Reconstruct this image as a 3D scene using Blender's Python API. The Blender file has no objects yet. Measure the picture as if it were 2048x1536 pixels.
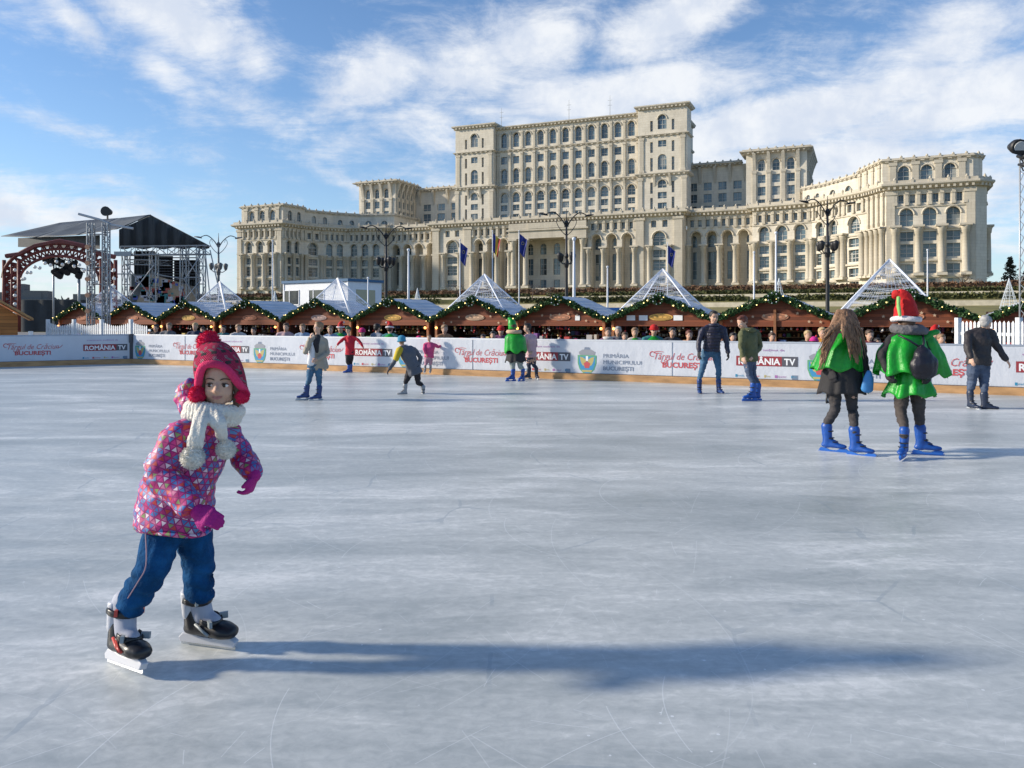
import bpy, bmesh, math, random
from mathutils import Vector, Matrix, Quaternion, noise, Euler
R = math.radians
scene = bpy.context.scene
COL = scene.collection

# ------------------------------------------------------------------ camera
F = 1600.0; HOR = 640.0; EYE = 1.5
cam_data = bpy.data.cameras.new('camera')
cam = bpy.data.objects.new('camera', cam_data); COL.objects.link(cam)
cam.location = (0, 0, EYE); cam.rotation_euler = (R(90), 0, 0)
cam_data.sensor_width = 36; cam_data.lens = F/2048*36
cam_data.shift_y = -(768-HOR)/2048
cam_data.clip_start = .1; cam_data.clip_end = 6000
scene.camera = cam

def P(px, py, d):
    """a point d metres ahead seen at photo pixel px,py"""
    return Vector(((px-1024)/F*d, d, EYE-(py-HOR)/F*d))

# ------------------------------------------------------------------ light and sky
SUN_EL = 23.0
SUN_DIR = Vector((-.985, .0, 0)).normalized()
scene.view_settings.view_transform = 'Standard'
scene.view_settings.look = 'None'
scene.view_settings.gamma = 1
scene.view_settings.exposure = 0.50
scene.cycles.max_bounces = 6; scene.cycles.diffuse_bounces = 3; scene.cycles.glossy_bounces = 3; scene.cycles.transparent_max_bounces = 4
sun_d = bpy.data.lights.new('sun', 'SUN'); sun_d.energy = 3.8; sun_d.angle = R(3.6); sun_d.color = (1, .89, .73)
sun = bpy.data.objects.new('sun', sun_d); COL.objects.link(sun)
sv = Vector((SUN_DIR.x*math.cos(R(SUN_EL)), SUN_DIR.y*math.cos(R(SUN_EL)), math.sin(R(SUN_EL))))
sun.rotation_euler = (-sv).to_track_quat('-Z', 'Y').to_euler()
sun.location = (-60, 0, 60)

world = bpy.data.worlds.new('World'); scene.world = world; world.use_nodes = True
wn = world.node_tree; wn.nodes.clear()
class NT:
    """small helper to wire nodes"""
    def __init__(s, nt): s.nt = nt
    def node(s, t, **kw):
        n = s.nt.nodes.new(t)
        for k, v in kw.items(): setattr(n, k, v)
        return n
    def put(s, sock, v):
        if hasattr(v, 'is_output') or isinstance(v, bpy.types.NodeSocket): s.nt.links.new(v, sock)
        else: sock.default_value = v
    def math(s, op, a, b=None, c=None, clamp=False):
        n = s.node('ShaderNodeMath', operation=op, use_clamp=clamp)
        s.put(n.inputs[0], a)
        if b is not None: s.put(n.inputs[1], b)
        if c is not None: s.put(n.inputs[2], c)
        return n.outputs[0]
    def vmath(s, op, a, b=None, out=0):
        n = s.node('ShaderNodeVectorMath', operation=op)
        s.put(n.inputs[0], a)
        if b is not None: s.put(n.inputs[1], b)
        return n.outputs[out]
    def noise(s, vec, scale, detail=3, rough=.5, dist=0, out=0):
        n = s.node('ShaderNodeTexNoise')
        if vec is not None: s.put(n.inputs['Vector'], vec)
        n.inputs['Scale'].default_value = scale; n.inputs['Detail'].default_value = detail
        n.inputs['Roughness'].default_value = rough; n.inputs['Distortion'].default_value = dist
        return n.outputs[out]
    def mapping(s, vec, loc=(0,0,0), rot=(0,0,0), scale=(1,1,1), typ='POINT'):
        n = s.node('ShaderNodeMapping', vector_type=typ)
        s.put(n.inputs[0], vec); n.inputs[1].default_value = loc; n.inputs[2].default_value = rot; n.inputs[3].default_value = scale
        return n.outputs[0]
    def ramp(s, fac, stops, interp='LINEAR'):
        n = s.node('ShaderNodeValToRGB'); n.color_ramp.interpolation = interp
        e = n.color_ramp.elements
        while len(e) < len(stops): e.new(.5)
        for el, (p, c) in zip(e, stops):
            el.position = p; el.color = (c[0], c[1], c[2], 1) if not isinstance(c, (int, float)) else (c, c, c, 1)
        s.put(n.inputs[0], fac); return n.outputs[0]
    def mix(s, fac, a, b, blend='MIX'):
        n = s.node('ShaderNodeMix', data_type='RGBA', blend_type=blend)
        s.put(n.inputs[0], fac)
        s.put(n.inputs[6], a if not isinstance(a, tuple) else (*a[:3], 1)); s.put(n.inputs[7], b if not isinstance(b, tuple) else (*b[:3], 1))
        return n.outputs[2]
    def comb(s, x, y, z=0.0):
        n = s.node('ShaderNodeCombineXYZ'); s.put(n.inputs[0], x); s.put(n.inputs[1], y); s.put(n.inputs[2], z); return n.outputs[0]
    def sep(s, v):
        n = s.node('ShaderNodeSeparateXYZ'); s.put(n.inputs[0], v); return n.outputs
    def smooth(s, v, a, b):
        n = s.node('ShaderNodeMapRange', interpolation_type='SMOOTHSTEP')
        s.put(n.inputs[0], v); n.inputs[1].default_value = a; n.inputs[2].default_value = b
        return n.outputs[0]
W = NT(wn)
sky = W.node('ShaderNodeTexSky', sky_type='NISHITA', sun_disc=False)
sky.sun_elevation = R(SUN_EL); sky.sun_rotation = math.atan2(SUN_DIR.x, SUN_DIR.y)
sky.air_density = 1.0; sky.dust_density = .35; sky.ozone_density = 2.6
tc = W.node('ShaderNodeTexCoord')
dx, dy, dz = W.sep(tc.outputs['Generated'])
az = W.math('ARCTAN2', dx, dy)
el = W.math('ARCSINE', dz)
azel = W.comb(az, el)
zz = W.math('ADD', W.math('MAXIMUM', dz, 0.0), .10)
proj = W.comb(W.math('DIVIDE', dx, zz), W.math('DIVIDE', dy, zz))
# cloud banks: centre px,py, half sizes px, tilt, weight
BL = [(350,30,125,62,20,1.05),(150,35,60,24,35,.62),(490,110,90,36,32,.55),(330,140,70,32,30,.55),(560,235,330,44,22,.34),
      (740,165,120,50,-22,.85),(930,140,110,62,-5,.75),(1085,85,95,62,0,.85),(1330,50,140,50,-20,.95),(870,250,150,46,10,.5),
      (1240,185,210,46,-4,.95),(1560,240,330,44,-9,1.1),(1960,60,150,62,-10,.85),(1950,200,260,70,-10,.9),(1600,340,480,60,0,.85),(130,255,130,18,12,.5),
      (80,420,260,42,4,.7),(1750,420,420,110,0,.6),(250,560,560,80,0,.5),(1050,240,180,60,0,.5),(700,370,90,16,25,.45)]
dens = None
for (px, py, sx, sy, rot, w) in BL:
    u, v = (px-1024)/F, (HOR-py)/F
    L = math.sqrt(1+u*u+v*v); a0 = math.atan2(u, 1); e0 = math.asin(v/L)
    k = math.cos(a0)**2
    m = W.mapping(azel, (a0, e0, 0), (0, 0, -R(rot)), (sx/F*k*1.1, sy/F*math.cos(a0), 1), 'TEXTURE')
    d2 = W.vmath('DOT_PRODUCT', m, m, out=1)
    g = W.math('MULTIPLY', W.math('POWER', 2.718, W.math('MULTIPLY', d2, -.7)), w)
    dens = g if dens is None else W.math('MAXIMUM', dens, g)
n1 = W.noise(W.mapping(proj, rot=(0,0,R(25)), scale=(1,1.5,1)), 1.7, 13, .70, .45)
n2 = W.noise(W.mapping(azel, rot=(0,0,R(12)), scale=(1,1.8,1)), 10, 11, .68, .4)
nn = W.math('ADD', W.math('MULTIPLY', n1, .5), W.math('MULTIPLY', n2, .5))
cl = W.math('ADD', dens, W.math('MULTIPLY', W.math('SUBTRACT', nn, .5), 2.7))
cmask = W.math('MULTIPLY', W.smooth(cl, -.02, .8), .95)
cshade = W.noise(azel, 16, 6, .6)
ccol = W.mix(W.smooth(cshade, .35, .65), (5.3, 5.8, 6.7), (6.9, 7.1, 7.4))
# thin veil low over the horizon
veil = W.math('MULTIPLY', W.math('POWER', 2.718, W.math('MULTIPLY', W.math('ABSOLUTE', el), -9.0)), .45)
skyc = W.mix(1.0, sky.outputs[0], (.92, 1.09, 1.27), 'MULTIPLY')
skyv = W.mix(veil, skyc, (5.4, 6.1, 6.9))
fin = W.mix(cmask, skyv, ccol)
bg = W.node('ShaderNodeBackground'); bg.inputs[1].default_value = .095
wn.links.new(fin, bg.inputs[0])
wo = W.node('ShaderNodeOutputWorld'); wn.links.new(bg.outputs[0], wo.inputs[0])

# ------------------------------------------------------------------ materials
MATS = {}
def mat(name, color, rough=.6, metal=0, var=0, vscale=4, bump=0, bscale=30, stretch=(1,1,1), emit=None, spec=.5, trans=0, sss=0, dirt=None):
    if name in MATS: return MATS[name]
    m = bpy.data.materials.new(name); m.use_nodes = True; MATS[name] = m
    n = NT(m.node_tree); b = m.node_tree.nodes['Principled BSDF']
    b.inputs['Base Color'].default_value = (*color, 1); b.inputs['Roughness'].default_value = rough
    b.inputs['Metallic'].default_value = metal; b.inputs['Specular IOR Level'].default_value = spec
    b.inputs['Transmission Weight'].default_value = trans
    if sss: b.inputs['Subsurface Weight'].default_value = sss; b.inputs['Subsurface Radius'].default_value = (.012, .005, .003); b.inputs['Subsurface Scale'].default_value = 1
    if var or bump:
        t = n.node('ShaderNodeTexCoord'); v = n.mapping(t.outputs['Object'], scale=stretch)
    if var:
        f = n.noise(v, vscale, 5, .6)
        lo = tuple(c*(1-var) for c in color); hi = tuple(min(1, c*(1+var)) for c in color)
        c = n.ramp(f, [(.3, lo), (.7, hi)])
        if dirt:
            c = n.mix(n.smooth(n.noise(v, vscale*.35, 6, .7), .5, .75), c, dirt)
        m.node_tree.links.new(c, b.inputs['Base Color'])
    if bump:
        bn = n.node('ShaderNodeBump'); bn.inputs['Strength'].default_value = bump; bn.inputs['Distance'].default_value = .02
        n.put(bn.inputs['Height'], n.noise(v, bscale, 4, .6)); m.node_tree.links.new(bn.outputs[0], b.inputs['Normal'])
    if emit:
        b.inputs['Emission Color'].default_value = (*emit[0], 1); b.inputs['Emission Strength'].default_value = emit[1]
    return m

# ------------------------------------------------------------------ object helpers
def link(name, bm_or_mesh, m=None, parent=None, smooth=False):
    if isinstance(bm_or_mesh, bmesh.types.BMesh):
        me = bpy.data.meshes.new(name); bm_or_mesh.to_mesh(me); bm_or_mesh.free()
    else: me = bm_or_mesh
    o = bpy.data.objects.new(name, me); COL.objects.link(o)
    if m is not None:
        if len(me.materials) == 0:
          for x in (m if isinstance(m, (list, tuple)) else [m]): me.materials.append(x)
    if parent: o.parent = parent
    if smooth:
        for p in me.polygons: p.use_smooth = True
    return o
def tag(o, label=None, cat=None, group=None, kind=None):
    if label: o['label'] = label
    if cat: o['category'] = cat
    if group: o['group'] = group
    if kind: o['kind'] = kind
    return o
def empty(name, loc=(0,0,0), rz=0, label=None, cat=None, group=None):
    o = bpy.data.objects.new(name, None); COL.objects.link(o); o.location = loc; o.rotation_euler = (0,0,rz)
    o.empty_display_size = .2
    return tag(o, label, cat, group)
def copy_tree(o, parent=None):
    c = o.copy(); COL.objects.link(c)
    if parent is not None: c.parent = parent
    for ch in list(o.children): copy_tree(ch, c)
    return c
def box(bm, x0, x1, y0, y1, z0, z1, mi=0):
    v = [bm.verts.new(p) for p in ((x0,y0,z0),(x1,y0,z0),(x1,y1,z0),(x0,y1,z0),(x0,y0,z1),(x1,y0,z1),(x1,y1,z1),(x0,y1,z1))]
    for f in ((0,3,2,1),(4,5,6,7),(0,1,5,4),(1,2,6,5),(2,3,7,6),(3,0,4,7)):
        fc = bm.faces.new([v[i] for i in f]); fc.material_index = mi
def xbox(bm, M, sx, sy, sz, mi=0):
    """box of full sizes centred on matrix M"""
    v = [bm.verts.new(M @ Vector((a*sx/2, b*sy/2, c*sz/2))) for a, b, c in ((-1,-1,-1),(1,-1,-1),(1,1,-1),(-1,1,-1),(-1,-1,1),(1,-1,1),(1,1,1),(-1,1,1))]
    for f in ((0,3,2,1),(4,5,6,7),(0,1,5,4),(1,2,6,5),(2,3,7,6),(3,0,4,7)):
        fc = bm.faces.new([v[i] for i in f]); fc.material_index = mi
def tube(bm, pts, rad, n=8, side=None, cap='flat', mi=0, spin=0):
    """loft through pts; rad is a list of floats or (a,b) pairs, a along side"""
    pts = [Vector(p) for p in pts]; N = len(pts)
    if not isinstance(rad, (list, tuple)): rad = [rad]*N
    if cap == 'round':
        d0 = (pts[0]-pts[1]).normalized(); d1 = (pts[-1]-pts[-2]).normalized()
        def rr(r, k): return tuple(x*k for x in r) if isinstance(r, (tuple, list)) else r*k
        def mx(r): return min(r) if isinstance(r, (tuple, list)) else r
        a, b = rad[0], rad[-1]
        pts = [pts[0]+d0*mx(a)*.9, pts[0]+d0*mx(a)*.55] + pts + [pts[-1]+d1*mx(b)*.55, pts[-1]+d1*mx(b)*.9]
        rad = [rr(a,.35), rr(a,.8)] + list(rad) + [rr(b,.8), rr(b,.35)]; N = len(pts)
    rings = []; prev = None
    for i in range(N):
        t = (pts[min(i+1, N-1)]-pts[max(i-1, 0)])
        t = t.normalized() if t.length > 1e-9 else Vector((0,0,1))
        s = Vector(side) if side is not None else (prev if prev is not None else (Vector((1,0,0)) if abs(t.x) < .9 else Vector((0,1,0))))
        s = (s - t*s.dot(t))
        s = s.normalized() if s.length > 1e-6 else t.orthogonal().normalized()
        q = t.cross(s).normalized(); prev = s
        r = rad[i]; ra, rb = r if isinstance(r, (tuple, list)) else (r, r)
        rings.append([bm.verts.new(pts[i] + s*math.cos(a)*ra + q*math.sin(a)*rb) for a in (spin+2*math.pi*k/n for k in range(n))])
    for a, b in zip(rings, rings[1:]):
        for k in range(n):
            f = bm.faces.new((a[k], a[(k+1)%n], b[(k+1)%n], b[k])); f.material_index = mi; f.smooth = n > 5
    if cap:
        f = bm.faces.new(rings[0][::-1]); f.material_index = mi
        f = bm.faces.new(rings[-1]); f.material_index = mi
def ball(bm, c, r, M=None, seg=12, mi=0):
    """ellipsoid, r scalar or triple"""
    r = (r, r, r) if not isinstance(r, (tuple, list)) else r
    c = Vector(c); rings = []
    h = max(4, seg//2)
    def tr(v):
        v = Vector((v[0]*r[0], v[1]*r[1], v[2]*r[2]))
        return c + (M @ v if M is not None else v)
    top = bm.verts.new(tr((0,0,1))); bot = bm.verts.new(tr((0,0,-1)))
    for i in range(1, h):
        th = math.pi*i/h
        rings.append([bm.verts.new(tr((math.sin(th)*math.cos(2*math.pi*k/seg), math.sin(th)*math.sin(2*math.pi*k/seg), math.cos(th)))) for k in range(seg)])
    fs = []
    for k in range(seg):
        fs.append(bm.faces.new((top, rings[0][k], rings[0][(k+1)%seg]))); fs.append(bm.faces.new((bot, rings[-1][(k+1)%seg], rings[-1][k])))
    for a, b in zip(rings, rings[1:]):
        for k in range(seg): fs.append(bm.faces.new((a[k], b[k], b[(k+1)%seg], a[(k+1)%seg])))
    for f in fs: f.smooth = True; f.material_index = mi
def spline(pts, rads, k=3):
    """Catmull-Rom refinement of a control polyline with radii"""
    pts = [Vector(p) for p in pts]; rads = [r if isinstance(r, (tuple, list)) else (r, r) for r in rads]
    op, orr = [], []
    for i in range(len(pts)-1):
        p0, p1, p2, p3 = pts[max(i-1,0)], pts[i], pts[i+1], pts[min(i+2, len(pts)-1)]
        for j in range(k):
            t = j/k
            op.append(.5*((2*p1)+(p2-p0)*t+(2*p0-5*p1+4*p2-p3)*t*t+(3*p1-p0-3*p2+p3)*t**3))
            a, b = rads[i], rads[i+1]; s = t*t*(3-2*t)
            orr.append((a[0]*(1-s)+b[0]*s, a[1]*(1-s)+b[1]*s))
    op.append(pts[-1]); orr.append(rads[-1])
    return op, orr
def text_mesh(body, size, shear=0, weight=0, align='LEFT', space=1.0):
    c = bpy.data.curves.new('lettering', 'FONT'); c.body = body; c.size = size; c.shear = shear; c.offset = weight
    c.align_x = align; c.space_character = space; c.extrude = 0; c.resolution_u = 2
    o = bpy.data.objects.new('tmp', c); COL.objects.link(o)
    dg = bpy.context.evaluated_depsgraph_get(); me = bpy.data.meshes.new_from_object(o.evaluated_get(dg))
    bpy.data.objects.remove(o); bpy.data.curves.remove(c)
    return me
def add_mesh(bm, me, M, mi=0):
    n0 = len(bm.verts); f0 = len(bm.faces)
    bm.from_mesh(me); bm.verts.ensure_lookup_table(); bm.faces.ensure_lookup_table()
    for v in bm.verts[n0:]: v.co = M @ v.co
    for f in bm.faces[f0:]: f.material_index = mi
def fuse(name, bm, voxel, m, parent=None, smooth=2, fold=None):
    """fuse overlapping lofts into one continuous surface"""
    me = bpy.data.meshes.new(name); bm.to_mesh(me); bm.free()
    o = bpy.data.objects.new('tmp', me); COL.objects.link(o)
    r = o.modifiers.new('r', 'REMESH'); r.mode = 'VOXEL'; r.voxel_size = voxel
    if smooth:
        s = o.modifiers.new('s', 'SMOOTH'); s.factor = .5; s.iterations = smooth
    dg = bpy.context.evaluated_depsgraph_get(); out = bpy.data.meshes.new_from_object(o.evaluated_get(dg))
    bpy.data.objects.remove(o); bpy.data.meshes.remove(me)
    out.name = name
    if fold:
        amp, sc = fold[0], fold[1]
        st = Vector(fold[2]) if len(fold) > 2 else Vector((1,1,1))
        cos = []
        for v in out.vertices:
            q = Vector((v.co.x*st.x, v.co.y*st.y, v.co.z*st.z))*sc
            cos.append(v.co + v.normal*(noise.noise(q)*amp + noise.noise(q*2.3+Vector((5,1,9)))*amp*.5))
        for v, c in zip(out.vertices, cos): v.co = c
    o = link(name, out, m, parent, smooth=True)
    return o

# ------------------------------------------------------------------ ice and ground
SL = -.5053                      # the long barrier runs towards the camera to the right
CORNER = Vector((-13.1, 27.6, 0))
UB = Vector((1, SL, 0)).normalized(); NB = Vector((-SL, 1, 0)).normalized()   # along / away
UL = Vector((-3.2, -2.1, 0)).normalized()
def ice_material():
    m = bpy.data.materials.new('rink_ice'); m.use_nodes = True
    n = NT(m.node_tree); b = m.node_tree.nodes['Principled BSDF']
    g = n.node('ShaderNodeNewGeometry').outputs['Position']
    big = n.noise(n.mapping(g, rot=(0,0,.1), scale=(.16,.55,1)), 1.6, 5, .6, .6)
    mid = n.noise(n.mapping(g, rot=(0,0,-.15), scale=(.5,1.5,1)), 2.6, 7, .68, 1.0)
    fine = n.noise(n.mapping(g, scale=(1,1.3,1)), 16, 5, .65, .5)
    f = n.math('ADD', n.math('ADD', n.math('MULTIPLY', big, .50), n.math('MULTIPLY', mid, .30)), n.math('MULTIPLY', fine, .20))
    c = n.ramp(f, [(.36, (.30,.335,.335)), (.45, (.40,.43,.428)), (.53, (.52,.545,.535)), (.62, (.76,.77,.75))])
    # skate scratches: thin iso-lines of stretched noises
    sc = None
    # each cell carries one slightly curved blade cut with its own direction and length
    for (sc_, w, off, ln_) in ((.55,.0030,0,.62),(.8,.0026,17,.5),(1.1,.0022,31,.42),(1.5,.0020,47,.32),(.7,.0022,59,.6),(2.2,.0018,73,.22),(1.3,.0020,89,.4),(3.0,.0016,97,.16)):
        pv = n.mapping(g, loc=(off,off*.7,0))
        vn = n.node('ShaderNodeTexVoronoi', voronoi_dimensions='2D'); n.put(vn.inputs['Vector'], pv); vn.inputs['Scale'].default_value = sc_
        dx_, dy_, _z = n.sep(n.vmath('SUBTRACT', pv, vn.outputs['Position'])); cr_, cg_, cb_ = n.sep(vn.outputs['Color'])
        an = n.math('MULTIPLY', n.math('ADD', n.math('MULTIPLY', cr_, 2.2), .25), 1.2); ca_, sa_ = n.math('COSINE', an), n.math('SINE', an)
        al = n.math('ADD', n.math('MULTIPLY', dx_, ca_), n.math('MULTIPLY', dy_, sa_)); ac = n.math('SUBTRACT', n.math('MULTIPLY', dy_, ca_), n.math('MULTIPLY', dx_, sa_))
        ac = n.math('ADD', ac, n.math('MULTIPLY', n.math('MULTIPLY', al, al), n.math('MULTIPLY', n.math('SUBTRACT', cg_, .5), 1.0)))
        ln = n.math('MULTIPLY', n.math('LESS_THAN', n.math('ABSOLUTE', ac), w), n.math('LESS_THAN', n.math('ABSOLUTE', al), n.math('MULTIPLY', cb_, ln_/sc_*1.2)))
        ln = n.math('MULTIPLY', ln, n.math('ADD', n.math('MULTIPLY', cg_, .7), .3))
        sc = ln if sc is None else n.math('MAXIMUM', sc, ln)
    c = n.mix(n.math('MULTIPLY', sc, .42), c, (.78,.81,.82))
    # dark hairline gouges further out
    vo = n.node('ShaderNodeTexVoronoi', feature='DISTANCE_TO_EDGE'); n.put(vo.inputs['Vector'], n.mix(.12, n.mapping(g, scale=(1,.8,1)), n.noise(g, 1.5, 4, .6, out=1))); vo.inputs['Scale'].default_value = .9
    gd = n.math('MULTIPLY', n.math('LESS_THAN', vo.outputs['Distance'], .007), n.smooth(n.noise(g, 1.1, 3), .5, .6))
    c = n.mix(n.math('MULTIPLY', gd, .35), c, (.22,.28,.33))
    sp = n.node('ShaderNodeTexVoronoi'); n.put(sp.inputs['Vector'], g); sp.inputs['Scale'].default_value = 9; sp.inputs['Randomness'].default_value = 1
    dots = n.math('MULTIPLY', n.math('LESS_THAN', sp.outputs['Distance'], .06), n.smooth(n.noise(n.mapping(g, loc=(3,9,0)), 1.8, 3), .5, .56))
    c = n.mix(n.math('MULTIPLY', dots, .55), c, (.85,.88,.9))
    m.node_tree.links.new(c, b.inputs['Base Color'])
    rr = n.math('ADD', n.math('MULTIPLY', mid, .35), .20)
    m.node_tree.links.new(rr, b.inputs['Roughness'])
    b.inputs['IOR'].default_value = 1.31; b.inputs['Specular IOR Level'].default_value = .5
    bp = n.node('ShaderNodeBump'); bp.inputs['Strength'].default_value = .35; bp.inputs['Distance'].default_value = .006
    hh = n.math('ADD', n.math('MULTIPLY', mid, .6), n.math('ADD', n.math('MULTIPLY', fine, .5), n.math('MULTIPLY', sc, .3)))
    n.put(bp.inputs['Height'], hh); m.node_tree.links.new(bp.outputs[0], b.inputs['Normal'])
    return m
bm = bmesh.new()
pl = [CORNER+UB*0, CORNER+UB*39.5, Vector((22.2,-14,0)), Vector((-34,-14,0)), CORNER+UL*25]
top = [bm.verts.new(p) for p in pl]; bot = [bm.verts.new(p-Vector((0,0,.45))) for p in pl]
f = bm.faces.new(top); f.normal_update()
for i in range(5): bm.faces.new((top[i], top[(i+1)%5], bot[(i+1)%5], bot[i]))
if f.normal.z < 0: bmesh.ops.reverse_faces(bm, faces=bm.faces[:])
tag(link('ice_rink_floor', bm, ice_material()), 'grey blue scratched ice of the open air skating rink', kind='structure')

# palace frame: s along the front, t away from the viewer
ORG = Vector((-114.2, 333, EYE)); TH = math.atan2(.4014, .916)
def PL(s, t, z=0): return Vector((ORG.x + math.cos(TH)*s + math.sin(TH)*t, ORG.y - math.sin(TH)*s + math.cos(TH)*t, EYE + z))
def s_at(px, t):
    p = (px-1024)/F; return (p*(333+.916*t)+114.2-.4014*t)/(.916+.4014*p)

paving = mat('paving', (.20,.19,.18), .85, var=.25, vscale=.6, bump=.3, bscale=8)
lawn = mat('lawn', (.21,.18,.05), .9, var=.35, vscale=.25, bump=.6, bscale=6, dirt=(.25,.20,.09))
bm = bmesh.new()
def quadz(bm, ss, ts, z): 
    for i in range(len(ts)-1):
        for j in range(len(ss)-1):
            bm.faces.new([bm.verts.new(PL(*p)) for p in ((ss[j],ts[i],z[i]),(ss[j+1],ts[i],z[i]),(ss[j+1],ts[i+1],z[i+1]),(ss[j],ts[i+1],z[i+1]))])
v = [bm.verts.new(p) for p in ((-4000,-400,-.5),(4000,-400,-.5),(4000,5000,-.5),(-4000,5000,-.5))]; bm.faces.new(v)
tag(link('ground', bm, paving), 'paved market square around the rink', kind='structure')
bm = bmesh.new()
ss = [-60+i*12 for i in range(36)]
quadz(bm, ss, [-172,-101,-100.6,-96,-63,-62.6,-57,-33,-30,200], [-2.05,2.5,3.2,3.2,5.4,5.8,5.9,7.4,8,8.2])
tag(link('hillside', bm, lawn), 'terraced winter lawn rising to the palace', kind='structure')
stone = mat('pale_stone', (.62,.55,.42), .8, var=.2, vscale=.8)
def terrace(t0, t1, z0, z1, nm, m):
    bm = bmesh.new()
    for i in range(30):
        a = -50+i*13; b = a+13
        v = [PL(*p) for p in ((a,t0,z0),(b,t0,z0),(b,t1,z0),(a,t1,z0),(a,t0,z1),(b,t0,z1),(b,t1,z1),(a,t1,z1))]
        v = [bm.verts.new(p) for p in v]
        for f in ((4,5,6,7),(0,1,5,4),(2,3,7,6)): bm.faces.new([v[k] for k in f])
    return link(nm, bm, m)
tag(terrace(-101.2,-96.5,1.8,3.4,'retaining_wall',stone), 'low pale stone wall along the foot of the lawn slope', 'wall')
tag(terrace(-63.3,-60.5,4.9,6.15,'retaining_wall',stone), 'upper pale stone wall between the two hedges', 'wall')
# ------------------------------------------------------------------ foliage helpers
def leaf_cloud(bm, fn, count, size, rnd, mi=0):
    """count small leaf quads at positions given by fn()"""
    for _ in range(count):
        p = fn(); s = size*rnd.uniform(.6, 1.4)
        a = Vector((rnd.gauss(0,1), rnd.gauss(0,1), rnd.gauss(0,1))).normalized(); b = a.orthogonal().normalized()
        b = Quaternion(a, rnd.uniform(0,6.28)) @ b; c = a.cross(b)
        bm.faces.new([bm.verts.new(p+v) for v in (b*s, c*s*.5, -b*s, -c*s*.5)]).material_index = mi
hedge_m = mat('hedge_leaves', (.075,.08,.022), .8, var=.6, vscale=.5)
hedge_r = mat('hedge_leaves_rusty', (.14,.075,.04), .8, var=.55, vscale=.5)
def hedge(t, z, h, w, m, label, s0=-30, s1=330, gaps=()):
    rnd = random.Random(int(t*7)); bm = bmesh.new()
    def fn():
        while True:
            s = rnd.uniform(s0, s1)
            if not any(a < s < b for a, b in gaps): break
        hh = h*(.85+.25*noise.noise(Vector((s*.3, t, 0))))
        if rnd.random() < .5: return PL(s, t-w/2+rnd.uniform(-.15,.2), z+rnd.uniform(0, hh))
        return PL(s, t+rnd.uniform(-w/2, w/2), z+hh+rnd.uniform(-.2,.15))
    leaf_cloud(bm, fn, 9000, .42, rnd)
    s = s0
    while s < s1:
        if not any(a < s+3 < b for a, b in gaps):
            v = [bm.verts.new(PL(*p)) for p in ((s,t-w/2+.2,z-1),(s+6,t-w/2+.2,z-1),(s+6,t+w/2,z-1),(s,t+w/2,z-1),(s,t-w/2+.2,z+h*.8),(s+6,t-w/2+.2,z+h*.8),(s+6,t+w/2,z+h*.8),(s,t+w/2,z+h*.8))]
            for f in ((4,5,6,7),(0,1,5,4),(1,2,6,5),(2,3,7,6),(3,0,4,7)): bm.faces.new([v[k] for k in f])
        s += 6
    return tag(link('hedge', bm, m), label, 'hedge', 'clipped hedges on the palace slope')
hedge(-82, 4.1, 1.2, 3, hedge_m, 'lower dark green clipped hedge on the lawn slope', gaps=((141,147),(70,76),(215,221)))
hedge(-46, 6.5, 1.2, 3, hedge_m, 'middle green hedge just above the upper stone wall', gaps=((150,156),(60,66)))
hedge(-31, 7.7, 1.9, 2.5, hedge_r, 'top rusty brown hedge right at the foot of the palace')

# ------------------------------------------------------------------ palace
cream = bpy.data.materials.new('cream_limestone'); cream.use_nodes = True
def _cream(m, base):
    n = NT(m.node_tree); b = m.node_tree.nodes['Principled BSDF']
    t = n.node('ShaderNodeTexCoord').outputs['Object']
    f = n.noise(n.mapping(t, scale=(1,1,.35)), .35, 6, .65)
    c = n.ramp(f, [(.3, tuple(x*.82 for x in base)), (.55, base), (.8, tuple(min(1,x*1.1) for x in base))])
    br = n.node('ShaderNodeTexBrick'); n.put(br.inputs['Vector'], n.mapping(t, rot=(R(90),0,0)))
    br.inputs['Scale'].default_value = 1; br.inputs['Brick Width'].default_value = 2.4; br.inputs['Row Height'].default_value = .9
    br.inputs['Mortar Size'].default_value = .03; br.inputs['Color1'].default_value = (1,1,1,1); br.inputs['Color2'].default_value = (.93,.93,.92,1); br.inputs['Mortar'].default_value = (.78,.75,.7,1)
    c = n.mix(1.0, c, br.outputs[0], 'MULTIPLY')
    st = n.smooth(n.noise(n.mapping(t, scale=(1,1,.12)), 1.1, 5, .7), .52, .75)
    c = n.mix(n.math('MULTIPLY', st, .55), c, tuple(x*.62 for x in base))
    m.node_tree.links.new(c, b.inputs['Base Color']); b.inputs['Roughness'].default_value = .85
_cream(cream, (.73,.665,.55))
trim = bpy.data.materials.new('carved_stone'); trim.use_nodes = True; _cream(trim, (.60,.54,.435))
glass = mat('window_glass', (.13,.19,.23), .14, spec=.8)
_n = NT(glass.node_tree); _p = _n.node('ShaderNodeNewGeometry').outputs['Position']
_w = _n.node('ShaderNodeTexWhiteNoise', noise_dimensions='3D'); _n.put(_w.inputs['Vector'], _n.vmath('FLOOR', _n.vmath('MULTIPLY', _p, (.27,.27,.22))))
glass.node_tree.links.new(_n.ramp(_w.outputs[0], [(0,(.05,.075,.085)),(.35,(.11,.16,.19)),(.7,(.16,.21,.23)),(.86,(.34,.34,.30)),(.95,(.03,.04,.045))], 'CONSTANT'), glass.node_tree.nodes['Principled BSDF'].inputs['Base Color'])
frame_m = mat('window_frame', (.42,.42,.40), .6)
roofm = mat('roof_metal', (.30,.31,.30), .6)
palace = empty('palace', ORG, -TH, 'vast cream stone palace with a stepped central tower and two end pavilions behind the market', 'palace')
WIN = []          # (area, mesh key, location, angle)
WMESH = {}
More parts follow.
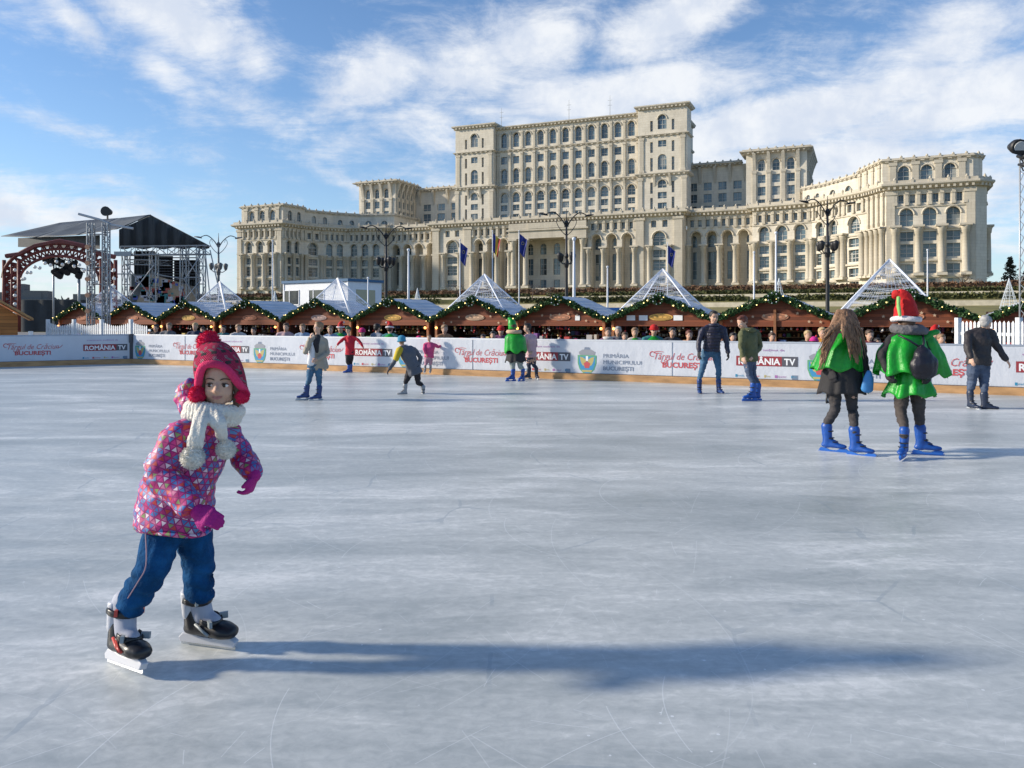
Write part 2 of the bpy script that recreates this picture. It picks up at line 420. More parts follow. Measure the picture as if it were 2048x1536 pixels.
def opening(w, z0, z1, arch):
    """outline points (x,z) counterclockwise from bottom left, centred on x=0"""
    h = w/2; pts = [(-h,z0),(h,z0)]
    if arch:
        zs = z1-h
        pts += [(h*math.cos(a), zs+h*math.sin(a)) for a in (math.pi*k/8 for k in range(9))]
    else: pts += [(h,z1),(-h,z1)]
    return pts
def cell(bm, xc, cw, z0, z1, w, oz0, oz1, arch, rec, tr):
    """wall cell cw wide with an opening; tr maps (x, depth, z)"""
    op = opening(w, oz0, oz1, arch); H = cw/2; out = []
    zs = oz1-w/2
    for (x, z) in op:
        if not arch or z <= zs+1e-6: 
            out.append((math.copysign(H, x), z0 if z == oz0 else (z1 if not arch else z)))
        else:
            k = (x/(w/2))
            a = math.atan2(z-zs, x); c, s_ = math.cos(a), math.sin(a)
            dxm = H/abs(c) if abs(c) > 1e-6 else 1e9; dzm = (z1-zs)/s_ if s_ > 1e-6 else 1e9
            d = min(dxm, dzm); out.append((d*c, zs+d*s_))
    vi = [bm.verts.new(tr(xc+x, 0, z)) for x, z in op]; vo = [bm.verts.new(tr(xc+x, 0, z)) for x, z in out]; vb = [bm.verts.new(tr(xc+x, rec, z)) for x, z in op]
    n = len(op)
    for i in range(n):
        j = (i+1)%n
        bm.faces.new((vo[i], vo[j], vi[j], vi[i])); bm.faces.new((vi[i], vi[j], vb[j], vb[i]))
    # corner triangles above an arch
    if arch:
        for sgn in (-1, 1):
            cs = [i for i in range(n) if abs(out[i][1]-z1) < 1e-4]; hs = [i for i in range(2, n) if abs(out[i][0]-sgn*H) < 1e-4]
            if cs and hs:
                a = (min if sgn < 0 else max)(cs, key=lambda i: out[i][0]); b = max(hs, key=lambda i: out[i][1])
                if a != b:
                    f = [vo[a], vo[b], bm.verts.new(tr(xc+sgn*H, 0, z1))]
                    bm.faces.new(f)
def window_mesh(w, h, arch):
    k = (round(w,1), round(h,1), arch)
    if k in WMESH: return WMESH[k]
    bm = bmesh.new(); w, h = k[0], k[1]
    f = bm.faces.new([bm.verts.new((x,0,z)) for x, z in opening(w, 0, h, arch)]); f.material_index = 0
    t = max(.10, w*.05)
    box(bm, -t/2, t/2, -.14, -.02, 0, h-.02, 1)
    for zz_ in ([h-w/2] if arch else []) + [h*.33] + ([h*.66] if h > 3.5 else []): box(bm, -w/2, w/2, -.12, -.02, zz_-t/2, zz_+t/2, 1)
    for sg in (-1, 1): box(bm, sg*w/2-t/2, sg*w/2+t/2, -.1, -.01, 0, h-(w/2 if arch else 0), 1)
    me = bpy.data.meshes.new('window'); bm.to_mesh(me); bm.free(); me.materials.append(glass); me.materials.append(frame_m)
    WMESH[k] = me; return me
def seg_tr(A, B, off=0):
    A, B = Vector((*A, 0)), Vector((*B, 0)); d = (B-A).normalized(); nrm = Vector((-d.y, d.x, 0))   # inward (away from viewer)
    return (lambda x, dep, z: A + d*x + nrm*(dep+off) + Vector((0,0,z))), (B-A).length, math.atan2(d.y, d.x)
def facade(A, B, bands, name='wall', glaz=True):
    """bands: (z0, z1, n, margin, [ (oz0, oz1, width fraction, arch, recess), ... ])"""
    tr, L, ang = seg_tr(A, B); bm = bmesh.new()
    for (z0, z1, n, mg, ops) in bands:
        if n == 0:
            bm.faces.new([bm.verts.new(tr(*p)) for p in ((0,0,z0),(L,0,z0),(L,0,z1),(0,0,z1))]); continue
        m = mg*L; cw = (L-2*m)/n
        if m > .01:
            for a, b in ((0, m), (L-m, L)): bm.faces.new([bm.verts.new(tr(*p)) for p in ((a,0,z0),(b,0,z0),(b,0,z1),(a,0,z1))])
        zb = [z0]+[(ops[i][1]+ops[i+1][0])/2 for i in range(len(ops)-1)]+[z1]
        for i, (a, b, wf, arch, rec) in enumerate(ops):
            for k in range(n):
                xc = m+cw*(k+.5); w = cw*wf
                if arch: w = min(w, (b-a)*1.3)
                cell(bm, xc, cw, zb[i], zb[i+1], w, a, b, arch, rec, tr)
                if glaz:
                    p = tr(xc, rec-.01, a); WIN.append((w*(b-a), (w, b-a, arch), p, ang))
    return link(name, bm, cream, palace)
def sweep(name, path, prof, m, closed=False):
    """sweep a (outward, z) profile along an (s,t) path with mitres; outward is towards the viewer side"""
    pts = [Vector((*p, 0)) for p in path]; bm = bmesh.new(); rings = []
    for i, p in enumerate(pts):
        d0 = (pts[i]-pts[i-1]).normalized() if i else None; d1 = (pts[i+1]-pts[i]).normalized() if i < len(pts)-1 else None
        d0 = d0 or d1; d1 = d1 or d0
        n0 = Vector((d0.y, -d0.x, 0)); n1 = Vector((d1.y, -d1.x, 0)); nn_ = (n0+n1)
        nn_ = nn_.normalized() if nn_.length > .1 else n0; k = 1/max(.35, nn_.dot(n0))
        rings.append([bm.verts.new(p + nn_*o*k + Vector((0,0,z))) for o, z in prof])
    for a, b in zip(rings, rings[1:]):
        for k in range(len(prof)-1): bm.faces.new((a[k], b[k], b[k+1], a[k+1]))
    for r in (rings[0], rings[-1]): bm.faces.new(r)
    return bm
def walkpath(path, step, start=.5):
    """positions along a path every ~step metres: (point, angle)"""
    out = []
    for a, b in zip(path, path[1:]):
        A, B = Vector((*a,0)), Vector((*b,0)); L = (B-A).length
        if L < step*.6: continue
        n = max(1, round(L/step))
        for i in range(n): out.append((A+(B-A)*((i+.5)/n), math.atan2(B.y-A.y, B.x-A.x)))
    return out
def cornice(path, z, h, proj, step=1.5, drop=.0, name='cornice'):
    bm = sweep(name, path, [(0,z),(proj*.35,z),(proj*.45,z+h*.25),(proj*.8,z+h*.4),(proj,z+h*.62),(proj,z+h*.9),(proj*.85,z+h),(-1.5,z+h)], trim)
    for p, a in walkpath(path, step):
        M = Matrix.Translation(p+Vector((math.sin(a),-math.cos(a),0))*proj*.45+Vector((0,0,z+h*.18))) @ Matrix.Rotation(a, 4, 'Z')
        xbox(bm, M, step*.42, proj*.7, h*.42)
    return link(name, bm, trim, palace)
def balustrade(path, z, h, off=.6, step=2.6, finial=1.0):
    """parapet with small posts and urns"""
    bm = sweep('parapet', path, [(off-.35,z),(off,z),(off,z+h),(off-.35,z+h)], trim)
    for p, a in walkpath(path, step):
        q = p+Vector((math.sin(a),-math.cos(a),0))*(off-.1)
        xbox(bm, Matrix.Translation(q+Vector((0,0,z+h*.55))) @ Matrix.Rotation(a,4,'Z'), .7, .7, h*1.25)
        if finial: tube(bm, [q+Vector((0,0,z+h+k*finial)) for k in (0,.25,.5,.8,1)], [.18,.42,.34,.2,.05], 6)
    return link('parapet', bm, trim, palace)
def column_mesh(h, r):
    bm = bmesh.new()
    box(bm, -r*1.35, r*1.35, -r*1.35, r*1.35, 0, r*.8)
    tube(bm, [(0,0,r*.8),(0,0,r*1.2),(0,0,r*1.5),(0,0,h*.5),(0,0,h-r*2.6),(0,0,h-r*2.4),(0,0,h-r*1.2),(0,0,h-r*.6)], [r*1.25,r*1.2,r,r*.97,r*.86,r*1.05,r*1.2,r*1.5], 12)
    box(bm, -r*1.6, r*1.6, -r*1.6, r*1.6, h-r*.6, h)
    me = bpy.data.meshes.new('column'); bm.to_mesh(me); bm.free(); me.materials.append(trim); return me
COLM = {}
NCOL = [0]; COLS = []
def columns(A, B, n, mg, z0, z1, r, off=-.7, ends=True):
    tr, L, ang = seg_tr(A, B); m = mg*L; cw = (L-2*m)/n
    key = (round(z1-z0,1), r)
    if key not in COLM: COLM[key] = column_mesh(z1-z0, r)
    for k in range(n+1):
        if not ends and k in (0, n): continue
        COLS.append((COLM[key], tr(m+cw*k, off, z0), ang))
def brackets(A, B, n, mg, z0, z1, proj, w=.5):
    """fan consoles under an overhanging cornice"""
    tr, L, ang = seg_tr(A, B); m = mg*L; cw = (L-2*m)/n; bm = bmesh.new()
    for k in range(n+1):
        prof = [(0,z0),(-proj*.22,z0+(z1-z0)*.25),(-proj*.5,z0+(z1-z0)*.6),(-proj,z1),(0,z1)]
        for kk, wk in ((0,1),):
            l = [bm.verts.new(tr(m+cw*k-w, y, z)) for y, z in prof]; r_ = [bm.verts.new(tr(m+cw*k+w, y, z)) for y, z in prof]
            bm.faces.new(l); bm.faces.new(r_[::-1])
            for i in range(5): bm.faces.new((l[i], r_[i], r_[(i+1)%5], l[(i+1)%5]))
    return bm
def consoles(A, B, n, mg, z0, z1, proj, w=.5):
    tr, L, ang = seg_tr(A, B); m = mg*L; cw = (L-2*m)/n
    for k in range(n+1):
        a = tr(m+cw*k-.01, 0, 0); b = tr(m+cw*k+.01, 0, 0)
        bm = brackets((a.x,a.y), (b.x,b.y), 1, 0, z0, z1, proj, w) if False else one_bracket(tr, m+cw*k, z0, z1, proj, w)
        link('console', bm, trim, palace)
def one_bracket(tr, x, z0, z1, proj, w):
    bm = bmesh.new(); prof = [(0,z0),(-proj*.22,z0+(z1-z0)*.25),(-proj*.5,z0+(z1-z0)*.6),(-proj,z1),(0,z1)]
    l = [bm.verts.new(tr(x-w, y, z)) for y, z in prof]; r_ = [bm.verts.new(tr(x+w, y, z)) for y, z in prof]
    bm.faces.new(l); bm.faces.new(r_[::-1])
    for i in range(5): bm.faces.new((l[i], r_[i], r_[(i+1)%5], l[(i+1)%5]))
    return bm
def pilasters(bm, A, B, n, mg, z0, z1, w, proj, ends=True):
    tr, L, ang = seg_tr(A, B); m = mg*L; cw = (L-2*m)/n
    for k in range(n+1):
        if not ends and k in (0, n): continue
        for (ww, pp, a, b) in ((w, proj, z0, z1-1.0), (w*1.35, proj*1.35, z1-1.0, z1-.05), (w*1.3, proj*1.3, z0-.02, z0+.8)):
            M = Matrix.Translation(tr(m+cw*k, -pp/2+.05, (a+b)/2)) @ Matrix.Rotation(ang,4,'Z'); xbox(bm, M, ww, pp+.1, b-a)
def archivolts(bm, A, B, n, mg, w_f, z1, rr=.3, wmax=None):
    tr, L, ang = seg_tr(A, B); m = mg*L; cw = (L-2*m)/n; w = cw*w_f
    if wmax: w = min(w, wmax)
    for k in range(n):
        xc = m+cw*(k+.5); zs = z1-w/2; R_ = w/2+rr*.7
        tube(bm, [tr(xc+R_*math.cos(a), -rr*.3, zs+R_*math.sin(a)) for a in (math.pi*i/8 for i in range(9))], rr, 4)
# levels shared by the lower body
G0, GT = 7.5, 38.0
def low_bands(n, mg, kind='closed'):
    small = (33.2, 37.2, n*2, mg, [(33.9,36.4,.46,False,1.0)])
    if kind == 'closed':
        return [(G0, 26.3, n, mg, [(9.2,12,.5,False,.7),(13.5,16.2,.56,False,.7),(18.2,22,.58,False,.8),(22.9,25.6,.58,False,.8)]), (26.3, 33.2, n, mg, [(27.2,32.4,.60,True,1.2)]), small, (37.2, GT, 0, 0, [])]
    return [(G0, 33.2, n, mg, [(8.6,32.2,.66,True,4.0)]), small, (37.2, GT, 0, 0, [])]
tL = 30.0
pav_l = [(0,40),(0,0),(23.2,0),(25,11)]
curve_l = [(25,11),(28.5,19.5),(35.1,27)]
mid_l = [(35.1,27),(51.5,31)]
sA = s_at(776,35); sB = s_at(864,35)
c0 = s_at(866,tL); c1 = s_at(1366,tL)
sC = s_at(1374,35); sD = s_at(1503,35)
mid_r = [(s_at(1505,31),31),(222.8,27)]
curve_r = [(222.8,27),(232,17.5),(239.6,9)]
pav_r = [(239.6,9),(244.5,0),(267.5,0),(270.6,3.2),(270.6,45)]
front = [(0,40),(0,0),(23.2,0),(25,11),(28.5,19.5),(35.1,27),(51.5,31),(51.6,35),(c0-.3,35),(c0,tL),(c1,tL),(c1+.3,35),(mid_r[0][0]-.2,35),mid_r[0],(222.8,27),(232,17.5),(239.6,9),(244.5,0),(267.5,0),(270.6,3.2),(270.6,45)]
orn = bmesh.new()
def dress(A, B, n, mg, r=.95, balc=True, cols=True, z0=12.8):
    if cols: columns(A, B, n, mg, z0, 27.4, r)
    archivolts(orn, A, B, n, mg, .60, 32.4, .32, 5.2*1.3)
    pilasters(orn, A, B, n*2, mg, 33.3, 37.4, .8, .5)
    tr, L, ang = seg_tr(A, B)
    for z, h, pj in ((12.3,.7,.5),(17.0,.6,.7 if balc else .3),(26.2,.5,.4),(32.7,.45,.35)):
        xbox(orn, Matrix.Translation(tr(L/2, -pj/2+.04, z+h/2)) @ Matrix.Rotation(ang,4,'Z'), L-.15, pj, h)
# left pavilion
facade((0,40),(0,0), low_bands(4,.1)); facade((0,0),(23.2,0), low_bands(3,.13)); dress((0,0),(23.2,0),3,.13)
facade((23.2,0),(25,11), low_bands(2,.12)); dress((23.2,0),(25,11),2,.12,.7)
facade((25,11),(28.5,19.5), low_bands(1,.1)); dress((25,11),(28.5,19.5),1,.1,.8); facade((28.5,19.5),(35.1,27), low_bands(2,.05)); dress((28.5,19.5),(35.1,27),2,.05,.8)
facade(*mid_l, low_bands(3,.06)); dress(*mid_l,3,.06)
# arcades
facade((51.6,35),(c0-.3,35), low_bands(4,.03,'open')); columns((51.6,35),(c0-.3,35),4,.03,12.5,27.4,.95)
facade((sC,35),(mid_r[0][0]-.2,35), low_bands(4,.02,'open')); columns((sC,35),(mid_r[0][0]-.2,35),4,.02,12.5,27.4,.95)
for A, B in (((51.6,35),(c0-.3,35)), ((sC,35),(mid_r[0][0]-.2,35))): archivolts(orn, A, B, 4, .025, .66, 32.2, .35); pilasters(orn, A, B, 8, .03, 33.3, 37.4, .8, .5)
facade((c0-.3,35),(c0,tL), [(G0,GT,0,0,[])]); facade((c1,tL),(c1+.3,35), [(G0,GT,0,0,[])]); facade((51.5,31),(51.6,35),[(G0,GT,0,0,[])]); facade((mid_r[0][0]-.2,35), mid_r[0],[(G0,GT,0,0,[])])
# central front: pier bay pier | three arches | portico | three arches | pier bay pier
q1 = s_at(944,tL); q2 = s_at(1022,tL); q3 = s_at(1176,tL); q4 = s_at(1272,tL)
facade((c0,tL),(q1,tL), low_bands(1,.26)); facade((q1,tL),(q2,tL), low_bands(3,.02,'open')); facade((q3,tL),(q4,tL), low_bands(3,.02,'open')); facade((q4,tL),(c1,tL), low_bands(1,.26))
columns((q1,tL),(q2,tL),3,.02,12.5,27.4,.95); columns((q3,tL),(q4,tL),3,.02,12.5,27.4,.95)
columns((c0,tL),(q1,tL),1,.30,12.5,27.4,.9); columns((q4,tL),(c1,tL),1,.30,12.5,27.4,.9)
for A, B in (((q1,tL),(q2,tL)), ((q3,tL),(q4,tL))): archivolts(orn, A, B, 3, .02, .66, 32.2, .35); pilasters(orn, A, B, 6, .02, 33.3, 37.4, .8, .5)
for A, B in (((c0,tL),(q1,tL)), ((q4,tL),(c1,tL))):
    pilasters(orn, A, B, 1, .09, 8, 37.6, 3.0, .8); archivolts(orn, A, B, 1, .26, .6, 32.4, .35)
# portico: deep shadowed porch behind two pairs of columns
facade((q2,tL+9),(q3,tL+9), [(G0,GT-6,5,.05,[(9.2,16,.45,False,.5),(18,24.5,.5,False,.5),(26.2,30.6,.46,True,.6)])])
bm = bmesh.new()
box(bm, q2, q2+.6, tL+.2, tL+9, G0, 32); box(bm, q3-.6, q3, tL+.2, tL+9, G0, 32)
box(bm, q2, q3, tL-2.2, tL+9, 31.6, 37.6); box(bm, q2-.8, q3+.8, tL-2.8, tL-1.2, 34.6, 35.2); box(bm, q2+8.5, q3-8.5, tL-2.9, tL-2.15, 35.3, 37.5)
box(bm, q2, q3, tL-1, tL+9, G0, 12.4)
link('portico', bm, trim, palace)
for s in (q2+1.6, q2+6.8, q3-6.8, q3-1.6): COLS.append((COLM.setdefault((19.2,1.15), column_mesh(19.2,1.15)), Vector((s, tL-1.0, 12.4)), 0))
# right side
facade(*mid_r, low_bands(3,.05)); dress(*mid_r,3,.05)
facade((222.8,27),(232,17.5), low_bands(2,.05)); dress((222.8,27),(232,17.5),2,.05); facade((232,17.5),(239.6,9), low_bands(1,.14)); dress((232,17.5),(239.6,9),1,.14)
facade((239.6,9),(244.5,0), [(G0,GT,0,0,[])]); columns((239.6,9),(244.5,0),3,.1,12.8,27.4,.8); pilasters(orn,(239.6,9),(244.5,0),3,.1,28,37.5,.9,.6)
facade((244.5,0),(267.5,0), low_bands(3,.11)); dress((244.5,0),(267.5,0),3,.11,1.0)
facade((267.5,0),(270.6,3.2), [(G0,GT,0,0,[])]); facade((270.6,3.2),(270.6,45), low_bands(4,.1)); dress((270.6,3.2),(270.6,45),4,.1)
for A, B in (((0,0),(23.2,0)),((244.5,0),(267.5,0))): pilasters(orn, A, B, 1, .055, 8, 37.4, 2.2, .55)
cornice(front, GT, 1.7, 2.0)
balustrade(front, GT+1.7, .8, 1.2, 4.2, .9)
# attics over the pavilions and quadrants
att = [(1,40),(1,1.2),(22.6,1.2),(23.8,14)]; att2 = [(23.8,14),(29,26),(36,35),(51,40),(52,60)]
at3 = [(218,60),(219,38),(226,32),(237,17)]; at4 = [(237,17),(243.6,1.2),(267,1.2),(269.6,4),(269.6,45)]
facade((1,1.2),(22.6,1.2), [(GT,46.3,3,.13,[(40.5,44.9,.52,True,.6)])]); facade((22.6,1.2),(23.8,14), [(GT,46.3,2,.1,[(40.5,44.9,.45,True,.6)])]); facade((1,40),(1,1.2),[(GT,46.3,0,0,[])])
facade((23.8,14),(29,26), [(GT,45.4,2,.1,[(40.5,44.0,.4,True,.6)])])
for a, b in zip(att2[1:], att2[2:]): facade(a, b, [(GT,45.4,2,.05,[(40.2,43.4,.4,True,.6)])])
for a, b in zip(at3, at3[1:]): facade(a, b, [(GT,45.4,2,.05,[(40.2,43.4,.4,True,.6)])])
facade((237,17),(243.6,1.2), [(GT,46.3,0,0,[])]); pilasters(orn,(237,17),(243.6,1.2),3,.1,39.8,46,1.6,.4)
facade((243.6,1.2),(267,1.2), [(GT,46.3,3,.11,[(40.5,45,.5,True,.6)])]); facade((267,1.2),(269.6,4),[(GT,46.3,0,0,[])]); facade((269.6,4),(269.6,45),[(GT,46.3,0,0,[])])
for A, B in (((1,1.2),(22.6,1.2)),((243.6,1.2),(267,1.2))): pilasters(orn, A, B, 3, .12, 39.8, 46.2, 1.7, .45); archivolts(orn, A, B, 3, .12, .5, 44.95, .25)
for pth, z in ((att,46.3),(att2,45.4),(at3,45.4),(at4,46.3)):
    cornice(pth, z, .7, .8, 2.4); balustrade(pth, z+.7, .45, .3, 3.4, .7)
T0 = s_at(911,38); T1 = s_at(987,38); T2 = s_at(1276,38); T3 = s_at(1374,38)
# shoulder blocks, links and central tower
SB = [(40.2,44.0,.5,False,.5),(45.4,48.6,.55,False,.5),(50,53,.55,False,.5),(54.4,58.6,.5,True,.7)]
def block(A, B, n, mg, z1, ops=SB, col=True):
    facade(A, B, [(GT, z1, n, mg, [o for o in ops if o[1] < z1-.4])])
l0, l1, r0, r1 = 29.3, 48.5, 199.0, 220.0
block((l0,75),(l0,45),3,.1,60.8); block((l0,45),(l1,45),3,.12,60.8); block((l1,45),(l1,62),4,.08,60.8); block((l1,62),(83,62),4,.08,59)
block((T3-5.2,54),(r0,54),4,.06,59); block((r0,54),(r0,45),3,.1,60.8); block((r0,45),(r1,45),3,.14,60.8); block((r1,45),(r1,75),4,.1,60.8)
for A, B, n, mg in (((l0,45),(l1,45),3,.12),((l1,45),(l1,62),4,.08),((r0,45),(r1,45),3,.14),((r1,45),(r1,75),4,.1)):
    pilasters(orn, A, B, n, mg, 39.8, 54.5, 1.3, .55); archivolts(orn, A, B, n, mg, .5, 58.6, .25)
    consoles(A, B, n, mg, 54.5, 60.8, 2.0, .55)
for A, B, n, mg in (((l1,62),(83,62),4,.08),((T3-5.2,54),(r0,54),4,.06)):
    consoles(A, B, n, mg, 52.5, 59, 1.8, .5)
for pth, z in (([(l0,75),(l0,45),(l1,45),(l1,64)],60.8),([(r0,55),(r0,45),(r1,45),(r1,75)],60.8),([(l1+2.4,62),(83,62)],59),([(T3-5.2,54),(r0-2.4,54)],59)):
    cornice(pth, z, 1.1, 2.2, 1.8); balustrade(pth, z+1.1, .5, 1.2, 3, .6)
# tower
T0 = s_at(911,38); T1 = s_at(987,38); T2 = s_at(1276,38); T3 = s_at(1374,38)
MB = [(40.6,43.4,.52,False,.6),(44.8,47.2,.55,False,.6),(48.2,52.2,.6,True,.9),(56.2,62.0,.5,True,.7),(64,67,.52,False,.6),(70.8,76.6,.5,True,.8)]
TB = [(40.6,44,.30,False,.5),(45.6,48,.3,False,.5),(49.6,52.6,.34,True,.6),(56.4,62.2,.28,True,.6),(65,67.4,.26,False,.5),(71.6,77,.3,True,.6)]
facade((T0,75),(T0,38), [(GT,79.4,4,.1,MB)]); facade((T3,38),(T3,46), [(GT,79.4,0,0,[])]); facade((T3-.2,46),(T3-5,46),[(GT,79.4,0,0,[])]); facade((T3-5,46),(T3-5,75),[(GT,79.4,4,.1,MB)])
for A, B in (((T0,38),(T1,38)),((T2,38),(T3,38))):
    L = B[0]-A[0]; k = .30
    # narrow slots beside a central bay
    a, b = A[0]+L*.22, A[0]+L*.78
    a2, b2 = A[0]+L*.34, A[0]+L*.66
    facade(A, (a,38), [(GT,79.4,0,0,[])]); facade((b,38), B, [(GT,79.4,0,0,[])])
    NB_ = [(41,46,.5,False,.7),(47.6,51.8,.5,False,.7),(56,61,.5,False,.7),(63,67,.5,False,.7),(71,75,.5,False,.7)]
    facade((a,38),(a2,38), [(GT,79.4,1,.05,NB_)]); facade((b2,38),(b,38), [(GT,79.4,1,.05,NB_)])
    facade((a2,38),(b2,38), [(GT,79.4,1,.04,[(p,q,min(.62,w*2.2),ar,rc) for p,q,w,ar,rc in TB])])
    pilasters(orn, (A[0]+L*.05,38), (B[0]-L*.05,38), 1, 0, 39.8, 53.6, L*.09, .35); pilasters(orn, (A[0]+L*.08,38), (B[0]-L*.08,38), 1, 0, 55.6, 68.8, L*.08, .3)
    archivolts(orn, (a2,38),(b2,38),1,.04,.62,77,.25); archivolts(orn, (a2,38),(b2,38),1,.04,.62,52.6,.25)
    consoles((a2,38),(b2,38),1,0,50,54.2,1.3,.4)
facade((T1,41),(T2,41), [(GT,78.2,11,.012,MB)])
for s_, in ((T1,),(T2,)):
    bm = bmesh.new(); bm.faces.new([bm.verts.new(p) for p in ((s_,38,GT),(s_,41,GT),(s_,41,79.4),(s_,38,79.4))]); link('wall', bm, cream, palace)
pilasters(orn, (T1,41),(T2,41),11,.012,39.8,53.6,.75,.5); pilasters(orn, (T1,41),(T2,41),11,.012,55.4,68.6,.95,.6); pilasters(orn, (T1,41),(T2,41),11,.012,70.0,77.2,.8,.4)
archivolts(orn, (T1,41),(T2,41),11,.012,.5,76.6,.28); archivolts(orn, (T1,41),(T2,41),11,.012,.6,52.2,.28); archivolts(orn, (T1,41),(T2,41),11,.012,.5,62,.2)
consoles((T1,41),(T2,41),11,.012,49.5,54.2,1.3,.4)
tw = [(T0,75),(T0,38),(T1,38),(T1,41),(T2,41),(T2,38),(T3,38),(T3,46),(T3-5,46.1),(T3-5,75)]
cornice(tw, 54.2, 1.1, 1.1, 1.8); cornice(tw, 69.0, .8, .8, 2.2)
cornice([(T1,41),(T2,41)], 78.2, 1.2, 1.4, 1.6); cornice([(T0,75),(T0,38),(T1,38),(T1,48)], 79.4, 1.4, 1.3, 1.6); cornice([(T2,48),(T2,38),(T3,38),(T3,46),(T3-5,46.1),(T3-5,75)], 79.4, 1.4, 1.3, 1.6)
link('ornament', orn, trim, palace)
# roofs close the volumes
bm = bmesh.new()
def flat(pts, z):
    bm.faces.new([bm.verts.new((*p, z)) for p in pts])
flat([(0,41),(0,0),(23.2,0),(25,11),(28.5,19.5),(35.1,27),(51.5,31),(51.6,35),(c0,35),(c0,tL),(c1,tL),(c1,35),(200,35),(222.8,27),(232,17.5),(239.6,9),(244.5,0),(267.5,0),(270.6,3.2),(270.6,80),(0,80)], GT+1.72)
flat([(1,1.2),(22.6,1.2),(23.8,14),(29,26),(29,80),(1,80)],46.2); flat([(29,26),(36,35),(51,40),(52,80),(29,80)],45.3); flat([(218,80),(219,38),(226,32),(237,17),(237,80)],45.3); flat([(237,17),(243.6,1.2),(267,1.2),(269.6,4),(269.6,80),(237,80)],46.2)
flat([(l0,45),(l1,45),(l1,80),(l0,80)],60.9); flat([(r0,45),(r1,45),(r1,80),(r0,80)],60.9); flat([(l1,62),(83,62),(83,80),(l1,80)],59.1); flat([(T3-5.2,54),(r0,54),(r0,80),(T3-5.2,80)],59.1)
flat([(T0,38),(T1,38),(T1,76),(T0,76)],79.6); flat([(T1,41),(T2,41),(T2,76),(T1,76)],78.6); flat([(T2,38),(T3,38),(T3,46),(T3-5,46),(T3-5,76),(T2,76)],79.6)
link('roof', bm, roofm, palace)
# backs of the arcades
for A, B, n in (((50,39.05),(c0+2,39.05),4),((sC-3,39.05),(mid_r[0][0]+3,39.05),4),((q1-2,tL+4.05),(q2+1,tL+4.05),3),((q3-1,tL+4.05),(q4+2,tL+4.05),3)):
    facade(A, B, [(G0,33.5,n,.03,[(9.5,12,.36,False,.4),(15,25,.42,False,.5),(26.8,31.2,.44,True,.5)])])
# windows: glazing already placed in every opening; open arches carry none
WIN = [w for w in WIN if not (w[1][2] and w[1][1] > 15)]
pr = palace.matrix_basis.copy() if False else None
def dist_area(w):
    p = PL(w[2].x, w[2].y, w[2].z); return -w[0]/p.length**2
WIN.sort(key=dist_area)
for a, k, p, ang in WIN[:100]:
    o = link('window', window_mesh(*k), None, palace); o.location = p; o.rotation_euler = (0,0,ang)
bm = bmesh.new()
for a, k, p, ang in WIN[100:]: 
    n0 = len(bm.faces); me = window_mesh(*k); tmp = [pp.material_index for pp in me.polygons]
    add_mesh(bm, me, Matrix.Translation(p) @ Matrix.Rotation(ang,4,'Z')); bm.faces.ensure_lookup_table()
    for i, mi in enumerate(tmp): bm.faces[n0+i].material_index = mi
o = link('windows', bm, [glass, frame_m], palace); o['kind'] = 'stuff'
for me, p, ang in COLS[:100]:
    o = link('column', me, None, palace); o.location = p; o.rotation_euler = (0,0,ang)
for px in (1003, 1138, 1220):
    s = s_at(px, 50); bm = bmesh.new(); tube(bm, [(s,50,78),(s,50,84),(s,50,90)], [.12,.10,.05], 5)
    for z in (86,88): tube(bm, [(s-.9,50,z),(s+.9,50,z)], .05, 4)
    link('antenna', bm, roofm, palace)
# ------------------------------------------------------------------ rink barrier
banner_m = mat('banner_cloth', (.60,.62,.67), .55, var=.07, vscale=1.2, bump=1.0, bscale=3.2, stretch=(1,1,.6))
board_m = mat('kick_board', (.48,.27,.12), .7, var=.35, vscale=1.5, stretch=(1,1,4))
darkgrey = mat('dark_edge', (.06,.06,.07), .6)
P_red = mat('print_red', (.55,.09,.10), .6); P_slate = mat('print_slate', (.20,.24,.32), .6); P_dark = mat('print_dark', (.09,.09,.11), .6)
P_wine = mat('print_wine', (.30,.035,.045), .6); P_white = mat('print_white', (.85,.85,.86), .6); P_blue = mat('print_blue', (.03,.25,.42), .6)
P_gold = mat('print_gold', (.50,.42,.16), .6); P_grey = mat('print_grey', (.30,.31,.34), .6); P_purple = mat('print_purple', (.38,.16,.40), .6); P_cyan = mat('print_cyan', (.05,.28,.50), .6)
P_green = mat('print_green', (.12,.38,.20), .6)
def flip(M): return M @ Matrix.Rotation(R(90), 4, 'X')        # text plane (x right, y up) -> upright, facing -y
TW = {}
def tx(bm, body, x, z, size, mi=0, shear=0, weight=0, width=None, y=-.012):
    k = (body, size, shear, weight)
    if k not in TW: TW[k] = text_mesh(body, size, shear, weight)
    me = TW[k]; wx = max(v.co.x for v in me.vertices) - min(v.co.x for v in me.vertices)
    s = 1 if width is None else width/wx
    add_mesh(bm, me, Matrix.Translation((x, y, z)) @ Matrix.Rotation(R(90),4,'X') @ Matrix.Diagonal((s,1,1,1)), mi)
def plate(bm, x0, x1, z0, z1, mi, y=-.008):
    bm.faces.new([bm.verts.new(p) for p in ((x0,y,z0),(x1,y,z0),(x1,y,z1),(x0,y,z1))]).material_index = mi
def poly(bm, pts, mi, y):
    bm.faces.new([bm.verts.new((x,y,z)) for x, z in pts]).material_index = mi
def ribbon(bm, pts, w, mi, y=-.012):
    n = len(pts)
    for i in range(n-1):
        a, b = Vector(pts[i]), Vector(pts[i+1]); d = (b-a).normalized(); q = Vector((-d.y, d.x))
        wa = w*(.4+.6*math.sin(math.pi*(i+.2)/n)); wb = w*(.4+.6*math.sin(math.pi*(i+1.2)/n))
        poly(bm, [a-q*wa/2, b+d*.004-q*wb/2, b+d*.004+q*wb/2, a+q*wa/2], mi, y)
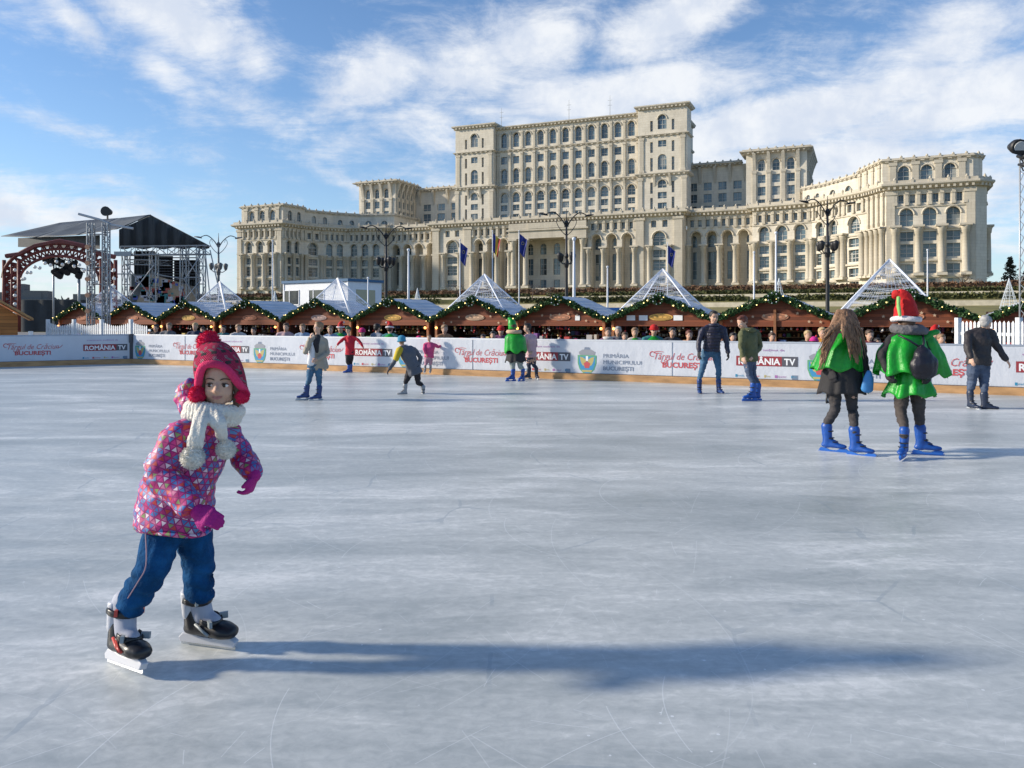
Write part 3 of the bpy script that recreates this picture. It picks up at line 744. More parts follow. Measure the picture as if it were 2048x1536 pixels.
def crest_bm():
    bm = bmesh.new(); c = .0
    sh = [(-.25,.62),(-.25,.42),(-.20,.27),(-.10,.17),(0,.12),(.10,.17),(.20,.27),(.25,.42),(.25,.62)]
    poly(bm, sh, 0, -.008)
    poly(bm, [(x*.86, .395+(z-.40)*.86) for x, z in sh], 1, -.012)
    poly(bm, [(-.2,.63),(-.22,.70),(-.12,.76),(.12,.76),(.22,.70),(.2,.63)], 2, -.008); poly(bm, [(-.08,.76),(-.06,.82),(.06,.82),(.08,.76)], 3, -.008)
    for sg in (-1, 1):
        poly(bm, [(sg*.02,.50),(sg*.10,.56),(sg*.19,.58),(sg*.17,.47),(sg*.13,.38),(sg*.06,.34),(sg*.02,.36)][::sg], 4, -.016)
    poly(bm, [(-.055,.30),(.055,.30),(.09,.42),(.0,.47),(-.09,.42)], 5, -.020); poly(bm, [(-.03,.48),(.03,.48),(.03,.60),(-.03,.60)], 6, -.018)
    poly(bm, [(-.12,.20),(.12,.20),(.14,.25),(-.14,.25)], 4, -.016)
    me = bpy.data.meshes.new('crest'); bm.to_mesh(me); bm.free()
    for m in (P_green, P_cyan, P_grey, P_slate, P_gold, P_red, P_white): me.materials.append(m)
    return me
CREST = crest_bm()
def motif_town():
    bm = bmesh.new()
    for i, w in enumerate(('PRIMĂRIA','MUNICIPIULUI','BUCUREȘTI')): tx(bm, w, 0, .57-.155*i, .135, 0, weight=.003 if i == 2 else 0, width=(.66,.98,.78)[i])
    me = bpy.data.meshes.new('town_hall_lettering'); bm.to_mesh(me); bm.free(); me.materials.append(P_slate); return me
def motif_fair():
    bm = bmesh.new()
    tx(bm, 'Târgul de Crăciun', .07, .555, .235, 0, shear=.35, weight=-.001, width=1.42)
    tx(bm, 'BUCUREȘTI', .30, .37, .175, 0, weight=.006, width=1.0)
    arc = lambda cx, cz, r, a0, a1, n=12: [(cx+r*math.cos(R(a0+(a1-a0)*i/n)), cz+r*math.sin(R(a0+(a1-a0)*i/n))) for i in range(n+1)]
    ribbon(bm, arc(.06,.68,.06,-60,-330)+[(.12,.74),(.22,.75),(.34,.735)], .022, 0)
    ribbon(bm, [(.30,.56),(.27,.50),(.31,.46),(.40,.48),(.46,.56)], .018, 0)
    ribbon(bm, [(1.45,.60),(1.52,.58),(1.60,.62),(1.64,.68)], .016, 0)
    me = bpy.data.meshes.new('fair_lettering'); bm.to_mesh(me); bm.free(); me.materials.append(P_red); return me
def motif_tv():
    bm = bmesh.new()
    plate(bm, 0, 1.0, .46, .68, 1); plate(bm, 1.0, 1.34, .46, .68, 2)
    tx(bm, 'ROMÂNIA', .04, .495, .2, 0, weight=.006, width=.92, y=-.016); tx(bm, 'TV', 1.05, .495, .2, 0, weight=.006, width=.24, y=-.016)
    tx(bm, 'eveniment susținut de', .10, .80, .07, 3, width=.95)
    x = -.02
    for i, (w, mi) in enumerate(((.20,4),(.26,5),(.14,6),(.26,3),(.12,4))):
        plate(bm, x, x+w*.22, .20, .26, mi); tx(bm, ('media','partner','foto','sponsor','fm')[i], x+w*.27, .21, .07, mi, width=w*.68); x += w+.09
    plate(bm, 1.22, 1.34, .16, .27, 7)
    me = bpy.data.meshes.new('sponsor_lettering'); bm.to_mesh(me); bm.free()
    for m in (P_white, P_wine, P_dark, P_purple, P_blue, P_red, P_gold, P_slate): me.materials.append(m)
    return me
TOWN, FAIR, TV = motif_town(), motif_fair(), motif_tv()
BH = .97
def barrier(name, O, ang, length, label, items, step=2.7):
    root = empty(name, O, ang, label, 'barrier')
    bm = bmesh.new(); n = int(length/.3)
    g = [[bm.verts.new((length*i/n, -.035+.004*noise.noise(Vector((i*.37,z*4,length))), z)) for z in (.15,.35,.55,.75,BH-.03,BH)] for i in range(n+1)]
    for a, b in zip(g, g[1:]):
        for k in range(5): bm.faces.new((a[k], b[k], b[k+1], a[k+1])).smooth = True
    link('banner', bm, banner_m, root)
    bm = bmesh.new(); box(bm, 0, length, -.07, .06, 0, .16); link('kick_board', bm, board_m, root)
    x = 2.6
    while x < length:
        bm = bmesh.new(); box(bm, x, x+.012, -.046, -.036, .17, BH); link('banner_joint', bm, mat('joint_grey', (.35,.37,.41), .6), root); x += 5.45
    bm = bmesh.new(); box(bm, 0, length, -.015, .05, .16, BH-.02); link('panel', bm, banner_m, root)
    bm = bmesh.new(); tube(bm, [(0,.0,BH+.01),(length,.0,BH+.01)], .035, 8); link('top_rail', bm, mat('rail_grey',(.45,.48,.52),.5), root)
    x = .1
    while x < length:
        bm = bmesh.new(); box(bm, x, x+.06, .06, .14, -.4, BH-.05); link('post', bm, darkgrey, root); x += step
    bm = bmesh.new(); box(bm, 0, length, -.06, -.005, .155, .172); link('seam', bm, darkgrey, root)
    for x, me in items:
        o = link(me.name, me, None, root); o.location = (x, -.039, 0); o.scale = (1, .25, 1)
    return root
per = 5.45; it = []
x0 = (Vector((-12.7,27.4,0))-CORNER).length
for k in range(8):
    xx = x0+k*per
    it += [(xx, CREST), (xx+.42, TOWN), (xx+1.62, FAIR), (xx+3.66, TV)]
it = [i for i in it if i[0] < 36]
barrier('rink_barrier', CORNER, math.atan2(SL, 1), 39.5, 'long white banner barrier with pale brown kick board behind the skaters', it)
LL = 18.0; LO = CORNER+UL*LL
angL = math.atan2(-UL.y, -UL.x)
barrier('rink_barrier', LO, angL, LL, 'short end barrier with banners meeting the long one at the left corner',
        [(LL-1.5, TV), (LL-3.75, FAIR), (LL-5.3, TOWN), (LL-5.85, CREST), (LL-7.5, TV), (LL-9.7, FAIR)])
bm = bmesh.new(); box(bm, -.06, .06, -.08, .05, 0, BH+.05); box(bm, -.05, .05, -.14, -.08, .72, BH+.05)
o = link('corner_post', bm, darkgrey); o.location = CORNER; tag(o, 'black post where the two banner barriers meet', 'post')

# ------------------------------------------------------------------ market stalls
def wood(name, col, horiz=True, pitch=9.0):
    m = bpy.data.materials.new(name); m.use_nodes = True; n = NT(m.node_tree); b = m.node_tree.nodes['Principled BSDF']
    t = n.node('ShaderNodeTexCoord').outputs['Object']
    x, y, z = n.sep(t)
    fr = n.math('FRACT', n.math('MULTIPLY', z if horiz else x, pitch))
    gap = n.math('LESS_THAN', fr, .10)
    idx = n.math('FLOOR', n.math('MULTIPLY', z if horiz else x, pitch))
    wn_ = n.node('ShaderNodeTexWhiteNoise', noise_dimensions='1D'); n.put(wn_.inputs['W'], idx)
    gr = n.noise(n.mapping(t, scale=(.6,1,9) if horiz else (9,1,.6)), 5, 5, .6)
    v = n.math('ADD', n.math('MULTIPLY', gr, .5), n.math('MULTIPLY', wn_.outputs[0], .5))
    c = n.ramp(v, [(.2, tuple(q*.6 for q in col)), (.8, tuple(q*1.25 for q in col))])
    c = n.mix(n.math('MULTIPLY', gap, .7), c, tuple(q*.25 for q in col))
    m.node_tree.links.new(c, b.inputs['Base Color']); b.inputs['Roughness'].default_value = .7
    return m
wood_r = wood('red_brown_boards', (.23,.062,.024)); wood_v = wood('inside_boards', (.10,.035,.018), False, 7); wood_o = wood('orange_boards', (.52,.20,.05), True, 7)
post_m = mat('post_wood', (.30,.12,.05), .7, var=.3)
roof_m = mat('stall_roof', (.55,.58,.63), .45, var=.12, vscale=1.2)
fir_m = mat('fir_garland', (.028,.08,.02), .8, var=.6, vscale=9)
bulb_m = mat('warm_bulb', (1,.8,.4), .4, emit=((1,.72,.25), 2.2))
lamp_m = mat('stall_lamp', (1,.5,.2), .4, emit=((1,.42,.10), 3.0))
counter_m = mat('counter_wood', (.26,.12,.055), .7, var=.3)
dark_in = mat('dark_goods', (.03,.022,.02), .8)
D0, KS = 37.0, -.5
SW, SD, EV, PK = 4.62, 2.9, 2.02, 2.98      # width, depth, eave and ridge above ground
def stall_bodies():
    d = {}
    h = SW/2
    bm = bmesh.new()     # gable boarding with the long serving opening below
    t_ = [(-h,EV),(-h+.18,1.74),(h-.18,1.74),(h,EV),(0,PK)]
    for y, rev in ((0,False),(.06,True)):
        bm.faces.new([bm.verts.new((x,y,z)) for x, z in (t_[::-1] if rev else t_)])
    bm.faces.new([bm.verts.new(p) for p in ((-h+.18,0,1.74),(h-.18,0,1.74),(h-.18,.06,1.74),(-h+.18,.06,1.74))])
    d['gable'] = (bm, wood_r)
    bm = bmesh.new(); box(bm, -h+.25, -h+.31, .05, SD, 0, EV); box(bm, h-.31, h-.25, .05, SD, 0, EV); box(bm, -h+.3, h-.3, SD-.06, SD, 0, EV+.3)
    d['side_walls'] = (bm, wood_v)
    bm = bmesh.new(); box(bm, -h+.2, h-.2, -.12, .45, .0, .92); box(bm, -h+.15, h-.15, -.2, .5, .92, .97)
    d['counter'] = (bm, counter_m)
    return d
bodies = {k: (lambda b, m: (bpy.data.meshes.new(k), b, m))(*v) for k, v in stall_bodies().items()}
for k, (me, b, m) in bodies.items(): b.to_mesh(me); b.free(); me.materials.append(m)
def stall_roof():
    bm = bmesh.new(); h = SW/2+.02
    for sg in (-1, 1):
        a = [(0,-.22,PK+.03),(sg*h,-.22,EV+.0),(sg*h,SD+.15,EV+.0),(0,SD+.15,PK+.03)]
        up = [bm.verts.new((x,y,z+.06)) for x,y,z in a]; dn = [bm.verts.new(p) for p in a]
        bm.faces.new(up); bm.faces.new(dn[::-1])
        for i in range(4): bm.faces.new((up[i],up[(i+1)%4],dn[(i+1)%4],dn[i]))
        for q in range(1,6):
            k = q/6; xbox(bm, Matrix.Translation((sg*h*k, SD/2, PK+.10-(PK-EV+.03)*k)), .03, SD+.3, .03)
    me = bpy.data.meshes.new('roof'); bm.to_mesh(me); bm.free(); me.materials.append(roof_m); return me
ROOF = stall_roof()
def garland_mesh(seed):
    rnd = random.Random(seed); bm = bmesh.new(); h = SW/2
    def pt():
        u = rnd.uniform(-1, 1); s = abs(u)
        sag = .05*math.sin(s*math.pi*3)
        r = .15+.04*math.sin(u*17+seed)
        a = rnd.uniform(0, 6.28); q = r*math.sqrt(rnd.random())
        return Vector((u*h, -.30+q*math.cos(a)*.8, PK-.0-(PK-EV)*s+q*math.sin(a)+sag*0))
    leaf_cloud(bm, pt, 2000, .066, rnd)
    tube(bm, [(-h,-.28,EV),(0,-.28,PK),(h,-.28,EV)], .06, 6)
    me = bpy.data.meshes.new('garland'); bm.to_mesh(me); bm.free(); me.materials.append(fir_m); return me
GARL = [garland_mesh(1), garland_mesh(2)]
def bulbs_mesh(seed):
    rnd = random.Random(seed); bm = bmesh.new(); h = SW/2
    for i in range(13):
        u = -1+2*(i+.5+rnd.uniform(-.4,.4))/13
        ball(bm, (u*h, -.44, PK-(PK-EV)*abs(u)+rnd.uniform(-.12,.12)), rnd.uniform(.018,.032), seg=6)
    me = bpy.data.meshes.new('light_string'); bm.to_mesh(me); bm.free(); me.materials.append(bulb_m); return me
BULB = [bulbs_mesh(1), bulbs_mesh(2), bulbs_mesh(3)]
def wreath_mesh():
    rnd = random.Random(5); bm = bmesh.new()
    def pt():
        a = rnd.uniform(0, 6.28); r = .20+rnd.gauss(0,.03); return Vector((r*math.cos(a), -.46+rnd.gauss(0,.025), PK-.12+r*math.sin(a)))
    leaf_cloud(bm, pt, 420, .05, rnd)
    for i in range(7):
        a = i*.9; ball(bm, (.2*math.cos(a), -.52, PK-.12+.2*math.sin(a)), .028, seg=6, mi=1)
    me = bpy.data.meshes.new('wreath'); bm.to_mesh(me); bm.free(); me.materials.append(fir_m); me.materials.append(mat('silver_baubles',(.6,.65,.7),.3)); return me
WRE = wreath_mesh()
GOODC = [(.5,.06,.05),(.6,.45,.15),(.10,.25,.12),(.55,.5,.42),(.25,.10,.35),(.6,.25,.08),(.12,.2,.4),(.45,.42,.4),(.35,.2,.1)]
good_ms = [mat('goods_%s' % 'red ochre green cream violet orange blue grey brown'.split()[i], c, .6) for i, c in enumerate(GOODC)]
wire_m = mat('white_wire', (.72,.76,.84), .5)
sign_cols = [(.45,.16,.08),(.55,.35,.22),(.42,.28,.25),(.62,.36,.08),(.5,.22,.12)]
HANG = []
for nm_, c_ in (('gold_ball',(.7,.5,.2)),('red_ball',(.6,.05,.05)),('pale_ball',(.7,.65,.6))):
    bm = bmesh.new(); tube(bm, [(0,0,.0),(0,0,.2)], .004, 3); ball(bm, (0,0,-.04), .045, seg=6); me = bpy.data.meshes.new('hanging_ornament'); bm.to_mesh(me); bm.free(); me.materials.append(mat(nm_, c_, .3)); HANG.append(me)
desc = [('at the far left end of the row', 0), ('second from the far left, between two pyramids', 0),
        ('with an amber sign, third from the far left', 3), ('just left of the white cabin, with a dull red sign', 0),
        ('in front of the white office cabin, with a pale sign', 2), ('with a yellow sign, just right of the white cabin', 3),
        ('with a pale oval sign, left of the green hooded skater', 1), ('with stars and white picture cards hung on its gable', 4),
        ('with three white price sheets on its boards', 3), ('hung with gingerbread, behind the man in olive', 4),
        ('right behind the skater in the tall red elf hat', 4), ('cut by the right edge behind the picket fence', 4)]
def make_stall(i, X):
    rnd = random.Random(i*13+1)
    d = D0+KS*X; ang = math.atan2(KS, 1)
    # the oval boards and the goods differ from stall to stall
    root = empty('market_stall', (X, d, -.5), ang, 'brown wooden market stall '+desc[i][0], 'market stall', 'wooden stalls behind the rink barrier')
    for k in bodies: link(k, bodies[k][0], None, root)
    link('roof', ROOF, None, root); link('garland', GARL[i%2], None, root); link('light_string', BULB[i%3], None, root); link('wreath', WRE, None, root)
    for sg in (-1, 1):
        bm = bmesh.new(); box(bm, sg*(SW/2-.2)-.06, sg*(SW/2-.2)+.06, -.10, .02, 0, EV-.05); link('post', bm, post_m, root)
    if i in (9,): 
        bm = bmesh.new(); box(bm, -.05, .05, -.10, 0, .9, EV+.4); link('post', bm, post_m, root)
    sc_ = sign_cols[desc[i][1]]
    bm = bmesh.new()
    for rr_, y, mi in ((1,-.03,0),(.84,-.045,1)):
        vs = [bm.verts.new((.52*rr_*math.cos(a), y, 2.12+.15*rr_*math.sin(a))) for a in (2*math.pi*k/20 for k in range(20))]; bm.faces.new(vs[::-1]).material_index = mi
    for k in range(3): plate(bm, -.28+.2*k, -.14+.2*k, 2.09, 2.15, 0, y=-.05)
    link('sign', bm, [mat('sign_rim_%s' % 'rust tan clay amber brick'.split()[desc[i][1]], tuple(min(1,c*1.3) for c in sc_), .6), mat('sign_face_%s' % 'rust tan clay amber brick'.split()[desc[i][1]], tuple(c*.75 for c in sc_), .6)], root)
    if i in (8, 7):
        bm = bmesh.new()
        bm.free()
        for x in ((-1.5,-.95,.55) if i == 8 else (-.1,.75)):
            bm = bmesh.new(); plate(bm, x, x+(.38 if i == 8 else .22), 1.98, 2.2, 0, y=-.03); link('paper_sheet', bm, P_white, root)
    if i in (7, 6, 9, 10):
        for k in range(9):
            bm = bmesh.new(); x = -1.7+3.4*k/8; zt = EV-.12+(.30 if abs(x) < 1.1 else .02)+rnd.uniform(-.08,.08); r = .07
            vs = [bm.verts.new((x+(r if q%2 == 0 else r*.45)*math.cos(q*math.pi/5+.3), -.05, zt+(r if q%2 == 0 else r*.45)*math.sin(q*math.pi/5+.3))) for q in range(10)]
            bm.faces.new(vs[::-1]); link('star', bm, mat('ornament_cream', (.6,.42,.28), .6), root)
    # shelves with goods at the back and along the counter
    bm = bmesh.new(); ms = good_ms
    for z in (.98, 1.28, 1.55):
        box(bm, -1.9, 1.9, 2.3, 2.7, z-.03, z, 8)
        x = -1.85
        while x < 1.8:
            w = rnd.uniform(.06,.2); hh = rnd.uniform(.07,.22); mi = rnd.randrange(9)
            if rnd.random() < .5: box(bm, x, x+w, 2.25, 2.5, z+.002, z+hh, mi)
            else: ball(bm, (x+w/2, 2.35, z+.002+w/2), w/2, seg=6, mi=mi)
            x += w+rnd.uniform(.02,.12)
    x = -1.9
    while x < 1.9:
        w = rnd.uniform(.08,.28); hh = rnd.uniform(.05,.28) if i not in (7,) else rnd.uniform(.1,.45); mi = rnd.randrange(9)
        if rnd.random() < .6: box(bm, x, x+w, .05, .35, .975, .975+hh, mi)
        else: ball(bm, (x+w/2, .2, .98+hh*.4), (w/2, w/2, hh*.45), seg=6, mi=mi)
        x += w+rnd.uniform(.03,.25)
    link('goods_display', bm, ms, root)
    for k in range(14 if i != 7 else 34):
        x = rnd.uniform(-1.9, 1.9 if i != 7 else .4); z = rnd.uniform(1.4,1.72) if i != 7 else rnd.uniform(1.1,1.75); y = rnd.uniform(.05,.5)
        o = link('hanging_ornament', HANG[rnd.randrange(3)], None, root); o.location = (x, y, z)
    bm = bmesh.new()
    bm.free()
    for sg in (-1, 1):
        bm = bmesh.new(); ball(bm, (sg*(SW/2-.28), -.2, 1.62), .065, seg=8); link('lamp', bm, lamp_m, root)
    return root
XS = [-27.2+0*4.2, -23.0, -18.75, -14.5, -10.15, -5.95, -1.75, 2.15, 6.3, 10.45, 14.7, 18.9]
for i, X in enumerate(XS): make_stall(i, X)
# wire pyramids with light strings standing over every second stall
def pyramid_mesh(front_bright=False):
    bm = bmesh.new(); b = 1.9; z0 = EV+.12; zt = 4.25; cs = [(-b,.22),(b,.22),(b,SD+.1),(-b,SD+.1)]; ap = Vector((0, SD/2, zt))
    bs = [Vector((x,y,z0)) for x, y in cs]
    return bs, ap
def make_pyramid(X, label, right_leg=False, h=1.0):
    d = D0+KS*X; root = empty('wire_pyramid', (X, d, -.5), math.atan2(KS,1), label, 'light decoration', 'wire light pyramids over the stalls')
    bs, ap = pyramid_mesh(); ap = Vector((ap.x, ap.y, ap.z*h))
    for i, c in enumerate(bs):
        bm = bmesh.new(); tube(bm, [c, ap], .035 if not (right_leg and i == 1) else .07, 6); link('leg', bm, wire_m if not (right_leg and i == 1) else P_white, root)
    rnd = random.Random(int(X*10)); bm = bmesh.new()
    for i in range(4):
        a, b = bs[i], bs[(i+1)%4]
        for k in range(1, 13):
            p = a.lerp(b, k/13); q = p+Vector((rnd.uniform(-.05,.05),0,0)); tube(bm, [p, p.lerp(ap,.5)+Vector((0,0,-.04)), ap], .005, 3, cap=None)
        for k in range(1, 8):
            f = k/8; tube(bm, [a.lerp(ap,f), (a.lerp(ap,f)+b.lerp(ap,f))/2+Vector((0,0,-.05)), b.lerp(ap,f)], .006, 3, cap=None)
            g = min(1, f+.12); tube(bm, [a.lerp(ap,f), b.lerp(ap,g)], .005, 3, cap=None); tube(bm, [b.lerp(ap,f), a.lerp(ap,g)], .005, 3, cap=None)
    link('light_strings', bm, wire_m, root)
for X, lb, rl in ((-26.6,'leftmost wire light pyramid, over the far left stalls',True),(-17.9,'wire light pyramid in front of the dark stage side, second from the left',True),(-10.1,'wire light pyramid with a bright rod standing before the white cabin',True),
                  (-2.0,'wire light pyramid just left of the tall bare flagpoles at the centre',False),(6.0,'wire light pyramid above the stall with white price sheets',False),(14.1,'largest wire light pyramid, above the red elf hat',False)):
    make_pyramid(X, lb, rl, 1.0 if X < 10 else 1.03)

# ------------------------------------------------------------------ picket fences, hut, cabin, kiosk
fence_m = mat('white_fence', (.72,.74,.76), .6, var=.1)
def picket(O, ang, L, h, label, waves=True):
    root = empty('picket_fence', O, ang, label, 'fence')
    n = int(L/.13); bm = bmesh.new()
    for i in range(n):
        x = i*.13; u = (x%1.9)/1.9; hh = h-(.16*math.sin(math.pi*u) if waves else 0)
        box(bm, x, x+.075, -.01, .01, .08, hh-.05); v = [bm.verts.new(p) for p in ((x,-.01,hh-.05),(x+.075,-.01,hh-.05),(x+.0375,0,hh))]; bm.faces.new(v)
    link('pickets', bm, fence_m, root)
    bm = bmesh.new(); box(bm, 0, L, .012, .05, .3, .38); box(bm, 0, L, .012, .05, h-.38, h-.30); link('rails', bm, fence_m, root)
    x = 0
    while x <= L+.01:
        bm = bmesh.new(); box(bm, x-.06, x+.06, -.06, .06, 0, h+.08); link('post', bm, fence_m, root); x += 1.9
a0 = P(96,660,34); a1 = P(300,660,30.5)
picket((a0.x,a0.y,-.5), math.atan2(a1.y-a0.y,a1.x-a0.x), (a1-a0).length, 1.95, 'white wavy picket fence behind the barrier at the left, under the stage')
a0 = P(-40,660,30); picket((a0.x,a0.y,-.5), .0, 1.9, 1.5, 'short white picket fence beside the orange wooden hut')
a0 = P(1916,650,21.5); a1 = P(2120,650,18.6)
picket((a0.x,a0.y,-.5), math.atan2(a1.y-a0.y,a1.x-a0.x), (a1-a0).length+2, 1.98, 'white picket fence behind the man in the black jacket', waves=False)
# orange hut at the left edge
h0 = P(-84,660,33); root = empty('wooden_hut', (h0.x,h0.y,-.5), R(34), 'orange wooden hut with an overhanging roof at the left edge', 'hut')
bm = bmesh.new(); box(bm, -2.6, 2.1, 0, 3, 0, 2.2); vs = [bm.verts.new(p) for p in ((-2.6,-.004,2.2),(2.1,-.004,2.2),(-.25,-.004,3.75))]; bm.faces.new(vs); link('wall', bm, wood_o, root)
bm = bmesh.new()
for sg in (-1,1):
    a = [(-.25,-.5,3.85),(-.25+sg*2.9,-.5,1.98),(-.25+sg*2.9,3.2,1.98),(-.25,3.2,3.85)]
    up = [bm.verts.new((x,y,z+.1)) for x,y,z in a]; dn = [bm.verts.new(p) for p in a]; bm.faces.new(up); bm.faces.new(dn[::-1])
    for i in range(4): bm.faces.new((up[i],up[(i+1)%4],dn[(i+1)%4],dn[i]))
link('roof', bm, mat('hut_roof',(.45,.25,.10),.7,var=.3), root)
bm = bmesh.new(); box(bm, .1, 1.5, -.05, -.01, 0, 1.62); box(bm, .2, 1.4, -.07, -.05, .1, 1.5); link('shutter', bm, wood_o, root)
# white office cabin on stilts of a lower cabin
cabin_w = mat('cabin_white', (.74,.76,.79), .5, var=.05); trim_b = mat('cabin_blue', (.015,.10,.22), .5); glass_d = mat('cabin_glass', (.04,.05,.06), .08, spec=.8)
c0_ = P(568,640,54); c1_ = P(696,640,50.5); ca = math.atan2(c1_.y-c0_.y, c1_.x-c0_.x); CWd = (c1_-c0_).length
root = empty('office_cabin', (c0_.x,c0_.y,-.5), ca, 'white two level office cabin with a blue roof edge behind the stalls', 'cabin')
bm = bmesh.new(); box(bm, 0, CWd, 0, 3.0, 0, 4.45); link('body', bm, cabin_w, root)
bm = bmesh.new(); box(bm, -.12, CWd+.12, -.12, 3.1, 4.45, 4.62); link('roof', bm, trim_b, root)
bm = bmesh.new(); box(bm, -.02, CWd+.02, -.02, 3.02, 2.0, 2.12); link('floor_band', bm, cabin_w, root)
for (x0_, x1_) in ((.1,.55),(.62,1.5),(2.55,2.9),(2.98,3.9)):
    bm = bmesh.new(); box(bm, x0_, x1_, -.02, .03, 3.05, 3.95, 0); link('window', bm, glass_d, root)
    bm = bmesh.new()
    for (p, q, r_, s_) in ((x0_-.05,x0_,3.0,4.0),(x1_,x1_+.05,3.0,4.0)): box(bm, p, q, -.045, .03, r_, s_)
    box(bm, x0_-.05, x1_+.05, -.045, .03, 2.99, 3.05); box(bm, x0_-.05, x1_+.05, -.045, .03, 3.95, 4.0)
    link('window_frame', bm, cabin_w, root)
bm = bmesh.new(); box(bm, CWd-.03, CWd+.02, .7, 2.4, 2.95, 3.95); link('side_window', bm, mat('cabin_glass_warm',(.35,.33,.22),.2), root)
for x in (0, CWd):
    bm = bmesh.new(); box(bm, x-.05, x+.05, -.05, .02, 0, 4.45); link('corner_trim', bm, cabin_w, root)
k0 = P(1178,632,47); root = empty('blue_kiosk', (k0.x,k0.y,-.5), math.atan2(KS,1)*.5, 'low blue kiosk seen between two stalls at the centre', 'kiosk')
bm = bmesh.new(); box(bm, 0, 3.1, 0, 2, 0, 2.25); link('body', bm, mat('kiosk_grey',(.4,.42,.45),.6), root)
bm = bmesh.new(); box(bm, -.15, 3.3, -.25, 2.1, 2.25, 2.72); link('fascia', bm, mat('kiosk_blue',(.01,.09,.32),.5), root)

# ------------------------------------------------------------------ lamps and poles
iron = mat('cast_iron', (.018,.018,.02), .5); steel = mat('galvanised_steel', (.42,.44,.46), .45, metal=.4); pole_w = mat('white_pole', (.70,.72,.75), .5)
lamp_glass = mat('lamp_glass', (.55,.56,.55), .3)
def street_lamp(px, ytop, d, label, y_cl=None, m=iron):
    p = P(px, ytop, d); H = p.z+.5; root = empty('street_lamp', (p.x,p.y,-.5), .2, label, 'street lamp', 'black street lamps of the square')
    bm = bmesh.new(); tube(bm, [(0,0,0),(0,0,.5),(0,0,.9),(0,0,2),(0,0,H*.6),(0,0,H*.9)], [.35,.33,.2,.16,.13,.08], 10); tube(bm, [(0,0,H*.9),(0,0,H)], [.06,.02], 6)
    ball(bm, (0,0,H*.9), .18, seg=8); link('pole', bm, m, root)
    for sg in (-1,1):
        bm = bmesh.new(); pts, rr = spline([(0,0,H*.86),(sg*.5,0,H*.93),(sg*1.2,0,H*.975),(sg*1.9,0,H*.955)], [.07,.05,.05,.04], 4); tube(bm, pts, rr, 6)
        pts, rr = spline([(0,0,H*.80),(sg*.5,0,H*.84),(sg*.9,0,H*.90),(sg*.75,0,H*.94),(sg*.6,0,H*.91)], [.04,.035,.03,.025,.02], 4); tube(bm, pts, rr, 5)
        a = link('arm', bm, m, root)
        bm = bmesh.new(); tube(bm, [(sg*1.7,0,H*.95),(sg*2.0,0,H*.957),(sg*2.45,0,H*.962)], [(.12,.06),(.2,.09),(.1,.05)], 8); link('lamp_head', bm, m, a)
    zc = H*.52 if y_cl is None else P(px,y_cl,d).z+.5
    bm = bmesh.new(); ball(bm, (0,0,zc-.3), (.24,.24,.5), seg=8); ball(bm, (0,0,zc+.35), (.2,.2,.3), seg=8); link('collar', bm, m, root)
    for k in range(4):
        a = k*math.pi/2+.4; c, s = math.cos(a), math.sin(a)
        bm = bmesh.new(); pts, rr = spline([(0,0,zc-.2),(c*.4,s*.4,zc-.35),(c*.75,s*.75,zc-.1)], [.06,.045,.04], 3); tube(bm, pts, rr, 6); ar = link('bracket', bm, m, root)
        bm = bmesh.new(); tube(bm, [(c*.75,s*.75,zc-.15),(c*.75,s*.75,zc),(c*.75,s*.75,zc+.35),(c*.75,s*.75,zc+.5),(c*.75,s*.75,zc+.65)], [.06,.17,.24,.26,.05], 8); link('lantern', bm, m, ar)
    return root
street_lamp(772, 446, 74, 'black street lamp in front of the left palace wing, right of the cabin', 528)
street_lamp(1133, 418, 70, 'black street lamp in front of the palace entrance', 520)
street_lamp(1655, 392, 64, 'tallest looking black street lamp, in front of the right palace wing', 498)
street_lamp(437, 466, 86, 'grey street lamp between the stage and the palace', 538, mat('grey_iron', (.16,.17,.18), .5))
flag_b = mat('flag_blue', (.015,.03,.22), .7); flag_r = mat('flag_red', (.5,.03,.04), .7); flag_y = mat('flag_yellow', (.65,.5,.05), .7)
def flagpole(px, ytop, d, label, r=.06, flag=None):
    p = P(px, ytop, d); H = p.z+.5; root = empty('flagpole', (p.x,p.y,-.5), 0, label, 'flagpole', 'slim poles on the square')
    bm = bmesh.new(); tube(bm, [(0,0,0),(0,0,H*.5),(0,0,H)], [r*1.3,r,r*.7], 8); ball(bm, (0,0,H), r*1.4, seg=8); link('pole', bm, pole_w, root)
    if flag:
        bm = bmesh.new(); n = 8; hh = 1.5; ms = {'eu': [flag_b], 'ro': [flag_b, flag_y, flag_r]}[flag]
        g = [[bm.verts.new((.05+.6*i/n*(1-.35*k/6), .16*math.sin(i*1.3+k*.5)*i/n, H-.2-hh*k/6-.5*i/n)) for k in range(7)] for i in range(n+1)]
        for i in range(n):
            for k in range(6): f = bm.faces.new((g[i][k],g[i+1][k],g[i+1][k+1],g[i][k+1])); f.material_index = min(len(ms)-1, i*len(ms)//n); f.smooth = True
        if flag == 'eu':
            for k in range(12):
                a = k*math.pi/6; x, z = .3+.1*math.cos(a), H-1.0+.12*math.sin(a)
                for y in (-.17,.19): bm.faces.new([bm.verts.new((x+.025*math.cos(q),y,z+.025*math.sin(q))) for q in (0,1.57,3.14,4.71)]).material_index = 1
            ms = [flag_b, flag_y]
        link('flag', bm, ms, root)
    return root
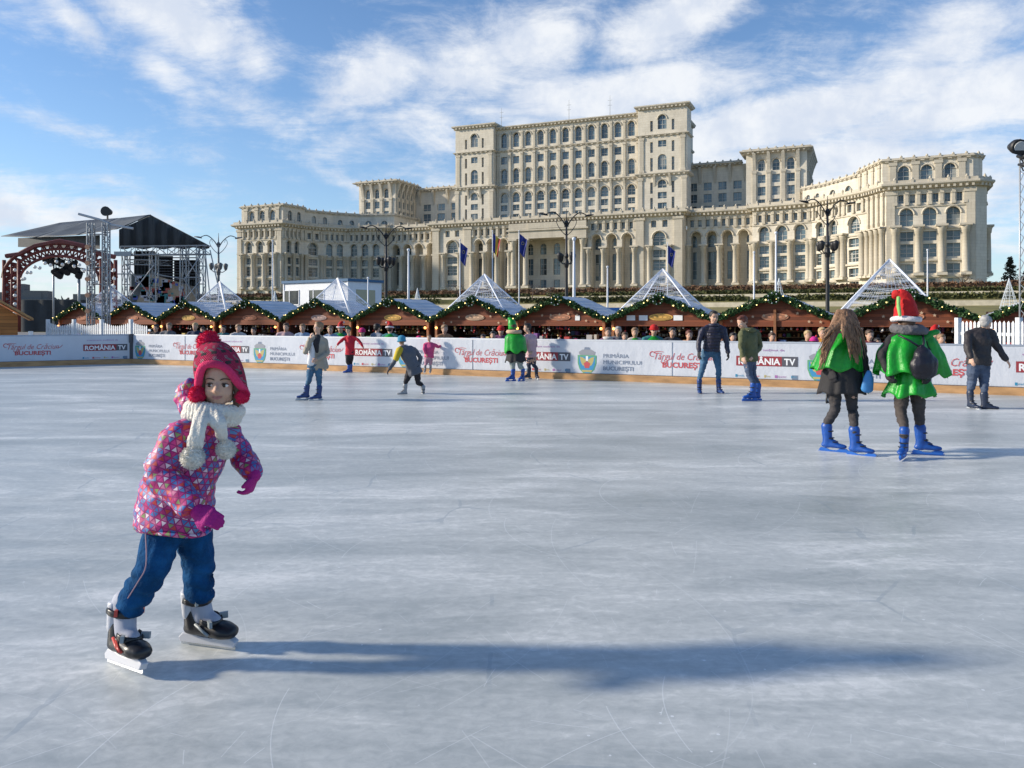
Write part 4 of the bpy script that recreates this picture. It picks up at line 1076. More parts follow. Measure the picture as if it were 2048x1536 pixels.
for a in ((545,482,62,'white pole before the left palace pavilion, at the left end of the cabin'),(817,500,60,'white pole between the left lamp and the flags',.09),(920,480,66,'pole with a small blue flag left of the red and yellow flag',.05,'eu'),
          (985,462,66,'pole with the blue yellow red flag before the open arches',.05,'ro'),(1038,462,64,'pole with the starred blue flag in front of the portico',.05,'eu'),(1148,478,52,'thick white pole just right of the centre street lamp',.1),
          (1215,534,50,'short white pole behind the blue kiosk'),(1335,486,68,'pole with a dark blue flag in front of the right pier',.04,'eu'),(1508,505,52,'white pole left of the brightest pole, above the olive coat'),
          (1552,466,58,'bright white pole left of the right street lamp',.09),(1855,500,60,'thin white pole right of the largest pyramid'),(736,556,46,'thin white pole at the right end of the cabin',.05)):
    flagpole(*a)
# floodlight mast at the right edge
p = P(2043,240,22); root = empty('floodlight_mast', (p.x,p.y,-.5), 0, 'thin mast with round floodlights at the right edge of the picture', 'floodlight')
bm = bmesh.new()
H = P(0,290,22).z+.7
for k in range(3):
    a = k*2.094; tube(bm, [(.16*math.cos(a)+.12,.16*math.sin(a),0),(.16*math.cos(a)+.12,.16*math.sin(a),H)], .025, 6)
z = .2
while z < H-.4:
    for k in range(3):
        a, b = k*2.094, (k+1)*2.094; tube(bm, [(.16*math.cos(a)+.12,.16*math.sin(a),z),(.16*math.cos(b)+.12,.16*math.sin(b),z+.35)], .012, 4)
    z += .35
link('mast', bm, steel, root)
for (x, z, r) in ((-.18,P(0,294,22).z+.5,.21),(.02,P(0,313,22).z+.5,.10),(.05,P(0,330,22).z+.5,.08)):
    bm = bmesh.new(); tube(bm, [(x,-.22,z-.05),(x,-.05,z),(x,.2,z+.05)], [r,r*.95,r*.45], 16); h_ = link('lamp_housing', bm, iron, root)
    bm = bmesh.new(); tube(bm, [(x,-.235,z-.055),(x,-.225,z-.05)], [r*.72,r*.76], 16); link('lens', bm, lamp_glass, h_)
    bm = bmesh.new(); tube(bm, [(x,.1,z),(.12,.1,z-.15)], .02, 6); link('bracket', bm, iron, root)
# ------------------------------------------------------------------ concert stage at the left
tarp = mat('roof_tarpaulin', (.06,.068,.075), .65, var=.3, vscale=.35, bump=.6, bscale=1.2)
tarp_d = mat('dark_drape', (.035,.04,.045), .7, var=.4, vscale=.4, bump=.8, bscale=1.5)
alu = mat('truss_aluminium', (.30,.31,.32), .4, metal=.5); black = mat('stage_black', (.015,.015,.017), .7)
def lattice(bm, a, b, w=.5, r=.045, step=1.0, rb=None):
    """four chord truss between two points"""
    a, b = Vector(a), Vector(b); d = (b-a).normalized(); L = (b-a).length
    s = d.cross(Vector((0,1,0)) if abs(d.y) < .9 else Vector((1,0,0))).normalized(); q = d.cross(s); rb = rb or r*.6
    cs = [(s+q)*w/2, (s-q)*w/2, (-s-q)*w/2, (-s+q)*w/2]
    for c in cs: tube(bm, [a+c, b+c], r, 5)
    n = max(1, int(L/step))
    for i in range(n):
        p, p2 = a+d*L*i/n, a+d*L*(i+1)/n
        for k in range(4):
            u, v = cs[k], cs[(k+1)%4]; tube(bm, [p+u, p2+v] if i%2 else [p+v, p2+u], rb, 4, cap=None)
            tube(bm, [p+u, p+v], rb, 4, cap=None)
g0 = P(210,640,72)
stage = empty('concert_stage', (g0.x,g0.y,-.5), 0, 'open air concert stage with a grey peaked tarpaulin roof and aluminium scaffolding', 'stage')
def S(px, py, d): p = P(px, py, d); return (p.x-g0.x, p.y-g0.y, p.z+.5)
bm = bmesh.new()
pk, rk, vl = S(302,430,68), S(421,492,66), S(236,458,66)
bk = S(262,436,86); rr2 = S(380,478,86)
tl = [S(236,458,66), S(160,470,70), S(75,475,75), S(2,473,80)]; tt = [S(302,430,68), S(238,437,78), S(176,441,84), S(120,446,90)]
def face(*pts): return bm.faces.new([bm.verts.new(p) for p in pts])
def grid(A, B, C, D, n=10, m=6, amp=.25, seed=0):
    """bilinear patch with slack"""
    A, B, C, D = map(Vector, (A,B,C,D)); g = []
    for i in range(n+1):
        g.append([])
        for j in range(m+1):
            u, v = i/n, j/m; p = (A*(1-u)+B*u)*(1-v)+(D*(1-u)+C*u)*v
            e = math.sin(math.pi*u)*math.sin(math.pi*v); p.z -= e*amp*(1+.8*noise.noise(Vector((u*6,v*5,seed)))); g[-1].append(bm.verts.new(p))
    for i in range(n):
        for j in range(m): bm.faces.new((g[i][j],g[i+1][j],g[i+1][j+1],g[i][j+1])).smooth = True
for a in range(3): grid(tl[a], tl[a+1], tt[a+1], tt[a], 8, 6, .35, a)
grid(pk, rk, rr2, bk, 8, 5, .3, 7)
o = link('roof', bm, tarp, stage)
so = o.modifiers.new('s', 'SOLIDIFY'); so.thickness = .05
bm = bmesh.new(); n = 22
prof = []
for i in range(n+1):      # gathered front drape under the gable
    u = i/n; px = 238+(419-238)*u; top = 458-(458-430)*min(1,(px-238)/64) if px < 302 else 430+(492-430)*(px-302)/119
    bot = 497+2*math.sin(i*1.3); dd = 66+.5*math.sin(i*2.1)
    prof.append((bm.verts.new(S(px, top+1, dd-.1)), bm.verts.new(S(px, (top+bot)/2, dd)), bm.verts.new(S(px, max(bot, top+1), dd+.4))))
for a, b in zip(prof, prof[1:]):
    for k in range(2): bm.faces.new((a[k], b[k], b[k+1], a[k+1])).smooth = True
link('front_drape', bm, tarp, stage)
bm = bmesh.new()
face(S(36,476,77.5), S(200,470,70.5), S(200,498,70.5), S(36,494,77.5)); face(S(36,476,77.6), S(200,470,70.7), S(200,476,84), S(36,480,88))
link('under_roof_drape', bm, tarp_d, stage)
for (x0, y0, x1, y1, d, m, nm) in ((268,502,310,566,72,tarp_d,'side_drape'),(312,512,346,612,71.5,black,'light_screen'),(348,520,400,565,71,black,'light_screen'),(362,562,400,610,71,tarp_d,'side_drape'),(40,600,262,664,84,tarp_d,'back_drape')):
    bm = bmesh.new(); n = 16
    A = [[bm.verts.new(S(x0+(x1-x0)*i/n, y, d+.25*math.sin(i*2.3+x0))) for y in (y0, (y0+y1)/2, y1)] for i in range(n+1)]
    for a, b in zip(A, A[1:]):
        for k in range(2): bm.faces.new((a[k], b[k], b[k+1], a[k+1])).smooth = True
    link(nm, bm, m, stage)
bm = bmesh.new()
for k in range(9): box(bm, S(314,0,71)[0], S(398,0,71)[0], -1.4, -1.2, S(0,516+k*5.4,71)[2]-.04, S(0,516+k*5.4,71)[2]+.04)
link('screen_louvres', bm, darkgrey, stage)
mesh_m = mat('grey_scrim', (.12,.13,.13), .8, var=.5, vscale=.8)
bm = bmesh.new(); face(S(262,548,67), S(300,548,67), S(395,575,66), S(395,625,66), S(262,625,67)); link('scrim', bm, mesh_m, stage)
for (x, y0, y1, w, nm) in ((252,508,660,.45,'tower'),(308,505,640,.5,'tower'),(369,496,640,.5,'tower'),(402,496,640,.55,'tower')):
    bm = bmesh.new(); lattice(bm, S(x,y1,65.5), S(x,y0,65.5), w, .05, 1.2); link(nm, bm, alu, stage)
bm = bmesh.new(); lattice(bm, S(245,502,65.5), S(418,500,65.5), .7, .05, .8); lattice(bm, S(252,524,66), S(340,526,66), .4, .04, .8); link('front_truss', bm, alu, stage)
bm = bmesh.new()
for (x0,y0,x1,y1) in ((369,510,402,560),(402,510,369,560),(369,560,402,610),(402,560,369,600),(252,530,308,600),(308,530,262,590),(369,555,402,555),(235,548,262,548),(308,548,369,558),(410,500,425,640),(420,500,452,640)):
    tube(bm, [S(x0,y0,65.2), S(x1,y1,65.2)], .05, 5)
link('braces', bm, alu, stage)
bm = bmesh.new(); box(bm, *(lambda a,b: (a[0],b[0],a[1],a[1]+.15,b[2],a[2]))(S(228,503,65),S(262,512,65))); link('platform', bm, alu, stage)
for k, (px, py) in enumerate(((95,517),(104,521),(116,520),(124,524),(138,527),(150,525),(128,538),(137,541),(146,536),(118,545),(160,548),(122,548),(112,540),(154,539))):
    bm = bmesh.new(); p = S(px, py, 76); tube(bm, [(p[0],p[1]-.3,p[2]-.25),(p[0],p[1]+.2,p[2]+.1)], [.34,.2], 8); tube(bm, [(p[0],p[1],p[2]),(p[0],p[1],p[2]+.5)], .05, 4); link('spotlight', bm, black, stage)
bm = bmesh.new(); lattice(bm, S(120,534,77), S(168,541,77), .35, .05, .7); lattice(bm, S(95,512,77), S(152,520,77), .3, .05, .7); link('lighting_truss', bm, black, stage)
bm = bmesh.new(); tube(bm, [S(107,662,76), S(107,522,76)], .1, 6); tube(bm, [S(158,640,76), S(158,548,76)], .14, 6); link('mast', bm, steel, stage)
blur_m = [mat('backdrop_red',(.4,.08,.06),.7), mat('backdrop_blue',(.08,.12,.4),.7), mat('backdrop_pale',(.5,.5,.55),.7), mat('backdrop_teal',(.05,.2,.2),.7)]
bm = bmesh.new(); rnd = random.Random(3)
for k in range(70):
    px = rnd.uniform(268,372); py = rnd.uniform(556+max(0,(px-320)*.25),606); a = S(px,py,66.2); r = rnd.uniform(.08,.35)
    f = bm.faces.new([bm.verts.new((a[0]+sx*r, a[1]-.6, a[2]+sz*r*.8)) for sx, sz in ((-1,-1),(1,-1),(1,1),(-1,1))]); f.material_index = rnd.randrange(4)
link('printed_scrim', bm, blur_m, stage)

# red lattice arch with white light balls
arch_m = mat('red_painted_steel', (.16,.03,.022), .55, var=.3)
p0 = P(119,640,52)
arch = empty('lattice_arch', (p0.x,p0.y,-.5), 0, 'rust red lattice arch with white light balls in front of the stage', 'arch')
def A_(px, py, dd=0): p = P(px, py, 52+dd); return (p.x-p0.x, p.y-p0.y, p.z+.5)
bm = bmesh.new()
for dd in (0, 1.2):
    out = [A_(119+113*math.cos(a)*(1 if True else 1), 556-70*math.sin(a), dd) for a in (math.pi*k/20 for k in range(21))]
    inn = [A_(119+80*math.cos(a), 562-50*math.sin(a), dd) for a in (math.pi*k/20 for k in range(21))]
    tube(bm, out, .13, 6); tube(bm, inn, .10, 6)
    for a, b in zip(out, inn): tube(bm, [a, b], .06, 4)
    for a, b in zip(out, inn[1:]): tube(bm, [a, b], .05, 4)
    for a, b in zip(out[1:], inn): tube(bm, [a, b], .05, 4)
    rr = [A_(119+97*math.cos(a), 559-61*math.sin(a), dd) for a in (math.pi*k/20 for k in range(21))]; tube(bm, rr, .10, 5)
for k in range(0, 21, 2):
    a = math.pi*k/20; tube(bm, [A_(119+113*math.cos(a),556-70*math.sin(a),0), A_(119+113*math.cos(a),556-70*math.sin(a),1.2)], .07, 4)
tube(bm, [A_(12,512), A_(40,508), A_(70,492), A_(119,482), A_(168,492), A_(200,508), A_(230,514)], .16, 5)
link('arch_ring', bm, arch_m, arch)
for (xa, xb) in ((8,38),(202,231)):
    bm = bmesh.new()
    for dd in (0, 1.2):
        for x in (xa, xb, (xa+xb)/2): tube(bm, [A_(x,664,dd), A_(x,528 if x != xa and x != xb else 520,dd)], .13 if x in (xa,xb) else .07, 6)
        y = 535
        while y < 655:
            tube(bm, [A_(xa,y,dd), A_(xb,y+14,dd)], .06, 4); tube(bm, [A_(xb,y,dd), A_(xa,y+14,dd)], .06, 4); tube(bm, [A_(xa,y,dd), A_(xb,y,dd)], .06, 4); y += 14
    link('leg', bm, arch_m, arch)
bm = bmesh.new(); ball(bm, (0,0,0), .12, seg=8); GLB = bpy.data.meshes.new('light_ball'); bm.to_mesh(GLB); bm.free(); GLB.materials.append(mat('white_globe', (.8,.78,.72), .4))
def globe(p): o = link('light_ball', GLB, None, arch); o.location = p
for k in range(2, 39):
    a = math.pi*k/40; r = 1+.05*(k%3)
    if k%2: globe(A_(119+76*math.cos(a), 566-46*math.sin(a)+(k%4)*3, -.4))
for x in (30,212,228):
    for q in range(6): globe(A_(x, 540+q*17, -.4))
# truss tower with spotlight in front of the stage
t0 = P(197,640,44); tw_ = empty('truss_tower', (t0.x,t0.y,-.5), 0, 'tall square aluminium truss tower with a round floodlight on top, left', 'truss tower')
H = P(0,446,44).z+.5
bm = bmesh.new(); lattice(bm, (-.42,0,0), (-.42,0,H), .28, .04, .5); lattice(bm, (.42,0,0), (.42,0,H), .28, .04, .5)
for k in range(8): tube(bm, [(-.42,0,H*k/8+.3), (.42,0,H*k/8+.3)], .035, 4)
link('truss', bm, alu, tw_)
bm = bmesh.new(); tube(bm, [(-1.1,0,H+.5),(.2,0,H+.15),(.7,0,H-.1),(1.9,0,H-.3)], .07, 5); link('boom', bm, steel, tw_)
bm = bmesh.new(); tube(bm, [(.5,-.25,H+.62),(.5,.25,H+.62)], [.27,.16], 12); tube(bm, [(.5,0,H+.2),(.5,0,H+.6)], .05, 5); link('floodlight', bm, iron, tw_)
for k in range(5):
    bm = bmesh.new(); tube(bm, [(-.5,-.25,H*(.35+.12*k)-.1),(-.5,.05,H*(.35+.12*k))], [.13,.08], 8); link('small_lamp', bm, mat('lamp_orange',(.7,.4,.25),.4), tw_)

# ------------------------------------------------------------------ trees
bark = mat('bark', (.10,.07,.055), .9, var=.3, vscale=2); twig_m = mat('twigs', (.17,.125,.10), .9, var=.3)
def bare_tree(loc, H, seed, label, spread=.5, cat='tree', group='bare trees and shrubs by the palace'):
    rnd = random.Random(seed); root = empty('bare_tree', loc, rnd.uniform(0,6), label, cat, group)
    tb = bmesh.new(); cb = bmesh.new()
    def grow(p, d, L, r, lev):
        q = p+d*L; m = p.lerp(q,.5)+Vector((rnd.gauss(0,1),rnd.gauss(0,1),rnd.gauss(0,1)))*L*.06
        tube(tb if lev < 2 else cb, [p, m, q], [r, r*.8, r*.6], 5 if lev < 2 else 3, cap=None)
        if lev >= 5: return
        for k in range(3 if lev < 4 else 4):
            nd = (d+Vector((rnd.gauss(0,spread),rnd.gauss(0,spread),rnd.uniform(-.15,.35)))).normalized()
            grow(p.lerp(q, rnd.uniform(.55,1)), nd, L*rnd.uniform(.55,.8), r*.55, lev+1)
    grow(Vector((0,0,0)), Vector((0,0,1)), H*.28, H*.022, 0)
    link('trunk', tb, bark, root); link('crown', cb, twig_m, root); return root
def RP(px, d): p = P(px, 0, d); return Vector((p.x, p.y, 7.5+EYE-1))
bare_tree(RP(1968,238), 15, 3, 'pale bare tree at the right end of the palace, left of the fir')
bare_tree(RP(1925,205), 9, 8, 'low bare brown tree in front of the right palace corner')
bare_tree(RP(1955,208), 8, 9, 'low bare brown tree just right of the palace corner')
bare_tree(RP(1880,203), 7, 11, 'small bare tree before the right palace pavilion')
bare_tree(RP(2040,225), 10, 12, 'bare tree cut by the right edge of the picture')
def shrub(px, d, H, seed, label):
    p = P(px, 0, d); return bare_tree((p.x, p.y, 0), H, seed, label, .8)
for a in ((915,150,6,21,'bare grey shrub left of the centre, behind a pyramid'),(1065,165,6,22,'bare shrub on the slope left of the centre lamp'),(1100,160,5.5,23,'bare shrub on the slope right of the portico lamp')):
    px, d, h, sd, lb = a; p = P(px, 0, d); s = bare_tree((p.x,p.y,P(0,600,d).z), h, sd, lb, .8)
needle = mat('fir_needles', (.085,.075,.045), .9, var=.6, vscale=1.2)
def conifer(loc, H, W_, seed, label, m, group=None, count=2600, size=.32):
    rnd = random.Random(seed); root = empty('conifer', loc, 0, label, 'tree', group)
    bm = bmesh.new(); tube(bm, [(0,0,0),(0,0,H*.5),(0,0,H)], [H*.03,H*.018,.03], 6); link('trunk', bm, bark, root)
    bm = bmesh.new()
    lay = [(rnd.uniform(.08,.98), rnd.uniform(0,6.28), rnd.uniform(.75,1.15)) for _ in range(110)]
    def pt():
        u, a, k = rnd.choice(lay); L = W_*(1-u)**.8*k*rnd.uniform(.1,1)
        return Vector((L*math.cos(a), L*math.sin(a), H*u-L*.25+rnd.gauss(0,H*.012)))+Vector((rnd.gauss(0,.12),rnd.gauss(0,.12),0))*W_*.4
    leaf_cloud(bm, pt, count, size, rnd); link('crown', bm, m, root); return root
conifer(RP(2020,240), 12.5, 4.2, 4, 'dark green conifer at the far right beyond the palace', needle)
conifer(RP(2052,250), 9, 4.0, 5, 'lower conifer cut by the right edge', needle)
wire_tree = mat('white_wire_tree', (.62,.68,.74), .6)
for px, pyb, pyt, d, lb in ((835,606,576,110,'small white wire cone tree on the lawn left of centre'),(1558,600,556,120,'white wire cone tree behind the stall with gingerbread'),(2018,604,556,110,'white wire cone tree on the lawn at the far right'),(347,612,582,68,'small white wire cone tree beside the stage'),(550,606,582,115,'white wire cone tree left of the office cabin')):
    b = P(px, pyb, d); t = P(px, pyt, d); h = t.z-b.z
    root = empty('wire_cone_tree', (b.x,b.y,b.z-1), 0, lb, 'light decoration', 'white wire cone trees'); bm = bmesh.new()
    for k in range(9):
        a = k*.7; tube(bm, [(.36*h*math.cos(a),.36*h*math.sin(a),0),(0,0,h+1)], .035, 4)
    for k in range(1,9):
        f = k/9; r = .36*h*(1-f); tube(bm, [(r*math.cos(q*.785),r*math.sin(q*.785),(h+1)*f) for q in range(9)], .03, 4)
    link('frame', bm, wire_tree, root)
# far tree belt and low blocks on the horizon at the left
rnd = random.Random(77); bm = bmesh.new()
def far():
    x = rnd.uniform(-330,-105); y = 300+rnd.uniform(0,30); h = 8+4*noise.noise(Vector((x*.05,0,0)))
    return Vector((x, y, rnd.uniform(-.5, h)))
leaf_cloud(bm, far, 9000, 1.3, rnd)
tag(link('distant_trees', bm, mat('far_trees',(.10,.095,.08),.9,var=.4,vscale=.1)), 'far belt of bare trees beyond the stage', 'trees', kind='stuff')
for px, w, h, lb in ((70,9,8,'far dark block beyond the arch'),(28,7,10,'far low block at the left edge beyond the arch'),(180,12,7,'far low building seen below the stage roof')):
    p = P(px,640,230); root = empty('far_building', (p.x,p.y,-.5), .3, lb, 'building'); bm = bmesh.new(); box(bm, -w, w, 0, 12, 0, h); box(bm, -w*.4, w*.3, 2, 8, h, h+2.5); link('wall', bm, mat('far_concrete',(.2,.19,.18),.9,var=.2), root)
    for k in range(2):
        for q in range(6): bm = bmesh.new(); box(bm, -w+1+q*(2*w-2)/6, -w+2.2+q*(2*w-2)/6, -.05, .1, 1.5+k*h/2.2, 2.8+k*h/2.2); link('window', bm, glass_d, root)
# ------------------------------------------------------------------ people
def skin_mat(name, col):
    return mat(name, col, .62, var=.10, vscale=14, sss=.12, spec=.35, bump=.15, bscale=120)
skin = skin_mat('skin', (.56,.35,.25)); skin_f = skin_mat('skin_fair', (.60,.37,.26))
eye_w = mat('eye_white', (.75,.73,.70), .2); eye_d = mat('iris', (.035,.018,.010), .1); lip_m = mat('lips', (.50,.20,.17), .45)
hair_b = mat('hair_brown', (.075,.04,.022), .6, var=.4, vscale=12, stretch=(3,3,.4)); hair_l = mat('hair_light', (.25,.15,.08), .6, var=.35, vscale=12); hair_k = mat('hair_dark', (.02,.015,.012), .55, var=.4, vscale=12)
hair_r = mat('hair_auburn', (.12,.035,.018), .6, var=.3, vscale=12); hair_g = mat('hair_grey', (.35,.34,.33), .6, var=.3, vscale=20); hair_y = mat('hair_blond', (.45,.32,.16), .6, var=.3, vscale=12)
def basis(fwd, up=(0,0,1)):
    """matrix whose -Y looks along fwd, Z up"""
    f = Vector(fwd).normalized(); u = Vector(up); r = f.cross(u).normalized(); u2 = r.cross(f).normalized()   # r = right hand of the person
    M = Matrix.Identity(3)
    for i in range(3): M[i][0] = -r[i]; M[i][1] = -f[i]; M[i][2] = u2[i]
    return M
def head_parts(bm, c, h, M, child=False, nose=True, ears=True):
    """head of height h centred on c"""
    T = lambda x, y, z: c + M @ Vector((x*h, y*h, (z-.5)*h))
    s = lambda *r: tuple(a*h for a in r)
    ball(bm, T(0,.06,.64), s(.355,.42,.37), M, 16); ball(bm, T(0,-.06,.42), s(.295,.31,.37), M, 16)
    ball(bm, T(0,-.15,.15), s(.17,.17,.14), M, 12)
    for sg in (-1,1):
        ball(bm, T(sg*.15,-.20,.33), s(.13,.13,.15), M, 10)
        if ears: ball(bm, T(sg*.35,.06,.46), s(.045,.08,.11), M, 8)
        ball(bm, T(sg*.17,-.02,.20), s(.12,.2,.13), M, 10)
    if nose:
        tube(bm, [T(0,-.30,.55), T(0,-.375,.46), T(0,-.43,.375), T(0,-.40,.335)], [.035*h,.045*h,.062*h,.045*h], 8, cap='round')
        for sg in (-1,1): ball(bm, T(sg*.05,-.36,.345), s(.04,.045,.032), M, 6)
        ball(bm, T(0,-.29,.60), s(.22,.06,.05), M, 8); ball(bm, T(0,-.32,.24), s(.10,.045,.035), M, 8); ball(bm, T(0,-.315,.20), s(.08,.045,.03), M, 8)
def face_bits(root, c, h, M, brow=None, detail=True, gaze=0.0):
    T = lambda x, y, z: c + M @ Vector((x*h, y*h, (z-.5)*h))
    s = lambda *r: tuple(a*h for a in r)
    for sg in (-1,1):
        bm = bmesh.new(); ball(bm, T(sg*.145,-.285,.475), s(.075,.06,.043), M, 12, 0); ball(bm, T(sg*.145+gaze,-.325,.475), s(.043,.025,.043), M, 10, 1)
        e = link('eye', bm, [eye_w, eye_d], root)
        if detail:
            bm = bmesh.new(); tube(bm, [T(sg*.07,-.325,.488), T(sg*.11,-.352,.520), T(sg*.17,-.347,.522), T(sg*.225,-.30,.492)], [.007*h,.012*h,.012*h,.006*h], 6); link('eyelid', bm, hair_b, e)
            bm = bmesh.new(); tube(bm, [T(sg*.055,-.345,.585), T(sg*.12,-.352,.612), T(sg*.19,-.325,.610), T(sg*.245,-.28,.58)], [.009*h,.015*h,.013*h,.006*h], 6); link('eyebrow', bm, brow or hair_b, root)
    if detail:
        bm = bmesh.new()
        tube(bm, [T(-.105,-.325,.250), T(-.05,-.358,.247), T(0,-.366,.241), T(.05,-.358,.247), T(.105,-.325,.250)], [.006*h,.014*h,.013*h,.014*h,.006*h], 6)
        tube(bm, [T(-.09,-.330,.225), T(-.04,-.355,.208), T(0,-.362,.204), T(.04,-.355,.208), T(.09,-.330,.225)], [.006*h,.017*h,.019*h,.017*h,.006*h], 6)
        link('lips', bm, lip_m, root, smooth=True)
def hand(bm, w, d, s, n, curl=.4, thick=1.0):
    """palm, four fingers and a thumb from wrist w along d; n is the palm normal"""
    d = Vector(d).normalized(); n = Vector(n); n = (n-d*n.dot(d)).normalized(); t = d.cross(n).normalized()
    P0 = w; k = s*thick
    tube(bm, [P0-d*.02*s, P0+d*.04*s, P0+d*.085*s], [(.026*k,.018*k),(.040*k,.017*k),(.040*k,.014*k)], 10, side=t, cap='round')
    for i, (off, ln) in enumerate(((-.030,.064),(-.010,.076),(.010,.072),(.029,.056))):
        a = P0+d*.085*s+t*off*s; r = .0088*k
        b = a+(d*math.cos(curl)+n*math.sin(curl)).normalized()*ln*.5*s; c = b+(d*math.cos(curl*2.2)+n*math.sin(curl*2.2)).normalized()*ln*.5*s
        tube(bm, [a-d*.015*s, a, b, c], [r*1.05,r*1.05,r,r*.85], 8, cap='round')
    a = P0+d*.025*s-t*.034*s; b = a+(d*.7-t*.6+n*.3).normalized()*.035*s; c = b+(d*.9-t*.2+n*.4).normalized()*.03*s
    tube(bm, [a, b, c], [.012*k,.0105*k,.009*k], 8, cap='round')
def skate_mesh(kind):
    """ice skate with its blade on z=0, toe towards -Y, ankle over the origin; returns boot and blade meshes (adult size)"""
    bm = bmesh.new()
    pts, rr = spline([(0,.055,.085),(0,.02,.090),(0,-.06,.088),(0,-.13,.082),(0,-.185,.078)], [(.034,.030),(.040,.036),(.044,.034),(.048,.030),(.034,.022)], 3)
    tube(bm, pts, rr, 14, side=(1,0,0), cap='round')
    pts, rr = spline([(0,.015,.09),(0,.012,.16),(0,.018,.24),(0,.02,.31)], [(.044,.058),(.046,.056),(.050,.060),(.056,.066)], 3)
    tube(bm, pts, rr, 14, side=(1,0,0), cap='round'); tube(bm, [(0,-.02,.13),(0,-.08,.11)], [.04,.035], 12, cap='round')
    me0 = None
    boot = fuse('boot', bm, .009, None, None, 2); me = boot.data; bpy.data.objects.remove(boot)
    bm = bmesh.new()      # holder and blade
    prof = [(.095,.012),(.105,.03),(.085,.055),(.03,.050),(-.02,.030),(-.09,.030),(-.13,.052),(-.20,.055),(-.225,.035),(-.205,.012)]
    for sx, mi in ((.011,0),):
        l = [bm.verts.new((-sx,y,z)) for y, z in prof]; r_ = [bm.verts.new((sx,y,z)) for y, z in prof]
        bm.faces.new(l); bm.faces.new(r_[::-1])
        for i in range(len(prof)): bm.faces.new((l[i], r_[i], r_[(i+1)%len(prof)], l[(i+1)%len(prof)]))
    pr = [(.112,.004),(.118,.018),(-.225,.018),(-.237,.012),(-.215,0),(.09,0)]
    l = [bm.verts.new((-.002,y,z)) for y, z in pr]; r_ = [bm.verts.new((.002,y,z)) for y, z in pr]
    for f in (l, r_[::-1]): bm.faces.new(f).material_index = 1
    for i in range(len(pr)): bm.faces.new((l[i], r_[i], r_[(i+1)%6], l[(i+1)%6])).material_index = 1
    b2 = bpy.data.meshes.new('blade'); bm.to_mesh(b2); bm.free()
    return me, b2
BOOT, BLADE = skate_mesh('x')
steel_b = mat('blade_steel', (.6,.62,.64), .25, metal=.8)
KINDS = {'blue': (mat('boot_blue', (.010,.075,.34), .4, var=.25, vscale=9), mat('holder_blue', (.02,.13,.5), .4)), 'dark': (mat('boot_dark', (.02,.03,.06), .4), mat('holder_pale', (.45,.48,.52), .4)),
         'grey': (mat('boot_grey', (.30,.31,.33), .45), mat('holder_white', (.7,.72,.74), .4)), 'navy': (mat('boot_navy', (.015,.045,.17), .35), mat('holder_pale', (.45,.48,.52), .4))}
BM = {}
def skate(root, loc, yaw_dir, s, kind, pitch=0, roll=0):
    if kind not in BM:
        a = BOOT.copy(); b = BLADE.copy(); a.materials.clear(); b.materials.clear(); a.materials.append(KINDS[kind][0]); b.materials.append(KINDS[kind][1]); b.materials.append(steel_b); BM[kind] = (a, b)
        for me, nm in ((a,'boot'),(b,'blade')):
            for p in me.polygons: p.use_smooth = nm == 'boot'
    r = bpy.data.objects.new('ice_skate', BM[kind][0]); COL.objects.link(r); r.parent = root
    v = Vector(yaw_dir); r.location = loc; r.rotation_euler = (pitch, roll, math.atan2(v.x, -v.y)); r.scale = (s,s,s)
    b = bpy.data.objects.new('blade', BM[kind][1]); COL.objects.link(b); b.parent = r
    if kind != 'x':
        bm = bmesh.new()
        for z, y in ((.25,-.035),(.17,-.045),(.13,-.085)): tube(bm, [(-.045,y+.03,z),(-.03,y-.012,z),(.03,y-.012,z),(.045,y+.03,z)], .007, 5)
        c = link('strap', bm, iron, r)
    return r
def cloth(name, col, rough=.8, var=.15, bump=.25, bs=40): return mat(name, col, rough, var=var, vscale=5, bump=bump, bscale=bs)
def mid(a, b, t=.5): return a.lerp(b, t)
